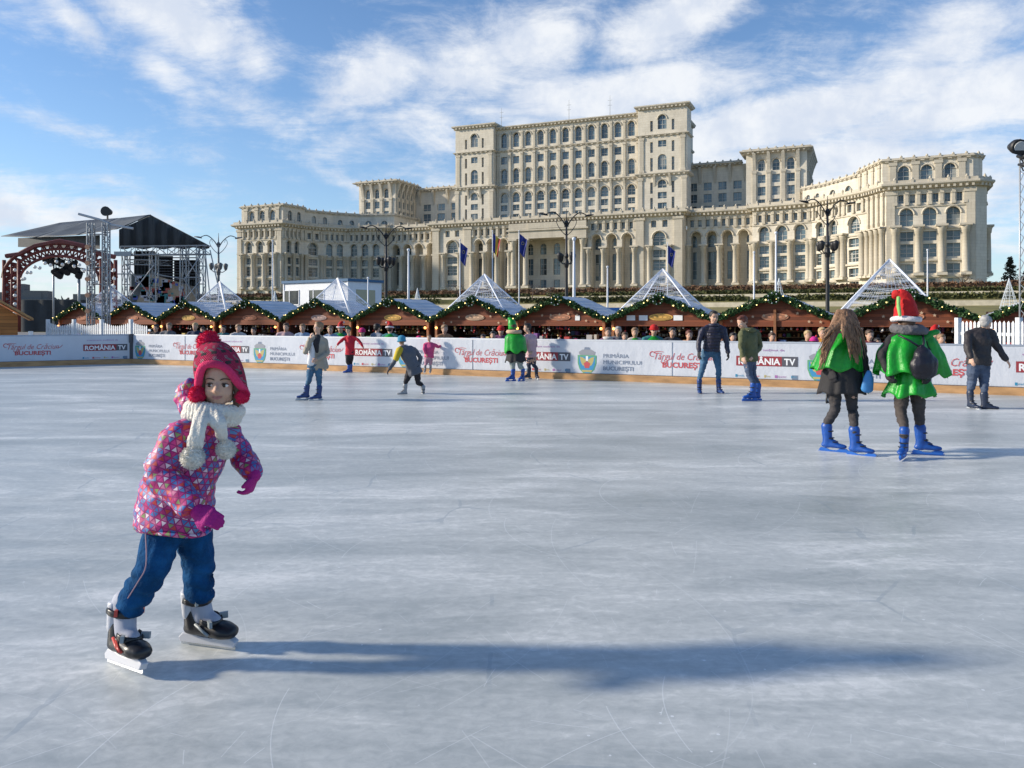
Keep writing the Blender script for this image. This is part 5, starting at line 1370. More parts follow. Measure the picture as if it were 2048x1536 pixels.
def person(J, label, H, hf, bf, cat='person', group=None, sk=None, vox=.013, hair=None, hair_style='short', top=None, top_hem=.10, bottom=None, shoes='blue', fold=(.014,10), bulk=1.0, leg=1.0, toes=None, hands=True, gloves=None, detail=False, face=True, headh=None, sleeve=True, pitches=None, coarse=False, headup=(0,0,1), gaze=0):
    """J: world joints. H: standing height, hf / bf: where head and body face"""
    sk = sk or skin; s = H/1.72; base = mid(J['anL'], J['anR']); z0 = min(J['anL'].z, J['anR'].z)-.10*s
    root = empty('person', (base.x, base.y, max(z0, 0) if z0 > -.3 else -.5), 0, label, cat, group)
    O = root.location.copy()
    J = {k: v-O for k, v in J.items()}
    hf = Vector(hf).normalized(); bf = Vector((*bf, 0)).normalized(); across = Vector((bf.y, -bf.x, 0))    # person's right hand side is +across
    Mh = basis(hf, headup); hh = headh or H/7.3
    sw = (J['shL']-J['shR']); side = Vector((sw.x, sw.y, 0)); side = side.normalized() if side.length > .05*s else across
    toes = toes or {'L': bf, 'R': bf}; TO = {q: Vector((*Vector(toes[q])[:2], 0)).normalized() for q in 'LR'}
    # ---- body: one continuous surface
    bm = bmesh.new()
    head_parts(bm, J['head'], hh, Mh, nose=face)
    tube(bm, [J['neck']-Vector((0,0,.04*s)), mid(J['neck'], J['head'], .55)], [.055*s, .050*s], 10, cap='round')
    pv, ch, nk = J['pelvis'], J['chest'], J['neck']
    pts, rr = spline([pv, mid(pv,ch,.5), ch, mid(ch,nk,.8)], [(.15*s,.11*s),(.125*s,.095*s),(.16*s,.11*s),(.06*s,.055*s)], 3); tube(bm, pts, rr, 12, side=side, cap='round')
    for q in 'LR':
        a, e, w = J['sh'+q], J['el'+q], J['ha'+q]
        pts, rr = spline([mid(a, ch, .25), a, mid(a,e), e, mid(e,w), w], [.055*s,.052*s,.045*s,.038*s,.036*s,.024*s], 2); tube(bm, pts, rr, 8, cap='round')
        if hands: hand(bm, w, (w-e), s, -across if q == 'L' and False else (pv-w), .45)
        hp, kn, an = J['hip'+q], J['kn'+q], J['an'+q]
        at = an+Vector((0,0,.17*s))-TO[q]*.02*s
        pts, rr = spline([hp, mid(hp,kn), kn, mid(kn,at,.5), at, an], [.085*s,.075*s,.050*s,.046*s,.033*s,.033*s], 2); tube(bm, pts, rr, 8, cap='round')
    fuse('body', bm, vox, sk, root, 2)
    if face: face_bits(root, J['head'], hh, Mh, brow=hair, detail=detail, gaze=gaze)
    # ---- trousers
    lw = leg*bulk**.5
    if bottom is not None:
        bm = bmesh.new()
        pts, rr = spline([mid(pv,ch,.18), pv, pv-Vector((0,0,.06*s))], [(.155*s*bulk,.12*s*bulk),(.165*s*bulk,.13*s*bulk),(.15*s*bulk,.12*s*bulk)], 2); tube(bm, pts, rr, 12, side=side, cap='round')
        for q in 'LR':
            hp, kn, an = J['hip'+q], J['kn'+q], J['an'+q]; en = an+Vector((0,0,.14*s))-TO[q]*.02*s
            at = an+Vector((0,0,.17*s))-TO[q]*.02*s
            pts, rr = spline([hp, mid(hp,kn), kn, mid(kn,at,.5), at, an+Vector((0,0,.08*s))], [.098*s*lw,.086*s*lw,.066*s*lw,.061*s*lw,.048*s,.042*s], 3); tube(bm, pts, rr, 10, cap='round')
        o = fuse('trousers', bm, vox, bottom, root, 2, fold=(fold[0]*.8, fold[1]*1.6, (.7,.7,1.8)))
    # ---- jacket
    if top is not None:
        bm = bmesh.new(); b = bulk
        hem = pv-(ch-pv).normalized()*top_hem*s
        pts, rr = spline([hem, pv, mid(pv,ch,.5), ch, mid(ch,nk,.55), nk+(nk-ch)*.05], [(.185*s*b,.145*s*b),(.178*s*b,.14*s*b),(.165*s*b,.13*s*b),(.185*s*b,.135*s*b),(.13*s*b,.10*s*b),(.075*s*b,.075*s*b)], 3)
        tube(bm, pts, rr, 16, side=side, cap='flat')
        if sleeve:
            for q in 'LR':
                a, e, w = J['sh'+q], J['el'+q], J['ha'+q]; w2 = mid(e, w, .95)
                pts, rr = spline([mid(a, ch, .35), a, mid(a,e), e, mid(e,w2), w2], [.070*s*b,.066*s*b,.062*s*b,.056*s*b,.051*s*b,.043*s*b], 3); tube(bm, pts, rr, 10, cap='round')
                tube(bm, [nk-Vector((0,0,.015*s)), mid(nk,a,.55)+Vector((0,0,.002)), a], [.055*s*b,.060*s*b,.060*s*b], 10, cap='round')
        fuse('jacket', bm, vox, top, root, 2, fold=fold)
    # ---- gloves
    if gloves is not None:
        for q in 'LR':
            bm = bmesh.new(); e, w = J['el'+q], J['ha'+q]; hand(bm, w, (w-e), s*1.04, (pv-w), .45, 1.35); fuse('glove', bm, max(.007, vox*.55), gloves, root, 1)
    # ---- hair
    if hair is not None:
        T = lambda x, y, z: J['head'] + Mh @ Vector((x*hh, y*hh, (z-.5)*hh)); sc = lambda *r: tuple(a*hh for a in r)
        bm = bmesh.new()
        ball(bm, T(0,.11,.70), sc(.40,.43,.37), Mh, 14); ball(bm, T(0,.22,.48), sc(.34,.29,.34), Mh, 12); ball(bm, T(0,-.14,.93), sc(.27,.2,.11), Mh, 10)
        for sg in (-1,1): ball(bm, T(sg*.33,.02,.66), sc(.07,.16,.18), Mh, 8)
        if hair_style == 'long':
            for i in range(5):
                x = -.3+.15*i; pts, rr = spline([T(x,.25,.6), T(x*1.2,.42,.1), T(x*1.3,.45,-.6), T(x*1.1,.40,-1.3)], [.14*hh,.15*hh,.13*hh,.05*hh], 3); tube(bm, pts, rr, 8, cap='round')
        fuse('hair', bm, vox*.8, hair, root, 1, fold=(.006,26))
    # ---- skates
    toes = toes or {'L': bf, 'R': bf}
    for q in 'LR':
        if shoes and shoes != 'none':
            t = Vector((*Vector(toes[q])[:2], 0)).normalized(); a = J['an'+q]
            skate(root, a-Vector((0,0,.155*s)), t, s, shoes, pitch=(pitches or {}).get(q, 0))
    return root, J, Mh, hh
def px_joints(D, d, dy={}):
    """joints from where they appear in the photograph, at distance D plus an offset in depth"""
    return {k: P(v[0], v[1], D+(v[2] if len(v) > 2 else 0)) for k, v in d.items()}

# ================================================================== the girl
pat = bpy.data.materials.new('triangle_print'); pat.use_nodes = True
n = NT(pat.node_tree); b = pat.node_tree.nodes['Principled BSDF']
uv = n.node('ShaderNodeUVMap'); uv.uv_map = 'UVMap'
x, y, _ = n.sep(uv.outputs[0]); SZ = .0275
q = n.math('DIVIDE', y, SZ*.95); p = n.math('SUBTRACT', n.math('DIVIDE', x, SZ), n.math('MULTIPLY', q, .5))
ip, iq = n.math('FLOOR', p), n.math('FLOOR', q); fp, fq = n.math('FRACT', p), n.math('FRACT', q)
sm = n.math('ADD', fp, fq); upm = n.math('GREATER_THAN', sm, 1.0)
lo = n.math('MINIMUM', n.math('MINIMUM', fp, fq), n.math('SUBTRACT', 1.0, sm))
hi = n.math('MINIMUM', n.math('MINIMUM', n.math('SUBTRACT', 1.0, fp), n.math('SUBTRACT', 1.0, fq)), n.math('SUBTRACT', sm, 1.0))
mn = n.math('ADD', n.math('MULTIPLY', lo, n.math('SUBTRACT', 1.0, upm)), n.math('MULTIPLY', hi, upm))
wn2 = n.node('ShaderNodeTexWhiteNoise', noise_dimensions='3D'); n.put(wn2.inputs['Vector'], n.comb(ip, iq, upm))
pc = n.ramp(wn2.outputs[0], [(0,(.50,.02,.16)),(.13,(.05,.16,.42)),(.30,(.62,.16,.30)),(.42,(.72,.60,.66)),(.54,(.22,.30,.10)),(.62,(.55,.05,.04)),(.72,(.10,.24,.45)),(.84,(.60,.03,.22)),(.93,(.16,.10,.34))], 'CONSTANT')
c = n.mix(n.math('LESS_THAN', mn, .085), pc, (.30,.006,.13))
pat.node_tree.links.new(c, b.inputs['Base Color']); b.inputs['Roughness'].default_value = .55
bp = n.node('ShaderNodeBump'); bp.inputs['Strength'].default_value = .3; bp.inputs['Distance'].default_value = .01; n.put(bp.inputs['Height'], n.noise(uv.outputs[0], 22, 4)); pat.node_tree.links.new(bp.outputs[0], b.inputs['Normal'])
def bone_uv(o, bones):
    """wrap the cloth around its nearest bone so that the print follows sleeves and body"""
    me = o.data; uvl = me.uv_layers.new(name='UVMap')
    fr = []
    for a, b_, r in bones:
        d = (b_-a).normalized(); s_ = Vector((0,1,0)); s_ = (s_-d*s_.dot(d)).normalized(); fr.append((a, b_, d, s_, d.cross(s_), r))
    for p in me.polygons:
        c = p.center; best = None
        for i, (a, b_, d, s_, t_, r) in enumerate(fr):
            L = (b_-a).length; u = max(0, min(L, (c-a).dot(d))); k = (c-(a+d*u)).length/r
            if best is None or k < best[0]: best = (k, i)
        a, b_, d, s_, t_, r = fr[best[1]]; w0 = c-a; a0 = math.atan2(w0.dot(t_), -w0.dot(s_))
        for li in p.loop_indices:
            w = me.vertices[me.loops[li].vertex_index].co-a; an = math.atan2(w.dot(t_), -w.dot(s_))
            if an-a0 > math.pi: an -= 2*math.pi
            if an-a0 < -math.pi: an += 2*math.pi
            uvl.data[li].uv = (an*r*.85, w.dot(d))
denim = mat('blue_denim', (.006,.060,.165), .9, var=.6, vscale=7, bump=.5, bscale=60, spec=.15); wool = mat('white_wool', (.82,.78,.69), .9, var=.06, vscale=10, bump=.8, bscale=70)
pink = mat('pink_wool', (.85,.012,.09), .9, var=.25, vscale=12, bump=.9, bscale=90); pinkf = mat('pink_fleece', (.75,.035,.14), .95, var=.15, vscale=12, bump=.6, bscale=120)
glove_m = mat('magenta_glove', (.42,.008,.20), .8, var=.15, vscale=12, bump=.5, bscale=80)
knit = bpy.data.materials.new('pink_grey_knit'); knit.use_nodes = True
n = NT(knit.node_tree); b = knit.node_tree.nodes['Principled BSDF']; t = n.node('ShaderNodeUVMap'); t.uv_map = 'UVMap'
x, y, _ = n.sep(t.outputs[0])      # u around in turns*40, v height in cm
row = n.math('FLOOR', n.math('DIVIDE', y, 1.25)); wv = n.math('SINE', n.math('MULTIPLY', x, .9)); wv2 = n.math('SINE', n.math('ADD', n.math('MULTIPLY', x, .9), n.math('MULTIPLY', y, 2.0)))
rp = n.math('MODULO', row, 4); 
band = n.math('LESS_THAN', n.math('ABSOLUTE', n.math('SUBTRACT', rp, 1.0)), .5)
band2 = n.math('LESS_THAN', n.math('ABSOLUTE', n.math('SUBTRACT', rp, 2.0)), .5)
c = n.mix(n.math('MULTIPLY', band, n.math('GREATER_THAN', wv, -.1)), (.88,.035,.15), (.08,.07,.075))
c = n.mix(n.math('MULTIPLY', band2, n.math('GREATER_THAN', wv2, .35)), c, (.42,.34,.33))
c = n.mix(n.math('MULTIPLY', n.math('LESS_THAN', n.math('ABSOLUTE', n.math('SUBTRACT', rp, 3.0)), .5), n.math('GREATER_THAN', wv, .55)), c, (.80,.30,.36))
c = n.mix(n.math('MULTIPLY', n.noise(t.outputs[0], 1.2, 3), .12), c, (.40,.03,.09))
knit.node_tree.links.new(c, b.inputs['Base Color']); b.inputs['Roughness'].default_value = .95
bp = n.node('ShaderNodeBump'); bp.inputs['Strength'].default_value = 1; bp.inputs['Distance'].default_value = .012
n.put(bp.inputs['Height'], n.math('MULTIPLY', n.math('SINE', n.math('MULTIPLY', x, 5.0)), n.math('SINE', n.math('MULTIPLY', y, 8.0)))); knit.node_tree.links.new(bp.outputs[0], b.inputs['Normal'])

D = 3.55
G = px_joints(D, dict(head=(441,764,-.02), neck=(424,822,.0), chest=(398,888), pelvis=(352,1020), shL=(358,872,-.10), shR=(452,866,.10), elL=(322,950,-.17), elR=(487,915,.10), haL=(396,1024,-.27), haR=(509,952,.02),
    hipL=(330,1052,-.03), hipR=(384,1045,.05), knL=(303,1142,-.10), knR=(396,1134,.09), anL=(249,1242,-.05), anR=(404,1236,.13)))
girl = empty('person', (G['anL'].x+.15, 3.55, 0), 0, 'girl in a triangle print jacket, pink pompom hat and white scarf, in the foreground', 'person')
O = girl.location.copy(); G = {k: v-O for k, v in G.items()}
def g(px, py, dy=0): return P(px, py, D+dy)-O
hf = Vector((.16,-1,-.06)); up = Vector((.03,0,1)); Mh = basis(hf, up); hh = .212; s = .76
bf = Vector((.8,-.6,0)).normalized(); side = Vector((-.6,-.8,0))
bm = bmesh.new(); head_parts(bm, G['head'], hh, Mh, ears=False)
tube(bm, [G['neck'], mid(G['neck'],G['head'],.6)], [.045,.042], 10, cap='round')
pts, rr = spline([G['pelvis'],mid(G['pelvis'],G['chest']),G['chest'],G['neck']], [(.11,.09),(.10,.08),(.12,.09),(.05,.05)], 3); tube(bm, pts, rr, 12, side=side, cap='round')
for q in 'LR':
    a, e, w = G['sh'+q], G['el'+q], G['ha'+q]; pts, rr = spline([mid(a,G['chest'],.3),a,e,w], [.04,.038,.03,.02], 3); tube(bm, pts, rr, 8, cap='round')
    hand(bm, w, (w-e) if q == 'L' else Vector((-.25,-.2,-1)), s*.5, Vector((.3,.6,-.3)) if q == 'L' else Vector((-1,0,0)), .5)
    hp, kn, an = G['hip'+q], G['kn'+q], G['an'+q]; pts, rr = spline([hp,mid(hp,kn),kn,mid(kn,an,.4),an], [.06,.055,.042,.042,.03], 2); tube(bm, pts, rr, 8, cap='round')
fuse('body', bm, .0065, skin_f, girl, 3)
face_bits(girl, G['head'], hh, Mh, brow=hair_b, detail=True, gaze=-.012)
# hair down the sides of the face
T = lambda x, y, z: G['head'] + Mh @ Vector((x*hh, y*hh, (z-.5)*hh)); sc = lambda *r: tuple(a*hh for a in r)
bm = bmesh.new(); ball(bm, T(0,.10,.62), sc(.385,.42,.42), Mh, 14)
for sg in (-1,1):
    for k in range(4):
        pts, rr = spline([T(sg*.30,-.16+.07*k,.78), T(sg*(.345+.01*k),-.14+.07*k,.45), T(sg*.35,-.12+.07*k,.10), T(sg*.29,-.10+.06*k,-.08)], [.055*hh,.075*hh,.075*hh,.05*hh], 3); tube(bm, pts, rr, 8, cap='round')
fuse('hair', bm, .006, hair_b, girl, 1, fold=(.004,60))
# trousers
bm = bmesh.new()
pts, rr = spline([G['pelvis']+Vector((0,0,.05)), G['pelvis'], G['pelvis']-Vector((0,0,.06))], [(.125,.11),(.13,.115),(.12,.10)], 2); tube(bm, pts, rr, 14, side=(1,0,0), cap='round')
for q, cuff in (('L', g(256,1216,-.07)), ('R', g(399,1196,.11))):
    hp, kn = G['hip'+q], G['kn'+q]
    pts, rr = spline([hp, mid(hp,kn,.5), kn, mid(kn,cuff,.5), cuff], [.080,.079,.070,.064,.062], 4); tube(bm, pts, rr, 14, cap='flat')
jn = fuse('trousers', bm, .007, denim, girl, 2)
for v in jn.data.vertices:      # bunched horizontal folds, strongest below the knee
    k = max(0, min(1, ((G['pelvis'].z-.05)-v.co.z)/.35)); w = math.sin(v.co.z*95+3*noise.noise(v.co*9)+v.co.x*22)
    v.co += v.normal*(w*.0095*k*(.55+noise.noise(v.co*6))+noise.noise(v.co*14)*.008)
# seam on the outer leg
bm = bmesh.new(); pts, rr = spline([g(291,1066,-.125), g(292,1130,-.185), g(275,1165,-.17), g(250,1205,-.13)], [.003]*4, 5); tube(bm, pts, rr, 5); link('leg_seam', bm, mat('seam_thread',(.30,.20,.25),.8), jn)
# jacket
def jacket_bm(grow=0):
    bm = bmesh.new()
    pts, rr = spline([g(347,1052), g(349,1015), g(361,960), g(392,900), g(412,850), g(422,820)], [(.188,.145),(.182,.14),(.165,.13),(.145,.12),(.112,.095),(.072,.07)], 3); tube(bm, pts, rr, 20, side=(1,-.35,0), cap='flat')
    for q in 'LR':
        a, e, w = G['sh'+q], G['el'+q], G['ha'+q]; rl = (.066,.074,.070,.070,.062,.056) if q == 'L' else (.060,.066,.060,.056,.050,.044)
        pts, rr = spline([mid(a,G['chest'],.45), a, mid(a,e), e, mid(e,w), mid(e,w,.93)], list(rl), 3); tube(bm, pts, rr, 14, cap='flat')
    return bm
jk = fuse('jacket', jacket_bm(), .0075, pat, girl, 3)
for v in jk.data.vertices:
    v.co += v.normal*(noise.noise(Vector((v.co.x*9, v.co.y*9, v.co.z*16)))*.014+noise.noise(Vector((v.co.x*20, v.co.y*20, v.co.z*34)))*.006)
bone_uv(jk, [(g(346,1060), g(415,840), .15), (G['shL'], G['elL'], .07), (G['elL'], G['haL'], .065), (G['shR'], G['elR'], .06), (G['elR'], G['haR'], .05)])
bm = bmesh.new(); pts, rr = spline([g(384,768,.12), g(376,786,.14), g(378,808,.12), g(392,824,.06)], [.035,.055,.055,.045], 3); tube(bm, pts, rr, 12, cap='round')
hd = fuse('hood', bm, .008, pat, girl, 2, fold=(.012,18)); bone_uv(hd, [(g(368,770,.12), g(375,830,.1), .06)])
bm = bmesh.new(); n_ = 26; el_ = []
pts = [g(347,1053)+Vector((math.cos(a)*.184, math.sin(a)*.140-.064*math.cos(a), .006*math.sin(3*a))) for a in (2*math.pi*k/n_ for k in range(n_+1))]
tube(bm, pts, .009, 6, cap=None); h_ = link('hem', bm, pat, girl); bone_uv(h_, [(g(346,1060), g(415,840), .15)])
# gloves
for q, dr, nr in (('L', g(432,1040,-.33)-G['haL'], Vector((.2,.8,-.5))), ('R', Vector((-.28,-.25,-1)), Vector((-1,0,-.2)))):
    bm = bmesh.new(); hand(bm, G['ha'+q], dr, s*(1.12 if q == 'L' else .98), nr, .5 if q == 'L' else .7, 1.32); tube(bm, [mid(G['el'+q],G['ha'+q],.86), G['ha'+q]], [.034,.030], 12, cap='round')
    fuse('glove', bm, .0055, glove_m, girl, 2)
# scarf: collar wrap, two hanging ends with pompoms
bm = bmesh.new()
ct = g(424,820,0); ring = [ct+Vector((math.cos(a)*.098+(.012 if True else 0), math.sin(a)*.085, .012*math.cos(a+2.4)+.004*math.sin(2*a))) for a in (2*math.pi*k/16+1.2 for k in range(18))]
tube(bm, ring, [.036]*18, 10, cap='round'); tube(bm, [p_*.97+ct*.03+Vector((-.012,.0,-.03)) for p_ in ring], [.036]*18, 10, cap='round')
ball(bm, g(398,815,-.02), (.055,.05,.045)); 
w1, r1_ = spline([g(405,820,-.10), g(398,850,-.17), g(392,880,-.19), g(386,908,-.18)], [(.030,.020),(.036,.020),(.036,.018),(.030,.018)], 4); tube(bm, w1, r1_, 12, side=(1,0,0), cap='round')
w2, r2_ = spline([g(424,822,-.10), g(436,845,-.14), g(442,865,-.13), g(448,886,-.10)], [(.030,.018),(.034,.018),(.028,.016),(.018,.014)], 4); tube(bm, w2, r2_, 12, side=(1,0,0), cap='round')
scf = fuse('scarf', bm, .006, wool, girl, 1)
for v in scf.data.vertices:
    lowz = v.co.z < ct.z-.085
    v.co += v.normal*(.0022*math.sin(v.co.x*520) if lowz else .0022*math.sin(math.atan2(v.co.y-ct.y, v.co.x-ct.x)*34))
def pompom(c, r, m, seed, parent, nm='pompom'):
    rnd = random.Random(seed); bm = bmesh.new(); ball(bm, c, r*.86, seg=18)
    for _ in range(900):
        d = Vector((rnd.gauss(0,1), rnd.gauss(0,1), rnd.gauss(0,1))).normalized(); a = d.orthogonal().normalized(); L = r*rnd.uniform(.95,1.12); w = r*.05
        b0 = c+d*r*.8; bm.faces.new([bm.verts.new(p_) for p_ in (b0-a*w, b0+a*w, c+d*L+a.cross(d)*w)])
    return link(nm, bm, m, parent)
pompom(g(385,915,-.20), .052, wool, 1, scf); pompom(g(452,899,-.12), .044, wool, 2, scf)
# hat
bm = bmesh.new()
hat_c = G['head']; prof = [(-.02,.44),(.10,.45),(.22,.455),(.36,.44),(.50,.40),(.63,.335),(.74,.25),(.81,.15)]
pts = []; rr = []
tilt = Vector((-.20,.06,1)).normalized()
for z, r in prof:
    pts.append(T(0,.06,.50)+tilt*(z-.05)*hh*1.0); rr.append((r*hh, r*1.12*hh))
n_ = 40; rings = []
def lower(a):     # lower rim: high over the brow, long over the ears
    x = math.cos(a); y = math.sin(a)      # a=-90deg is the face side
    front = max(0, -y)
    return .43*front**.9-.24*math.exp(-((abs(x)-.98)/.35)**2)*(1 if y < .55 else .4)
Sx = (Mh @ Vector((1,0,0))); Sy = (Mh @ Vector((0,1,0)))
for i, (z, r) in enumerate(prof):
    k = max(0, 1-z/.55)
    ring = []
    for j in range(n_):
        a = 2*math.pi*j/n_; zz2 = (z+lower(a)*k); rad = r*hh*(1.0-.0*k)
        wr = 1+.0*math.sin(j)
        ring.append(T(0,.06,.50)+tilt*(zz2*hh)+Sx*math.cos(a)*rad*wr+Sy*math.sin(a)*rad*1.10)
    rings.append(ring)
bmv = [[bm.verts.new(p_) for p_ in r_] for r_ in rings]
for i in range(len(bmv)-1):
    for j in range(n_): bm.faces.new((bmv[i][j], bmv[i][(j+1)%n_], bmv[i+1][(j+1)%n_], bmv[i+1][j])).smooth = True
bm.faces.new(bmv[-1])
me = bpy.data.meshes.new('hat'); bm.to_mesh(me); uvl = me.uv_layers.new(name='UVMap')
hat = link('hat', me, knit, girl); so = hat.modifiers.new('s','SOLIDIFY'); so.thickness = .012; so.offset = 1; sb = hat.modifiers.new('b','SUBSURF'); sb.levels = sb.render_levels = 1
idx = {}
for i, r_ in enumerate(bmv):
    for j, v in enumerate(r_): idx[v.index if v.index >= 0 else 0] = 0
bm.free()
for p_ in me.polygons:
    js = []
    for li in p_.loop_indices:
        vi = me.loops[li].vertex_index; i, j = divmod(vi, n_); js.append((li, i, j))
    wrap = any(j == 0 for _, _, j in js) and any(j == n_-1 for _, _, j in js)
    for li, i, j in js:
        co = me.vertices[i*n_+j].co; jj = j+n_ if (wrap and j == 0) else j
        uvl.data[li].uv = (jj/n_*84, (co-T(0,.06,.5)).dot(tilt)*100+10)
bm = bmesh.new(); rim = [p_ + (p_-T(0,.06,.5)).normalized()*.004 for p_ in rings[0]]; tube(bm, rim+[rim[0]], [.018]*(n_+1), 10, cap=None); link('hat_rim', bm, pinkf, hat)
pompom(g(417,685,.02), .055, pink, 3, hat)
for sg, c in ((-1, g(394,789,-.08)), (1, g(484,793,-.03))):
    pompom(c, .040 if sg < 0 else .034, pink, 5+sg, hat)
for c, e in ((g(396,760,-.05), g(394,780,-.07)), (g(478,766,-.02), g(483,785,-.03))):
    bm = bmesh.new(); tube(bm, [c, e], [.016,.008], 8, cap='round'); link('tie', bm, pinkf, hat)
# the girl's skates: black and white shells, red details, white runner
sh_k = mat('shell_black', (.014,.013,.014), .35, var=.2, vscale=20); sh_w = mat('shell_white', (.55,.56,.60), .4); sh_r = mat('shell_red', (.55,.06,.04), .4); sh_liner = mat('liner_grey', (.36,.38,.45), .7)
def girl_skate(loc, fdir, pitch, roll, red):
    rt = bpy.data.objects.new('ice_skate', None); COL.objects.link(rt); rt.parent = girl; rt.location = loc
    f = Vector((fdir[0], fdir[1], 0)).normalized()
    rt.scale = (1.15,1.05,1.06)
    rt.rotation_euler = Euler((pitch, roll, math.atan2(f.x, -f.y)))
    bm = bmesh.new()
    pts, rr = spline([(0,.055,.080),(0,.02,.086),(0,-.05,.086),(0,-.11,.082),(0,-.150,.078)], [(.036,.030),(.042,.036),(.045,.036),(.050,.036),(.040,.028)], 4); tube(bm, pts, rr, 16, side=(1,0,0), cap='round')
    pts, rr = spline([(0,.030,.09),(0,.034,.13),(0,.04,.165)], [(.042,.050),(.042,.045),(.040,.038)], 3); tube(bm, pts, rr, 14, side=(1,0,0), cap='round')
    fuse('shell', bm, .006, sh_k, rt, 2)
    bm = bmesh.new(); pts, rr = spline([(0,-.01,.13),(0,.0,.17),(0,.012,.22),(0,.018,.255)], [(.036,.050),(.038,.050),(.044,.054),(.047,.056)], 4); tube(bm, pts, rr, 16, side=(1,0,0), cap='round'); tube(bm, [(0,-.03,.13),(0,-.07,.115)], [.034,.03], 12, cap='round')
    fuse('liner', bm, .006, sh_liner, rt, 2)
    bm = bmesh.new()      # white cuff wrapping the heel side
    pts, rr = spline([(0,.052,.10),(0,.048,.15),(0,.042,.20),(0,.040,.250)], [(.020,.020),(.046,.032),(.051,.040),(.054,.042)], 4); tube(bm, pts, rr, 16, side=(1,0,0), cap='flat')
    fuse('cuff', bm, .006, sh_w, rt, 2)
    for z, y, r in ((.215,.020,.066),(.125,-.045,.050)):
        bm = bmesh.new(); tube(bm, [(math.cos(R(a))*r*.88, y-math.sin(R(a))*r, z-.012*math.sin(R(a))) for a in range(-20,201,20)], [(.013,.004)]*12, 8, side=(0,0,1)); st_ = link('strap', bm, sh_k, rt)
        bm = bmesh.new(); xbox(bm, Matrix.Translation((.045,y-.035,z)) @ Matrix.Rotation(R(35),4,'Z'), .012,.034,.026); xbox(bm, Matrix.Translation((-.045,y-.035,z)) @ Matrix.Rotation(R(-35),4,'Z'), .012,.034,.026); link('buckle', bm, sh_r if (red and z > .2) else mat('buckle_grey',(.28,.31,.32),.4), st_)
    bm = bmesh.new()
    for sg in (-1,1):
        for k in range(2 if red else 1): tube(bm, [(sg*.044,-.005-.02*k,.118-.01*k),(sg*.050,-.045-.02*k,.095-.008*k),(sg*.052,-.075-.02*k,.078)], .006, 6)
    link('flash', bm, sh_r if red else mat('buckle_grey',(.28,.31,.32),.4), rt)
    bm = bmesh.new(); prof = [(.105,.014),(.112,.034),(.090,.056),(.04,.058),(0,.048),(-.06,.046),(-.10,.056),(-.15,.056),(-.178,.040),(-.165,.014)]
    l = [bm.verts.new((-.015,y_,z_)) for y_, z_ in prof]; r_ = [bm.verts.new((.015,y_,z_)) for y_, z_ in prof]; bm.faces.new(l); bm.faces.new(r_[::-1])
    for i in range(len(prof)): bm.faces.new((l[i], r_[i], r_[(i+1)%len(prof)], l[(i+1)%len(prof)]))
    o = link('runner', bm, sh_w, rt); be = o.modifiers.new('b','BEVEL'); be.width = .004; be.segments = 2
    bm = bmesh.new(); box(bm, -.002, .002, -.168, .108, 0, .016); link('blade', bm, steel_b, o)
girl_skate(g(242,1333,-.11)-Vector((0,0,g(242,1333,-.11).z-.012)), (.80,-.60), R(-4), R(8), True)
girl_skate(g(405,1292,.13)-Vector((0,0,g(405,1292,.13).z-.002)), (.96,-.28), 0, R(-4), False)

# ================================================================== skaters further back
c_beige = cloth('beige_coat', (.34,.30,.24)); c_black = cloth('black_coat', (.022,.02,.023)); c_red = cloth('red_jumper', (.50,.012,.03)); c_grey = cloth('grey_coat', (.10,.105,.125)); c_olive = cloth('olive_coat', (.10,.105,.045))
c_navy = cloth('navy_vest', (.022,.02,.042), .5); c_pinkw = cloth('pale_pink_top', (.55,.36,.38)); c_green = mat('green_satin', (.008,.30,.02), .42, var=.3, vscale=5, bump=.8, bscale=9); c_dgrn = cloth('dark_green', (.03,.07,.035))
c_jean = cloth('jeans_blue', (.045,.12,.21), var=.4); c_jean2 = cloth('jeans_grey', (.06,.085,.14), var=.4); c_blk = cloth('black_trousers', (.018,.015,.02)); c_pk = cloth('pink_trousers', (.42,.22,.28)); c_tight = cloth('grey_tights', (.045,.04,.042)); c_lg = cloth('pale_leggings', (.30,.34,.32))
c_skirt = cloth('black_skirt', (.022,.02,.021)); c_dj = cloth('dark_jeans', (.02,.03,.06)); c_fur = cloth('peach_fur', (.62,.42,.28), bump=1, bs=80); c_white = cloth('white_shirt', (.72,.72,.74)); c_hatr = cloth('felt_red', (.52,.008,.008)); c_hatw = cloth('felt_white', (.75,.68,.68), bump=.8)
c_yel = cloth('yellow_sleeve', (.55,.40,.02)); c_bean = cloth('blue_beanie', (.04,.24,.38)); c_bp = cloth('backpack_black', (.012,.010,.018), .45); c_mag = cloth('magenta_coat', (.55,.02,.22))
c_dkj = cloth('black_jacket', (.028,.023,.025), .6)
def hatter(root, J, Mh, hh, m, name='hat', z=.62, r=.43, top=1.12, rim=None):
    T = lambda x, y, zz: J['head'] + Mh @ Vector((x*hh, y*hh, (zz-.5)*hh))
    bm = bmesh.new(); pts, rr = spline([T(0,.06,z), T(0,.07,.85), T(0,.08,1.05), T(0,.08,top)], [(r*hh,r*1.1*hh),(r*hh,r*1.08*hh),(.26*hh,.28*hh),(.06*hh,.06*hh)], 3); tube(bm, pts, rr, 16, side=Mh @ Vector((1,0,0)), cap='flat'); o = link(name, bm, m, root, smooth=True)
    if rim:
        bm = bmesh.new(); tube(bm, [T(r*math.cos(a), .06+r*1.1*math.sin(a), z) for a in (2*math.pi*k/16 for k in range(17))], .075*hh, 8, cap=None); link('rim', bm, rim, o)
    return o
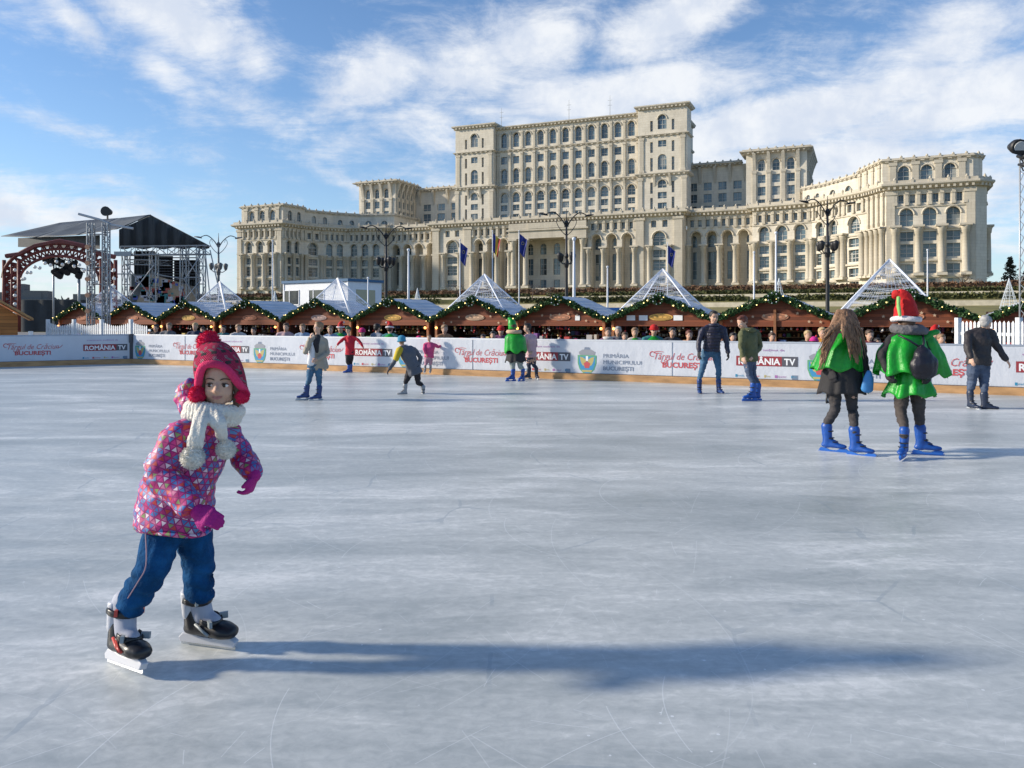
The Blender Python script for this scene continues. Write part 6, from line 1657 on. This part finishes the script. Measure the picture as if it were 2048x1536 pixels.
def drape(name, path, radii, m, parent, folds=9, amp=.05, side=(1,0,0), hemwave=.03, seg=72, seed=0):
    """cloth hanging in folds: open shell through path with elliptical radii, folds growing downwards"""
    bm = bmesh.new(); P_, R_ = spline(path, radii, 5); rings = []; N = len(P_)
    for i, (p_, r_) in enumerate(zip(P_, R_)):
        k = i/(N-1); S_ = Vector(side).normalized(); Q_ = Vector((-S_.y, S_.x, 0)); ring = []
        for j in range(seg):
            a = 2*math.pi*j/seg; f = 1+amp*k*(math.sin(a*folds+seed+.6*math.sin(3*a))+.5*math.sin(a*folds*1.7+seed*2))
            z = hemwave*k*k*(math.sin(a*folds*.7+seed)+.4*math.sin(a*5+seed))
            ring.append(bm.verts.new(p_+S_*math.cos(a)*r_[0]*f+Q_*math.sin(a)*r_[1]*f+Vector((0,0,z))))
        rings.append(ring)
    for a, b_ in zip(rings, rings[1:]):
        for j in range(seg): bm.faces.new((a[j], a[(j+1)%seg], b_[(j+1)%seg], b_[j])).smooth = True
    o = link(name, bm, m, parent); so = o.modifiers.new('s','SOLIDIFY'); so.thickness = .006; return o

# boy in the beige coat
J = px_joints(15.0, dict(head=(636,655), neck=(635,671), chest=(635,690), pelvis=(630,726), shL=(620,682,-.1), shR=(649,681,.1), elL=(611,704,-.2), elR=(655,706,.1), haL=(620,676,-.32), haR=(634,718,-.2),
    hipL=(623,730), hipR=(637,730), knL=(618,760,-.03), knR=(638,762,.03), anL=(612,786), anR=(637,788,.0)))
root, JJ, Mh, hh = person(J, 'boy in an open beige coat over a white shirt, left of the red child', 1.5, (-.75,-.6,.12), (-.5,-.85), hair=hair_l, top=c_beige, bottom=c_jean, shoes='navy', toes={'L':(-.9,-.4),'R':(-.8,-.5)}, sk=skin_f, top_hem=.02, leg=.92)
bm = bmesh.new(); tube(bm, [JJ['chest']+Vector((-.06,-.10,.03)), JJ['pelvis']+Vector((-.05,-.12,.0))], [(.06,.04),(.07,.05)], 10, side=(1,0,0), cap='round'); link('shirt', bm, c_white, root)
bm = bmesh.new(); tube(bm, [JJ['neck']+Vector((0,-.03,-.02)), JJ['chest']+Vector((.0,-.12,.02)), JJ['chest']+Vector((.02,-.12,-.12))], [(.07,.05),(.06,.04),(.03,.03)], 10, side=(1,0,0), cap='round'); link('lining', bm, c_black, root)
drape('coat_tail', [JJ['pelvis']+Vector((.03,.04,.12)), JJ['pelvis']+Vector((.06,.05,-.06)), JJ['pelvis']+Vector((.09,.05,-.12))], [(.16,.14),(.165,.14),(.13,.10)], c_beige, root, 6, .08)
# child in red
J = px_joints(22.8, dict(head=(696,660), neck=(698,672), chest=(700,684), pelvis=(700,706), shL=(688,677), shR=(712,677), elL=(680,684,-.1), elR=(720,684,-.05), haL=(675,690,-.15), haR=(726,694,-.1),
    hipL=(696,709), hipR=(703,709), knL=(695,724), knR=(702,724,.1), anL=(697,739), anR=(701,738,.12)))
root, JJ, Mh, hh = person(J, 'child in a red jumper with both arms held out', 1.35, (-.4,-.9,0), (-.2,-1), hair=hair_k, top=c_red, bottom=c_blk, shoes='blue', toes={'L':(-.9,-.4),'R':(-.7,-.6)}, sk=skin_f, top_hem=.06)
hatter(root, JJ, Mh, hh, c_dgrn)
# child in grey with yellow sleeve
J = px_joints(16.2, dict(head=(803,681), neck=(806,693), chest=(815,706), pelvis=(828,738), shL=(799,700,-.1), shR=(829,699,.1), elL=(791,720,-.15), elR=(840,715,.15), haL=(779,738,-.2), haR=(838,735,.1),
    hipL=(820,742), hipR=(834,741), knL=(812,763), knR=(836,765,.08), anL=(809,781), anR=(845,783,.15)))
root, JJ, Mh, hh = person(J, 'child in a grey and yellow coat and blue beanie, bending forward', 1.3, (-.5,.85,-.1), (-.6,.75), hair=hair_l, top=c_grey, bottom=c_blk, shoes='grey', toes={'L':(-.9,-.3),'R':(.3,-.9)}, top_hem=.16, gloves=c_blk, face=False, bulk=1.15, pitches={'R':R(25)})
hatter(root, JJ, Mh, hh, c_bean, z=.42, r=.46, top=1.1, rim=c_bean)
bm = bmesh.new(); pts, rr = spline([mid(JJ['shL'],JJ['chest'],.2), JJ['shL'], mid(JJ['shL'],JJ['elL'],.9)], [.062,.072,.060], 3); tube(bm, pts, rr, 12, cap='round'); link('yellow_sleeve', bm, c_yel, root, smooth=True)
# small child in pink by the barrier
J = px_joints(21.8, dict(head=(858,676), neck=(859,686), chest=(860,695), pelvis=(858,712), shL=(850,689), shR=(868,689), elL=(848,699,-.1), elR=(877,694,.1), haL=(852,708,-.1), haR=(886,690,.2),
    hipL=(854,715), hipR=(861,715), knL=(852,727), knR=(861,727), anL=(850,739), anR=(861,739)))
root, JJ, Mh, hh = person(J, 'small child in a pink coat and pale pink trousers holding the barrier rail', 1.15, (-.2,-.9,0), (-.1,-1), hair=hair_l, top=cloth('pink_coat', (.55,.06,.18)), bottom=c_pk, shoes='grey', top_hem=.06, bulk=1.1)
# hooded green elf seen from behind
J = px_joints(19.7, dict(head=(1026,656), neck=(1028,666), chest=(1030,682), pelvis=(1031,712), shL=(1016,674), shR=(1045,675), elL=(1015,694), elR=(1047,692,.1), haL=(1015,708), haR=(1049,706,.1),
    hipL=(1025,716), hipR=(1039,716), knL=(1025,734), knR=(1041,734), anL=(1025,751), anR=(1045,751)))
root, JJ, Mh, hh = person(J, 'woman in a green cape, fur collar and pointed green hat, near the barrier', 1.6, (-.1,1,0), (0,1), hair=hair_b, top=c_dgrn, bottom=c_lg, shoes='blue', toes={'L':(-.8,-.5),'R':(-.5,-.8)}, face=False)
drape('cape', [JJ['neck']+Vector((0,0,.02)), JJ['chest']+Vector((0,0,.06)), JJ['pelvis']+Vector((0,0,.10))], [(.08,.07),(.25,.18),(.27,.22)], c_green, root, 7, .05)
drape('skirt', [JJ['pelvis']+Vector((0,0,.12)), JJ['pelvis'], JJ['pelvis']-Vector((0,0,.14))], [(.18,.15),(.22,.18),(.25,.20)], c_skirt, root, 8, .05)
bm = bmesh.new(); tube(bm, [JJ['neck']+Vector((math.cos(a)*.15, math.sin(a)*.12, .03)) for a in (2*math.pi*k/12 for k in range(13))], .05, 8, cap=None); link('fur_collar', bm, c_fur, root, smooth=True)
bm = bmesh.new(); pts, rr = spline([JJ['head']+Vector((0,0,-.02)), JJ['head']+Vector((-.03,0,.12)), JJ['head']+Vector((-.08,0,.22)), JJ['head']+Vector((-.13,0,.24))], [.115,.10,.05,.015], 3); tube(bm, pts, rr, 12); link('pointed_hat', bm, c_green, root, smooth=True)
# friend in pale pink
J = px_joints(20.3, dict(head=(1054,656), neck=(1058,668), chest=(1061,680), pelvis=(1063,707), shL=(1050,674,-.1), shR=(1070,675,.1), elL=(1049,690,-.1), elR=(1071,692,.1), haL=(1045,700,-.15), haR=(1064,702,-.1),
    hipL=(1059,711), hipR=(1067,711), knL=(1057,731), knR=(1068,731), anL=(1057,748), anR=(1073,748)))
root, JJ, Mh, hh = person(J, 'dark haired woman in a pale pink top beside the pointed green hat', 1.6, (-.95,-.3,-.05), (-.8,-.6), hair=hair_k, top=c_pinkw, bottom=c_dj, shoes='dark', toes={'L':(-.8,-.5),'R':(.2,-.9)}, leg=.9, bulk=.9, sk=skin)
# man in the dark padded vest
J = px_joints(16.4, dict(head=(1428,634), neck=(1427,650), chest=(1426,669), pelvis=(1423,698), shL=(1406,659), shR=(1447,659), elL=(1398,683,-.05), elR=(1453,683,-.05), haL=(1398,704,-.12), haR=(1456,706,-.12),
    hipL=(1412,704), hipR=(1432,704), knL=(1405,736), knR=(1437,737), anL=(1399,776), anR=(1438,776)))
root, JJ, Mh, hh = person(J, 'young man in a dark padded jacket, gloves and light blue jeans with legs apart', 1.74, (.12,-1,-.12), (.05,-1), hair=hair_k, top=c_navy, bottom=c_jean, shoes='navy', toes={'L':(-.15,-1),'R':(.2,-1)}, gloves=c_black, leg=.95, sk=skin, top_hem=.05, detail=True)
bm = bmesh.new(); tube(bm, [JJ['neck']+Vector((math.cos(a)*.085, math.sin(a)*.08-.01, .0)) for a in (2*math.pi*k/12 for k in range(13))], .035, 8, cap=None); link('collar', bm, c_navy, root, smooth=True)
bm = bmesh.new()
for k in range(7):
    z = JJ['pelvis'].z+.02+k*.065; c_ = mid(JJ['pelvis'], JJ['chest'], min(1,(z-JJ['pelvis'].z)/(JJ['chest'].z-JJ['pelvis'].z))); tube(bm, [Vector((c_.x+math.cos(a)*.186, c_.y+math.sin(a)*.142, z)) for a in (2*math.pi*q/18 for q in range(19))], .006, 4, cap=None)
link('quilting', bm, c_black, root)
# man in the olive coat
J = px_joints(14.9, dict(head=(1484,645), neck=(1492,658), chest=(1497,675), pelvis=(1498,712), shL=(1484,667,-.12), shR=(1513,666,.12), elL=(1483,693,-.15), elR=(1519,692,.12), haL=(1487,713,-.22), haR=(1507,712,-.1),
    hipL=(1494,718,-.06), hipR=(1503,718,.06), knL=(1499,750,-.06), knR=(1506,750,.06), anL=(1505,785,-.08), anR=(1514,786,.06)))
root, JJ, Mh, hh = person(J, 'man in an olive green coat looking down, hands in pockets, blue skates', 1.72, (-.85,-.45,-.35), (-.8,-.5), hair=hair_r, top=c_olive, bottom=c_jean2, shoes='blue', toes={'L':(-.95,-.3),'R':(-.95,-.25)}, top_hem=.10, bulk=1.08, leg=.9, sk=skin_f)
bm = bmesh.new(); tube(bm, [JJ['neck']+Vector((math.cos(a)*.10+.04, math.sin(a)*.10, -.02)) for a in (2*math.pi*k/12 for k in range(13))], .045, 8, cap=None); link('hood', bm, c_olive, root, smooth=True)
# long haired woman with green cape
J = px_joints(9.15, dict(head=(1689,640), neck=(1690,664), chest=(1690,692), pelvis=(1684,750), shL=(1662,680), shR=(1718,680), elL=(1654,712,-.05), elR=(1727,720,-.03), haL=(1662,742,-.12), haR=(1733,752,-.08),
    hipL=(1668,762), hipR=(1698,762), knL=(1670,818,-.03), knR=(1706,820,.0), anL=(1657,878), anR=(1712,886,-.25)))
root, JJ, Mh, hh = person(J, 'long haired woman in a shiny green cape over a black skirt, seen from behind', 1.66, (-.1,1,-.1), (-.1,1), hair=hair_b, top=c_black, bottom=c_tight, shoes='blue', toes={'L':(.8,-.55),'R':(.75,-.6)}, face=False, vox=.012, leg=.92, gloves=c_black)
def q9(px, py, dy=0, D=9.15): return P(px, py, D+dy)-root.location
drape('cape', [q9(1692,660), q9(1690,680), q9(1680,705), q9(1673,738)], [(.06,.06),(.17,.13),(.23,.18),(.27,.20)], c_green, root, 9, .07, hemwave=.02, seed=1)
drape('skirt', [q9(1684,728), q9(1683,750), q9(1682,786)], [(.18,.15),(.22,.18),(.26,.21)], c_skirt, root, 10, .05, hemwave=.012, seed=2)
bm = bmesh.new(); rnd = random.Random(4)
for i in range(34):
    u = (i%17)/16; x = 1662+52*u; e = 1652+ (14 if u < .5 else 0)+70*u; dy_ = -.20 if 0 else 0
    tipx = 1640+10*u if u < .4 else (1700+30*(u-.5) if u > .6 else 1690); tipy = 735-10*u if u < .35 else (712+rnd.uniform(-15,20) if u > .6 else 676)
    dd = -.10-.10*math.sin(math.pi*u)-(.02 if i > 16 else 0)
    tipx += rnd.uniform(-5,5); tipy += rnd.uniform(-8,8)
    pts, rr = spline([q9(1676+26*u,622,dd*.6), q9(1668+44*u,640,dd), q9((1668+44*u+tipx)/2-2,(640+tipy)/2,dd-.06), q9(tipx,tipy,dd-.08)], [.020,.024,.020,.004], 3); tube(bm, pts, rr, 6, cap='round')
lh = fuse('long_hair', bm, .009, mat('hair_ombre', (.24,.135,.075), .6, var=.6, vscale=14, stretch=(4,4,.5)), root, 1, fold=(.006,40))
bm = bmesh.new()
for i in range(90):
    u = rnd.random(); left = u < .45; tx_, ty_ = (1636+22*u+rnd.uniform(-4,4), 728+rnd.uniform(-35,14)) if left else (1700+34*(u-.45)/.55*rnd.uniform(.6,1.1), 700+rnd.uniform(-30,22)); dd = -.15-.06*math.sin(math.pi*u)
    pts, rr = spline([q9(1676+26*u,620,dd*.7), q9(1666+48*u+rnd.uniform(-3,3),642,dd-.02), q9((1666+48*u+tx_)/2+rnd.uniform(-4,4),(642+ty_)/2,dd-.06), q9(tx_,ty_,dd-.09)], [.006,.008,.007,.002], 3); tube(bm, pts, rr, 5)
link('strands', bm, MATS['hair_ombre'], lh)
bm = bmesh.new(); tube(bm, [q9(1738,744,-.22), q9(1737,758,-.22), q9(1734,779,-.22)], [(.03,.02),(.06,.035),(.07,.04)], 12, side=(1,0,0), cap='round'); bg_ = link('bag', bm, mat('blue_bag', (.05,.22,.5), .5, var=.3), root, smooth=True)
drape('green_bag', [q9(1728,745,-.05), q9(1722,765,-.05), q9(1718,782,-.05)], [(.05,.04),(.09,.05),(.10,.06)], c_green, root, 6, .06)
bm = bmesh.new(); tube(bm, [q9(1655,782,-.1), q9(1653,800,-.1), q9(1655,806,-.1)], [.012,.012,.02], 6); link('strap', bm, iron, root)
# tall red elf hat
D8 = 8.9
J = px_joints(D8, dict(head=(1812,648), neck=(1812,662), chest=(1816,690), pelvis=(1818,752), shL=(1786,680), shR=(1846,682), elL=(1764,710,-.05), elR=(1862,715,-.03), haL=(1776,742,-.1), haR=(1858,745,-.15),
    hipL=(1804,766), hipR=(1834,766), knL=(1802,825,-.02), knR=(1838,828,.0), anL=(1808,888,-.25), anR=(1844,882,-.03)))
root, JJ, Mh, hh = person(J, 'woman in a tall red elf hat, flared green cape and black backpack, seen from behind', 1.68, (.1,1,0), (.1,1), hair=hair_b, top=c_black, bottom=cloth('brown_tights', (.06,.048,.044)), gloves=c_black, shoes='blue', toes={'L':(-.6,-.8),'R':(.9,-.3)}, face=False, vox=.012, leg=.95)
def q8(px, py, dy=0): return P(px, py, D8+dy)-root.location
bm = bmesh.new(); pts, rr = spline([q8(1812,633), q8(1811,618), q8(1810,606), q8(1805,594), q8(1794,588), q8(1787,597)], [(.135,.135),(.118,.12),(.10,.10),(.085,.08),(.055,.06),(.02,.02)], 5); tube(bm, pts, rr, 18, side=(1,0,0), cap='flat'); ht = fuse('elf_hat', bm, .010, c_hatr, root, 1, fold=(.008,14))
bm = bmesh.new(); tube(bm, [q8(1812,638)+Vector((math.cos(a)*.135, math.sin(a)*.135, .008*math.sin(2*a))) for a in (2*math.pi*k/20 for k in range(21))], .030, 10, cap=None); link('hat_brim', bm, c_hatw, ht)
bm = bmesh.new(); 
for k, (a, b_) in enumerate(((q8(1797,596,-.09), q8(1797,612,-.11)), (q8(1797,612,-.11), q8(1800,630,-.13)))): tube(bm, [a, b_], [.022,.018], 8, cap='round')
link('hat_trim', bm, mat('lime_felt', (.25,.5,.15), .8), ht)
bm = bmesh.new(); tube(bm, [q8(1814,658)+Vector((math.cos(a)*.13, math.sin(a)*.12, .01*math.sin(a))) for a in (2*math.pi*k/14 for k in range(15))], .055, 10, cap=None); tube(bm, [q8(1822,662)+Vector((math.cos(a)*.14, math.sin(a)*.12, .0)) for a in (2*math.pi*k/14 for k in range(15))], .045, 10, cap=None)
fuse('scarf', bm, .012, cloth('grey_scarf', (.13,.125,.135), bump=.8), root, 1, fold=(.01,20))
drape('cape', [q8(1812,664), q8(1812,680), q8(1808,708), q8(1812,746)], [(.08,.07),(.21,.15),(.27,.19),(.31,.24)], c_green, root, 8, .09, hemwave=.035, seed=3)
drape('cape_wing', [q8(1852,668), q8(1860,690), q8(1866,715), q8(1872,750)], [(.05,.04),(.09,.07),(.12,.09),(.15,.08)], c_green, root, 5, .12, hemwave=.03, seed=5)
bm = bmesh.new(); tube(bm, [q8(1848,678,-.02), q8(1864,666,-.02), q8(1874,664,-.02)], [.05,.035,.03], 8, cap='round'); link('cape_bow', bm, c_green, root, smooth=True)
drape('green_skirt', [q8(1820,735), q8(1820,755), q8(1819,790)], [(.16,.14),(.20,.17),(.27,.22)], c_green, root, 8, .10, hemwave=.035, seed=8)
bm = bmesh.new(); pts, rr = spline([q8(1842,694,-.24), q8(1846,708,-.26), q8(1848,726,-.27), q8(1850,746,-.25)], [(.045,.035),(.10,.07),(.155,.09),(.14,.08)], 4); tube(bm, pts, rr, 14, side=(1,.1,0), cap='round'); bk_ = fuse('backpack', bm, .012, c_bp, root, 1, fold=(.012,9))
bm = bmesh.new(); tube(bm, [q8(1796,670,-.18), q8(1820,682,-.24), q8(1843,696,-.25)], .012, 6); tube(bm, [q8(1846,672,-.14), q8(1848,685,-.22), q8(1845,696,-.25)], .012, 6); link('straps', bm, c_bp, bk_)
# man in the black jacket at the right
J = px_joints(13.6, dict(head=(1972,646), neck=(1966,658), chest=(1960,676), pelvis=(1958,718), shL=(1938,668), shR=(1982,666), elL=(1935,695,-.15), elR=(1995,694,-.05), haL=(1942,716,-.25), haR=(2013,720,-.12),
    hipL=(1948,722), hipR=(1967,722), knL=(1944,762), knR=(1968,764), anL=(1942,803), anR=(1971,806,-.1)))
root, JJ, Mh, hh = person(J, 'grey haired man in a black jacket reaching out one arm, rightmost skater', 1.72, (.75,.5,-.15), (.25,.95), hair=hair_g, top=c_dkj, bottom=c_jean2, shoes='dark', toes={'L':(.15,-1),'R':(.95,-.3)}, bulk=1.12, leg=1.1, sk=skin_f)
# ------------------------------------------------------------------ visitors between the barrier and the stalls
def bar_d(px): return 2400/(87+.0362*(px-265))
def visitor(px, pyh, back, H, top, hair, label, yaw=0, hat=None, scarf=None, extra=None):
    d = bar_d(px)+back; x = (px-1024)/F*d; z = -.5; f = Vector((math.sin(yaw), -math.cos(yaw), 0)); rt = Vector((f.y, -f.x, 0)); s = H/1.72; c = Vector((x, d, z))
    zt = EYE-(pyh-HOR)/F*d; k = max(.75, min(1.12, (zt-z+.11*s)/H)); H = H*k; s = H/1.72
    def a(r, fw, u): return c+rt*r*s+f*fw*s+Vector((0,0,u*s))
    rnd = random.Random(int(px)); w = rnd.uniform(-.05,.05); e = rnd.choice((0,.18,.28))
    J = dict(head=a(w,.04,1.60), neck=a(w*.6,0,1.44), chest=a(w*.5,0,1.26), pelvis=a(0,0,.92), shR=a(.19,0,1.38), shL=a(-.19,0,1.38), elR=a(.25,.02+e*.2,1.08), elL=a(-.25,.02,1.08), haR=a(.18,.1+e,.86+e), haL=a(-.2,.1+e,.84+e*1.2),
        hipR=a(.09,0,.88), hipL=a(-.09,0,.88), knR=a(.1,.03,.48), knL=a(-.1,.0,.48), anR=a(.1,0,.10), anL=a(-.1,-.02,.10))
    root, JJ, Mh, hh = person(J, label, H, f+Vector((0,0,-.1)), (f.x, f.y), hair=hair, top=top, bottom=c_dj, shoes=None, vox=.022, group='visitors behind the barrier', fold=(.012,8), face=abs(yaw) < 2, bulk=1.12, sk=skin_f)
    for q in 'LR':
        bm = bmesh.new(); o_ = JJ['an'+q]; tube(bm, [o_+Vector((0,0,-.04*s))-f*.06*s, o_+Vector((0,0,-.06*s))+f*.12*s], [(.045*s,.04*s),(.045*s,.03*s)], 8, cap='round'); link('shoe', bm, c_blk, root)
    T = lambda X_, Y_, Z_: JJ['head'] + Mh @ Vector((X_*hh, Y_*hh, (Z_-.5)*hh))
    if hat == 'santa':
        bm = bmesh.new(); pts, rr = spline([T(0,.06,.68), T(0,.08,1.0), T(.1,.1,1.25), T(.35,.15,1.3)], [.43*hh,.34*hh,.2*hh,.08*hh], 3); tube(bm, pts, rr, 12, cap='round'); h_ = link('santa_hat', bm, c_hatr, root, smooth=True)
        bm = bmesh.new(); tube(bm, [T(.44*math.cos(q), .06+.46*math.sin(q), .68) for q in (2*math.pi*i/14 for i in range(15))], .1*hh, 8, cap=None); ball(bm, T(.4,.15,1.25), .12*hh, seg=8); link('fur_trim', bm, c_hatw, h_)
    elif hat is not None: hatter(root, JJ, Mh, hh, hat, rim=hat)
    if scarf is not None:
        bm = bmesh.new(); tube(bm, [JJ['neck']+Vector((math.cos(q)*.10, math.sin(q)*.10, .01)) for q in (2*math.pi*i/12 for i in range(13))], .05, 8, cap=None); link('scarf', bm, scarf, root, smooth=True)
    if extra == 'cape': drape('cape', [JJ['neck']+Vector((0,0,.02)), JJ['chest'], JJ['pelvis']], [(.08,.07),(.27,.2),(.33,.26)], c_green, root, 7, .06)
    return root
def vc(n_, c): return cloth('coat_'+n_, c)
tan = vc('tan', (.34,.17,.08)); sb_ = vc('steel', (.16,.19,.25)); cr = vc('cream', (.55,.52,.48)); dp = vc('plum', (.16,.05,.12)); hp_ = vc('hot_pink', (.62,.02,.16)); nv = vc('navy', (.02,.03,.07)); gy = vc('grey', (.14,.14,.15)); og = vc('orange', (.62,.27,.03)); wn_c = vc('wine', (.18,.03,.04)); lb_ = vc('light_blue', (.28,.36,.48)); te = vc('teal', (.03,.16,.17)); bk = vc('charcoal', (.03,.03,.035))
V = [(313,655,2.5,1.7,bk,hair_k,'visitor in charcoal at the left end of the stalls'),(336,652,2.0,1.72,gy,hair_l,'visitor in grey with light hair, second from the left end'),(391,652,1.8,1.7,nv,hair_y,'blond visitor in navy near the girl\'s hat'),
     (408,660,2.8,1.6,wn_c,hair_b,'visitor in a wine coat just right of the blond one in navy'),(447,657,3.0,1.65,te,hair_k,'visitor in teal behind the barrier right of the girl\'s hat'),(476,655,1.6,1.66,cr,hair_l,'visitor in a cream coat left of the office cabin',.6),(509,660,2.8,1.55,bk,hair_k,'small dark visitor between cream and pink coats'),
     (540,664,1.6,1.35,gy,hair_b,'short visitor in grey under the stall left of the cabin'),(570,653,1.6,1.7,vc('dusty_pink',(.45,.30,.31)),hair_b,'visitor in a dusty pink coat left of the beige boy'),(607,655,1.4,1.68,lb_,hair_l,'visitor in light blue just left of the beige boy'),(662,657,1.8,1.62,lb_,hair_l,'visitor in pale blue just right of the beige boy'),
     (681,651,2.2,1.66,te,hair_b,'visitor in a red santa hat and green cape behind the red child',0,'santa',None,'cape'),(727,659,1.7,1.55,cr,hair_b,'visitor in cream with a pink hat right of the red child',0,hp_),(754,654,1.9,1.68,sb_,hair_k,'visitor in steel blue left of the second santa hat',2.4),
     (781,650,1.5,1.66,te,hair_b,'visitor in a red santa hat and green cape above the broadcaster lettering',3.0,'santa',None,'cape'),(838,662,1.5,1.35,hp_,hair_b,'small visitor in hot pink left of the pink child',0,hp_),(889,654,1.7,1.66,tan,hair_l,'visitor in a tan coat right of the pink child',.5),
     (948,668,2.0,1.3,bk,hair_y,'blond child behind the barrier at the central fair lettering',2.6),(968,666,2.6,1.4,nv,hair_k,'child in navy right of the blond child'),(985,660,1.7,1.5,lb_,hair_k,'visitor in light blue left of the hooded skater'),(1002,652,2.4,1.62,dp,hair_b,'visitor in plum with a red cap left of the hooded skater',0,c_hatr),
     (1150,669,2.2,1.3,hp_,hair_l,'child in a hot pink coat right of centre',0,hp_),(1216,658,1.6,1.6,dp,hair_b,'visitor in plum and scarf behind the crest',0,None,cr),(1236,655,2.4,1.62,gy,hair_g,'grey haired visitor in grey right of the crest'),(1251,661,1.5,1.5,bk,hair_b,'short visitor in black right of the grey haired one'),
     (1270,657,1.8,1.6,cr,hair_l,'visitor in cream with green cape left of the red cap',0,None,None,'cape'),(1305,652,1.6,1.66,te,hair_r,'visitor in green cape and red cap under the price sheets',0,c_hatr,None,'cape'),(1343,656,2.6,1.6,bk,hair_k,'visitor in black left of the orange coat'),(1374,660,1.5,1.55,og,hair_r,'visitor in an orange coat left of the padded jacket'),
     (1464,662,1.7,1.5,nv,hair_k,'visitor in navy between the two young men'),(1540,662,2.2,1.5,wn_c,hair_b,'visitor in wine right of the olive coat'),(1612,660,2.4,1.55,bk,hair_y,'visitor in black left of the magenta hood'),(1630,668,1.2,1.42,c_mag,hair_b,'child in a magenta hooded coat left of the long haired woman',2.2,c_mag),
     (1645,655,2.2,1.62,og,hair_y,'visitor in orange just behind the magenta hood'),(1738,660,1.5,1.58,wn_c,hair_b,'visitor in wine between the two women in green'),(1757,667,2.2,1.4,bk,hair_k,'dark child left of the tall elf hat'),(1884,660,1.7,1.5,tan,hair_l,'visitor in tan right of the tall elf hat'),(1868,654,2.4,1.6,te,hair_b,'visitor in a red cap and green cape right of the elf hat',0,'santa',None,'cape')]
for v in V: visitor(*v)
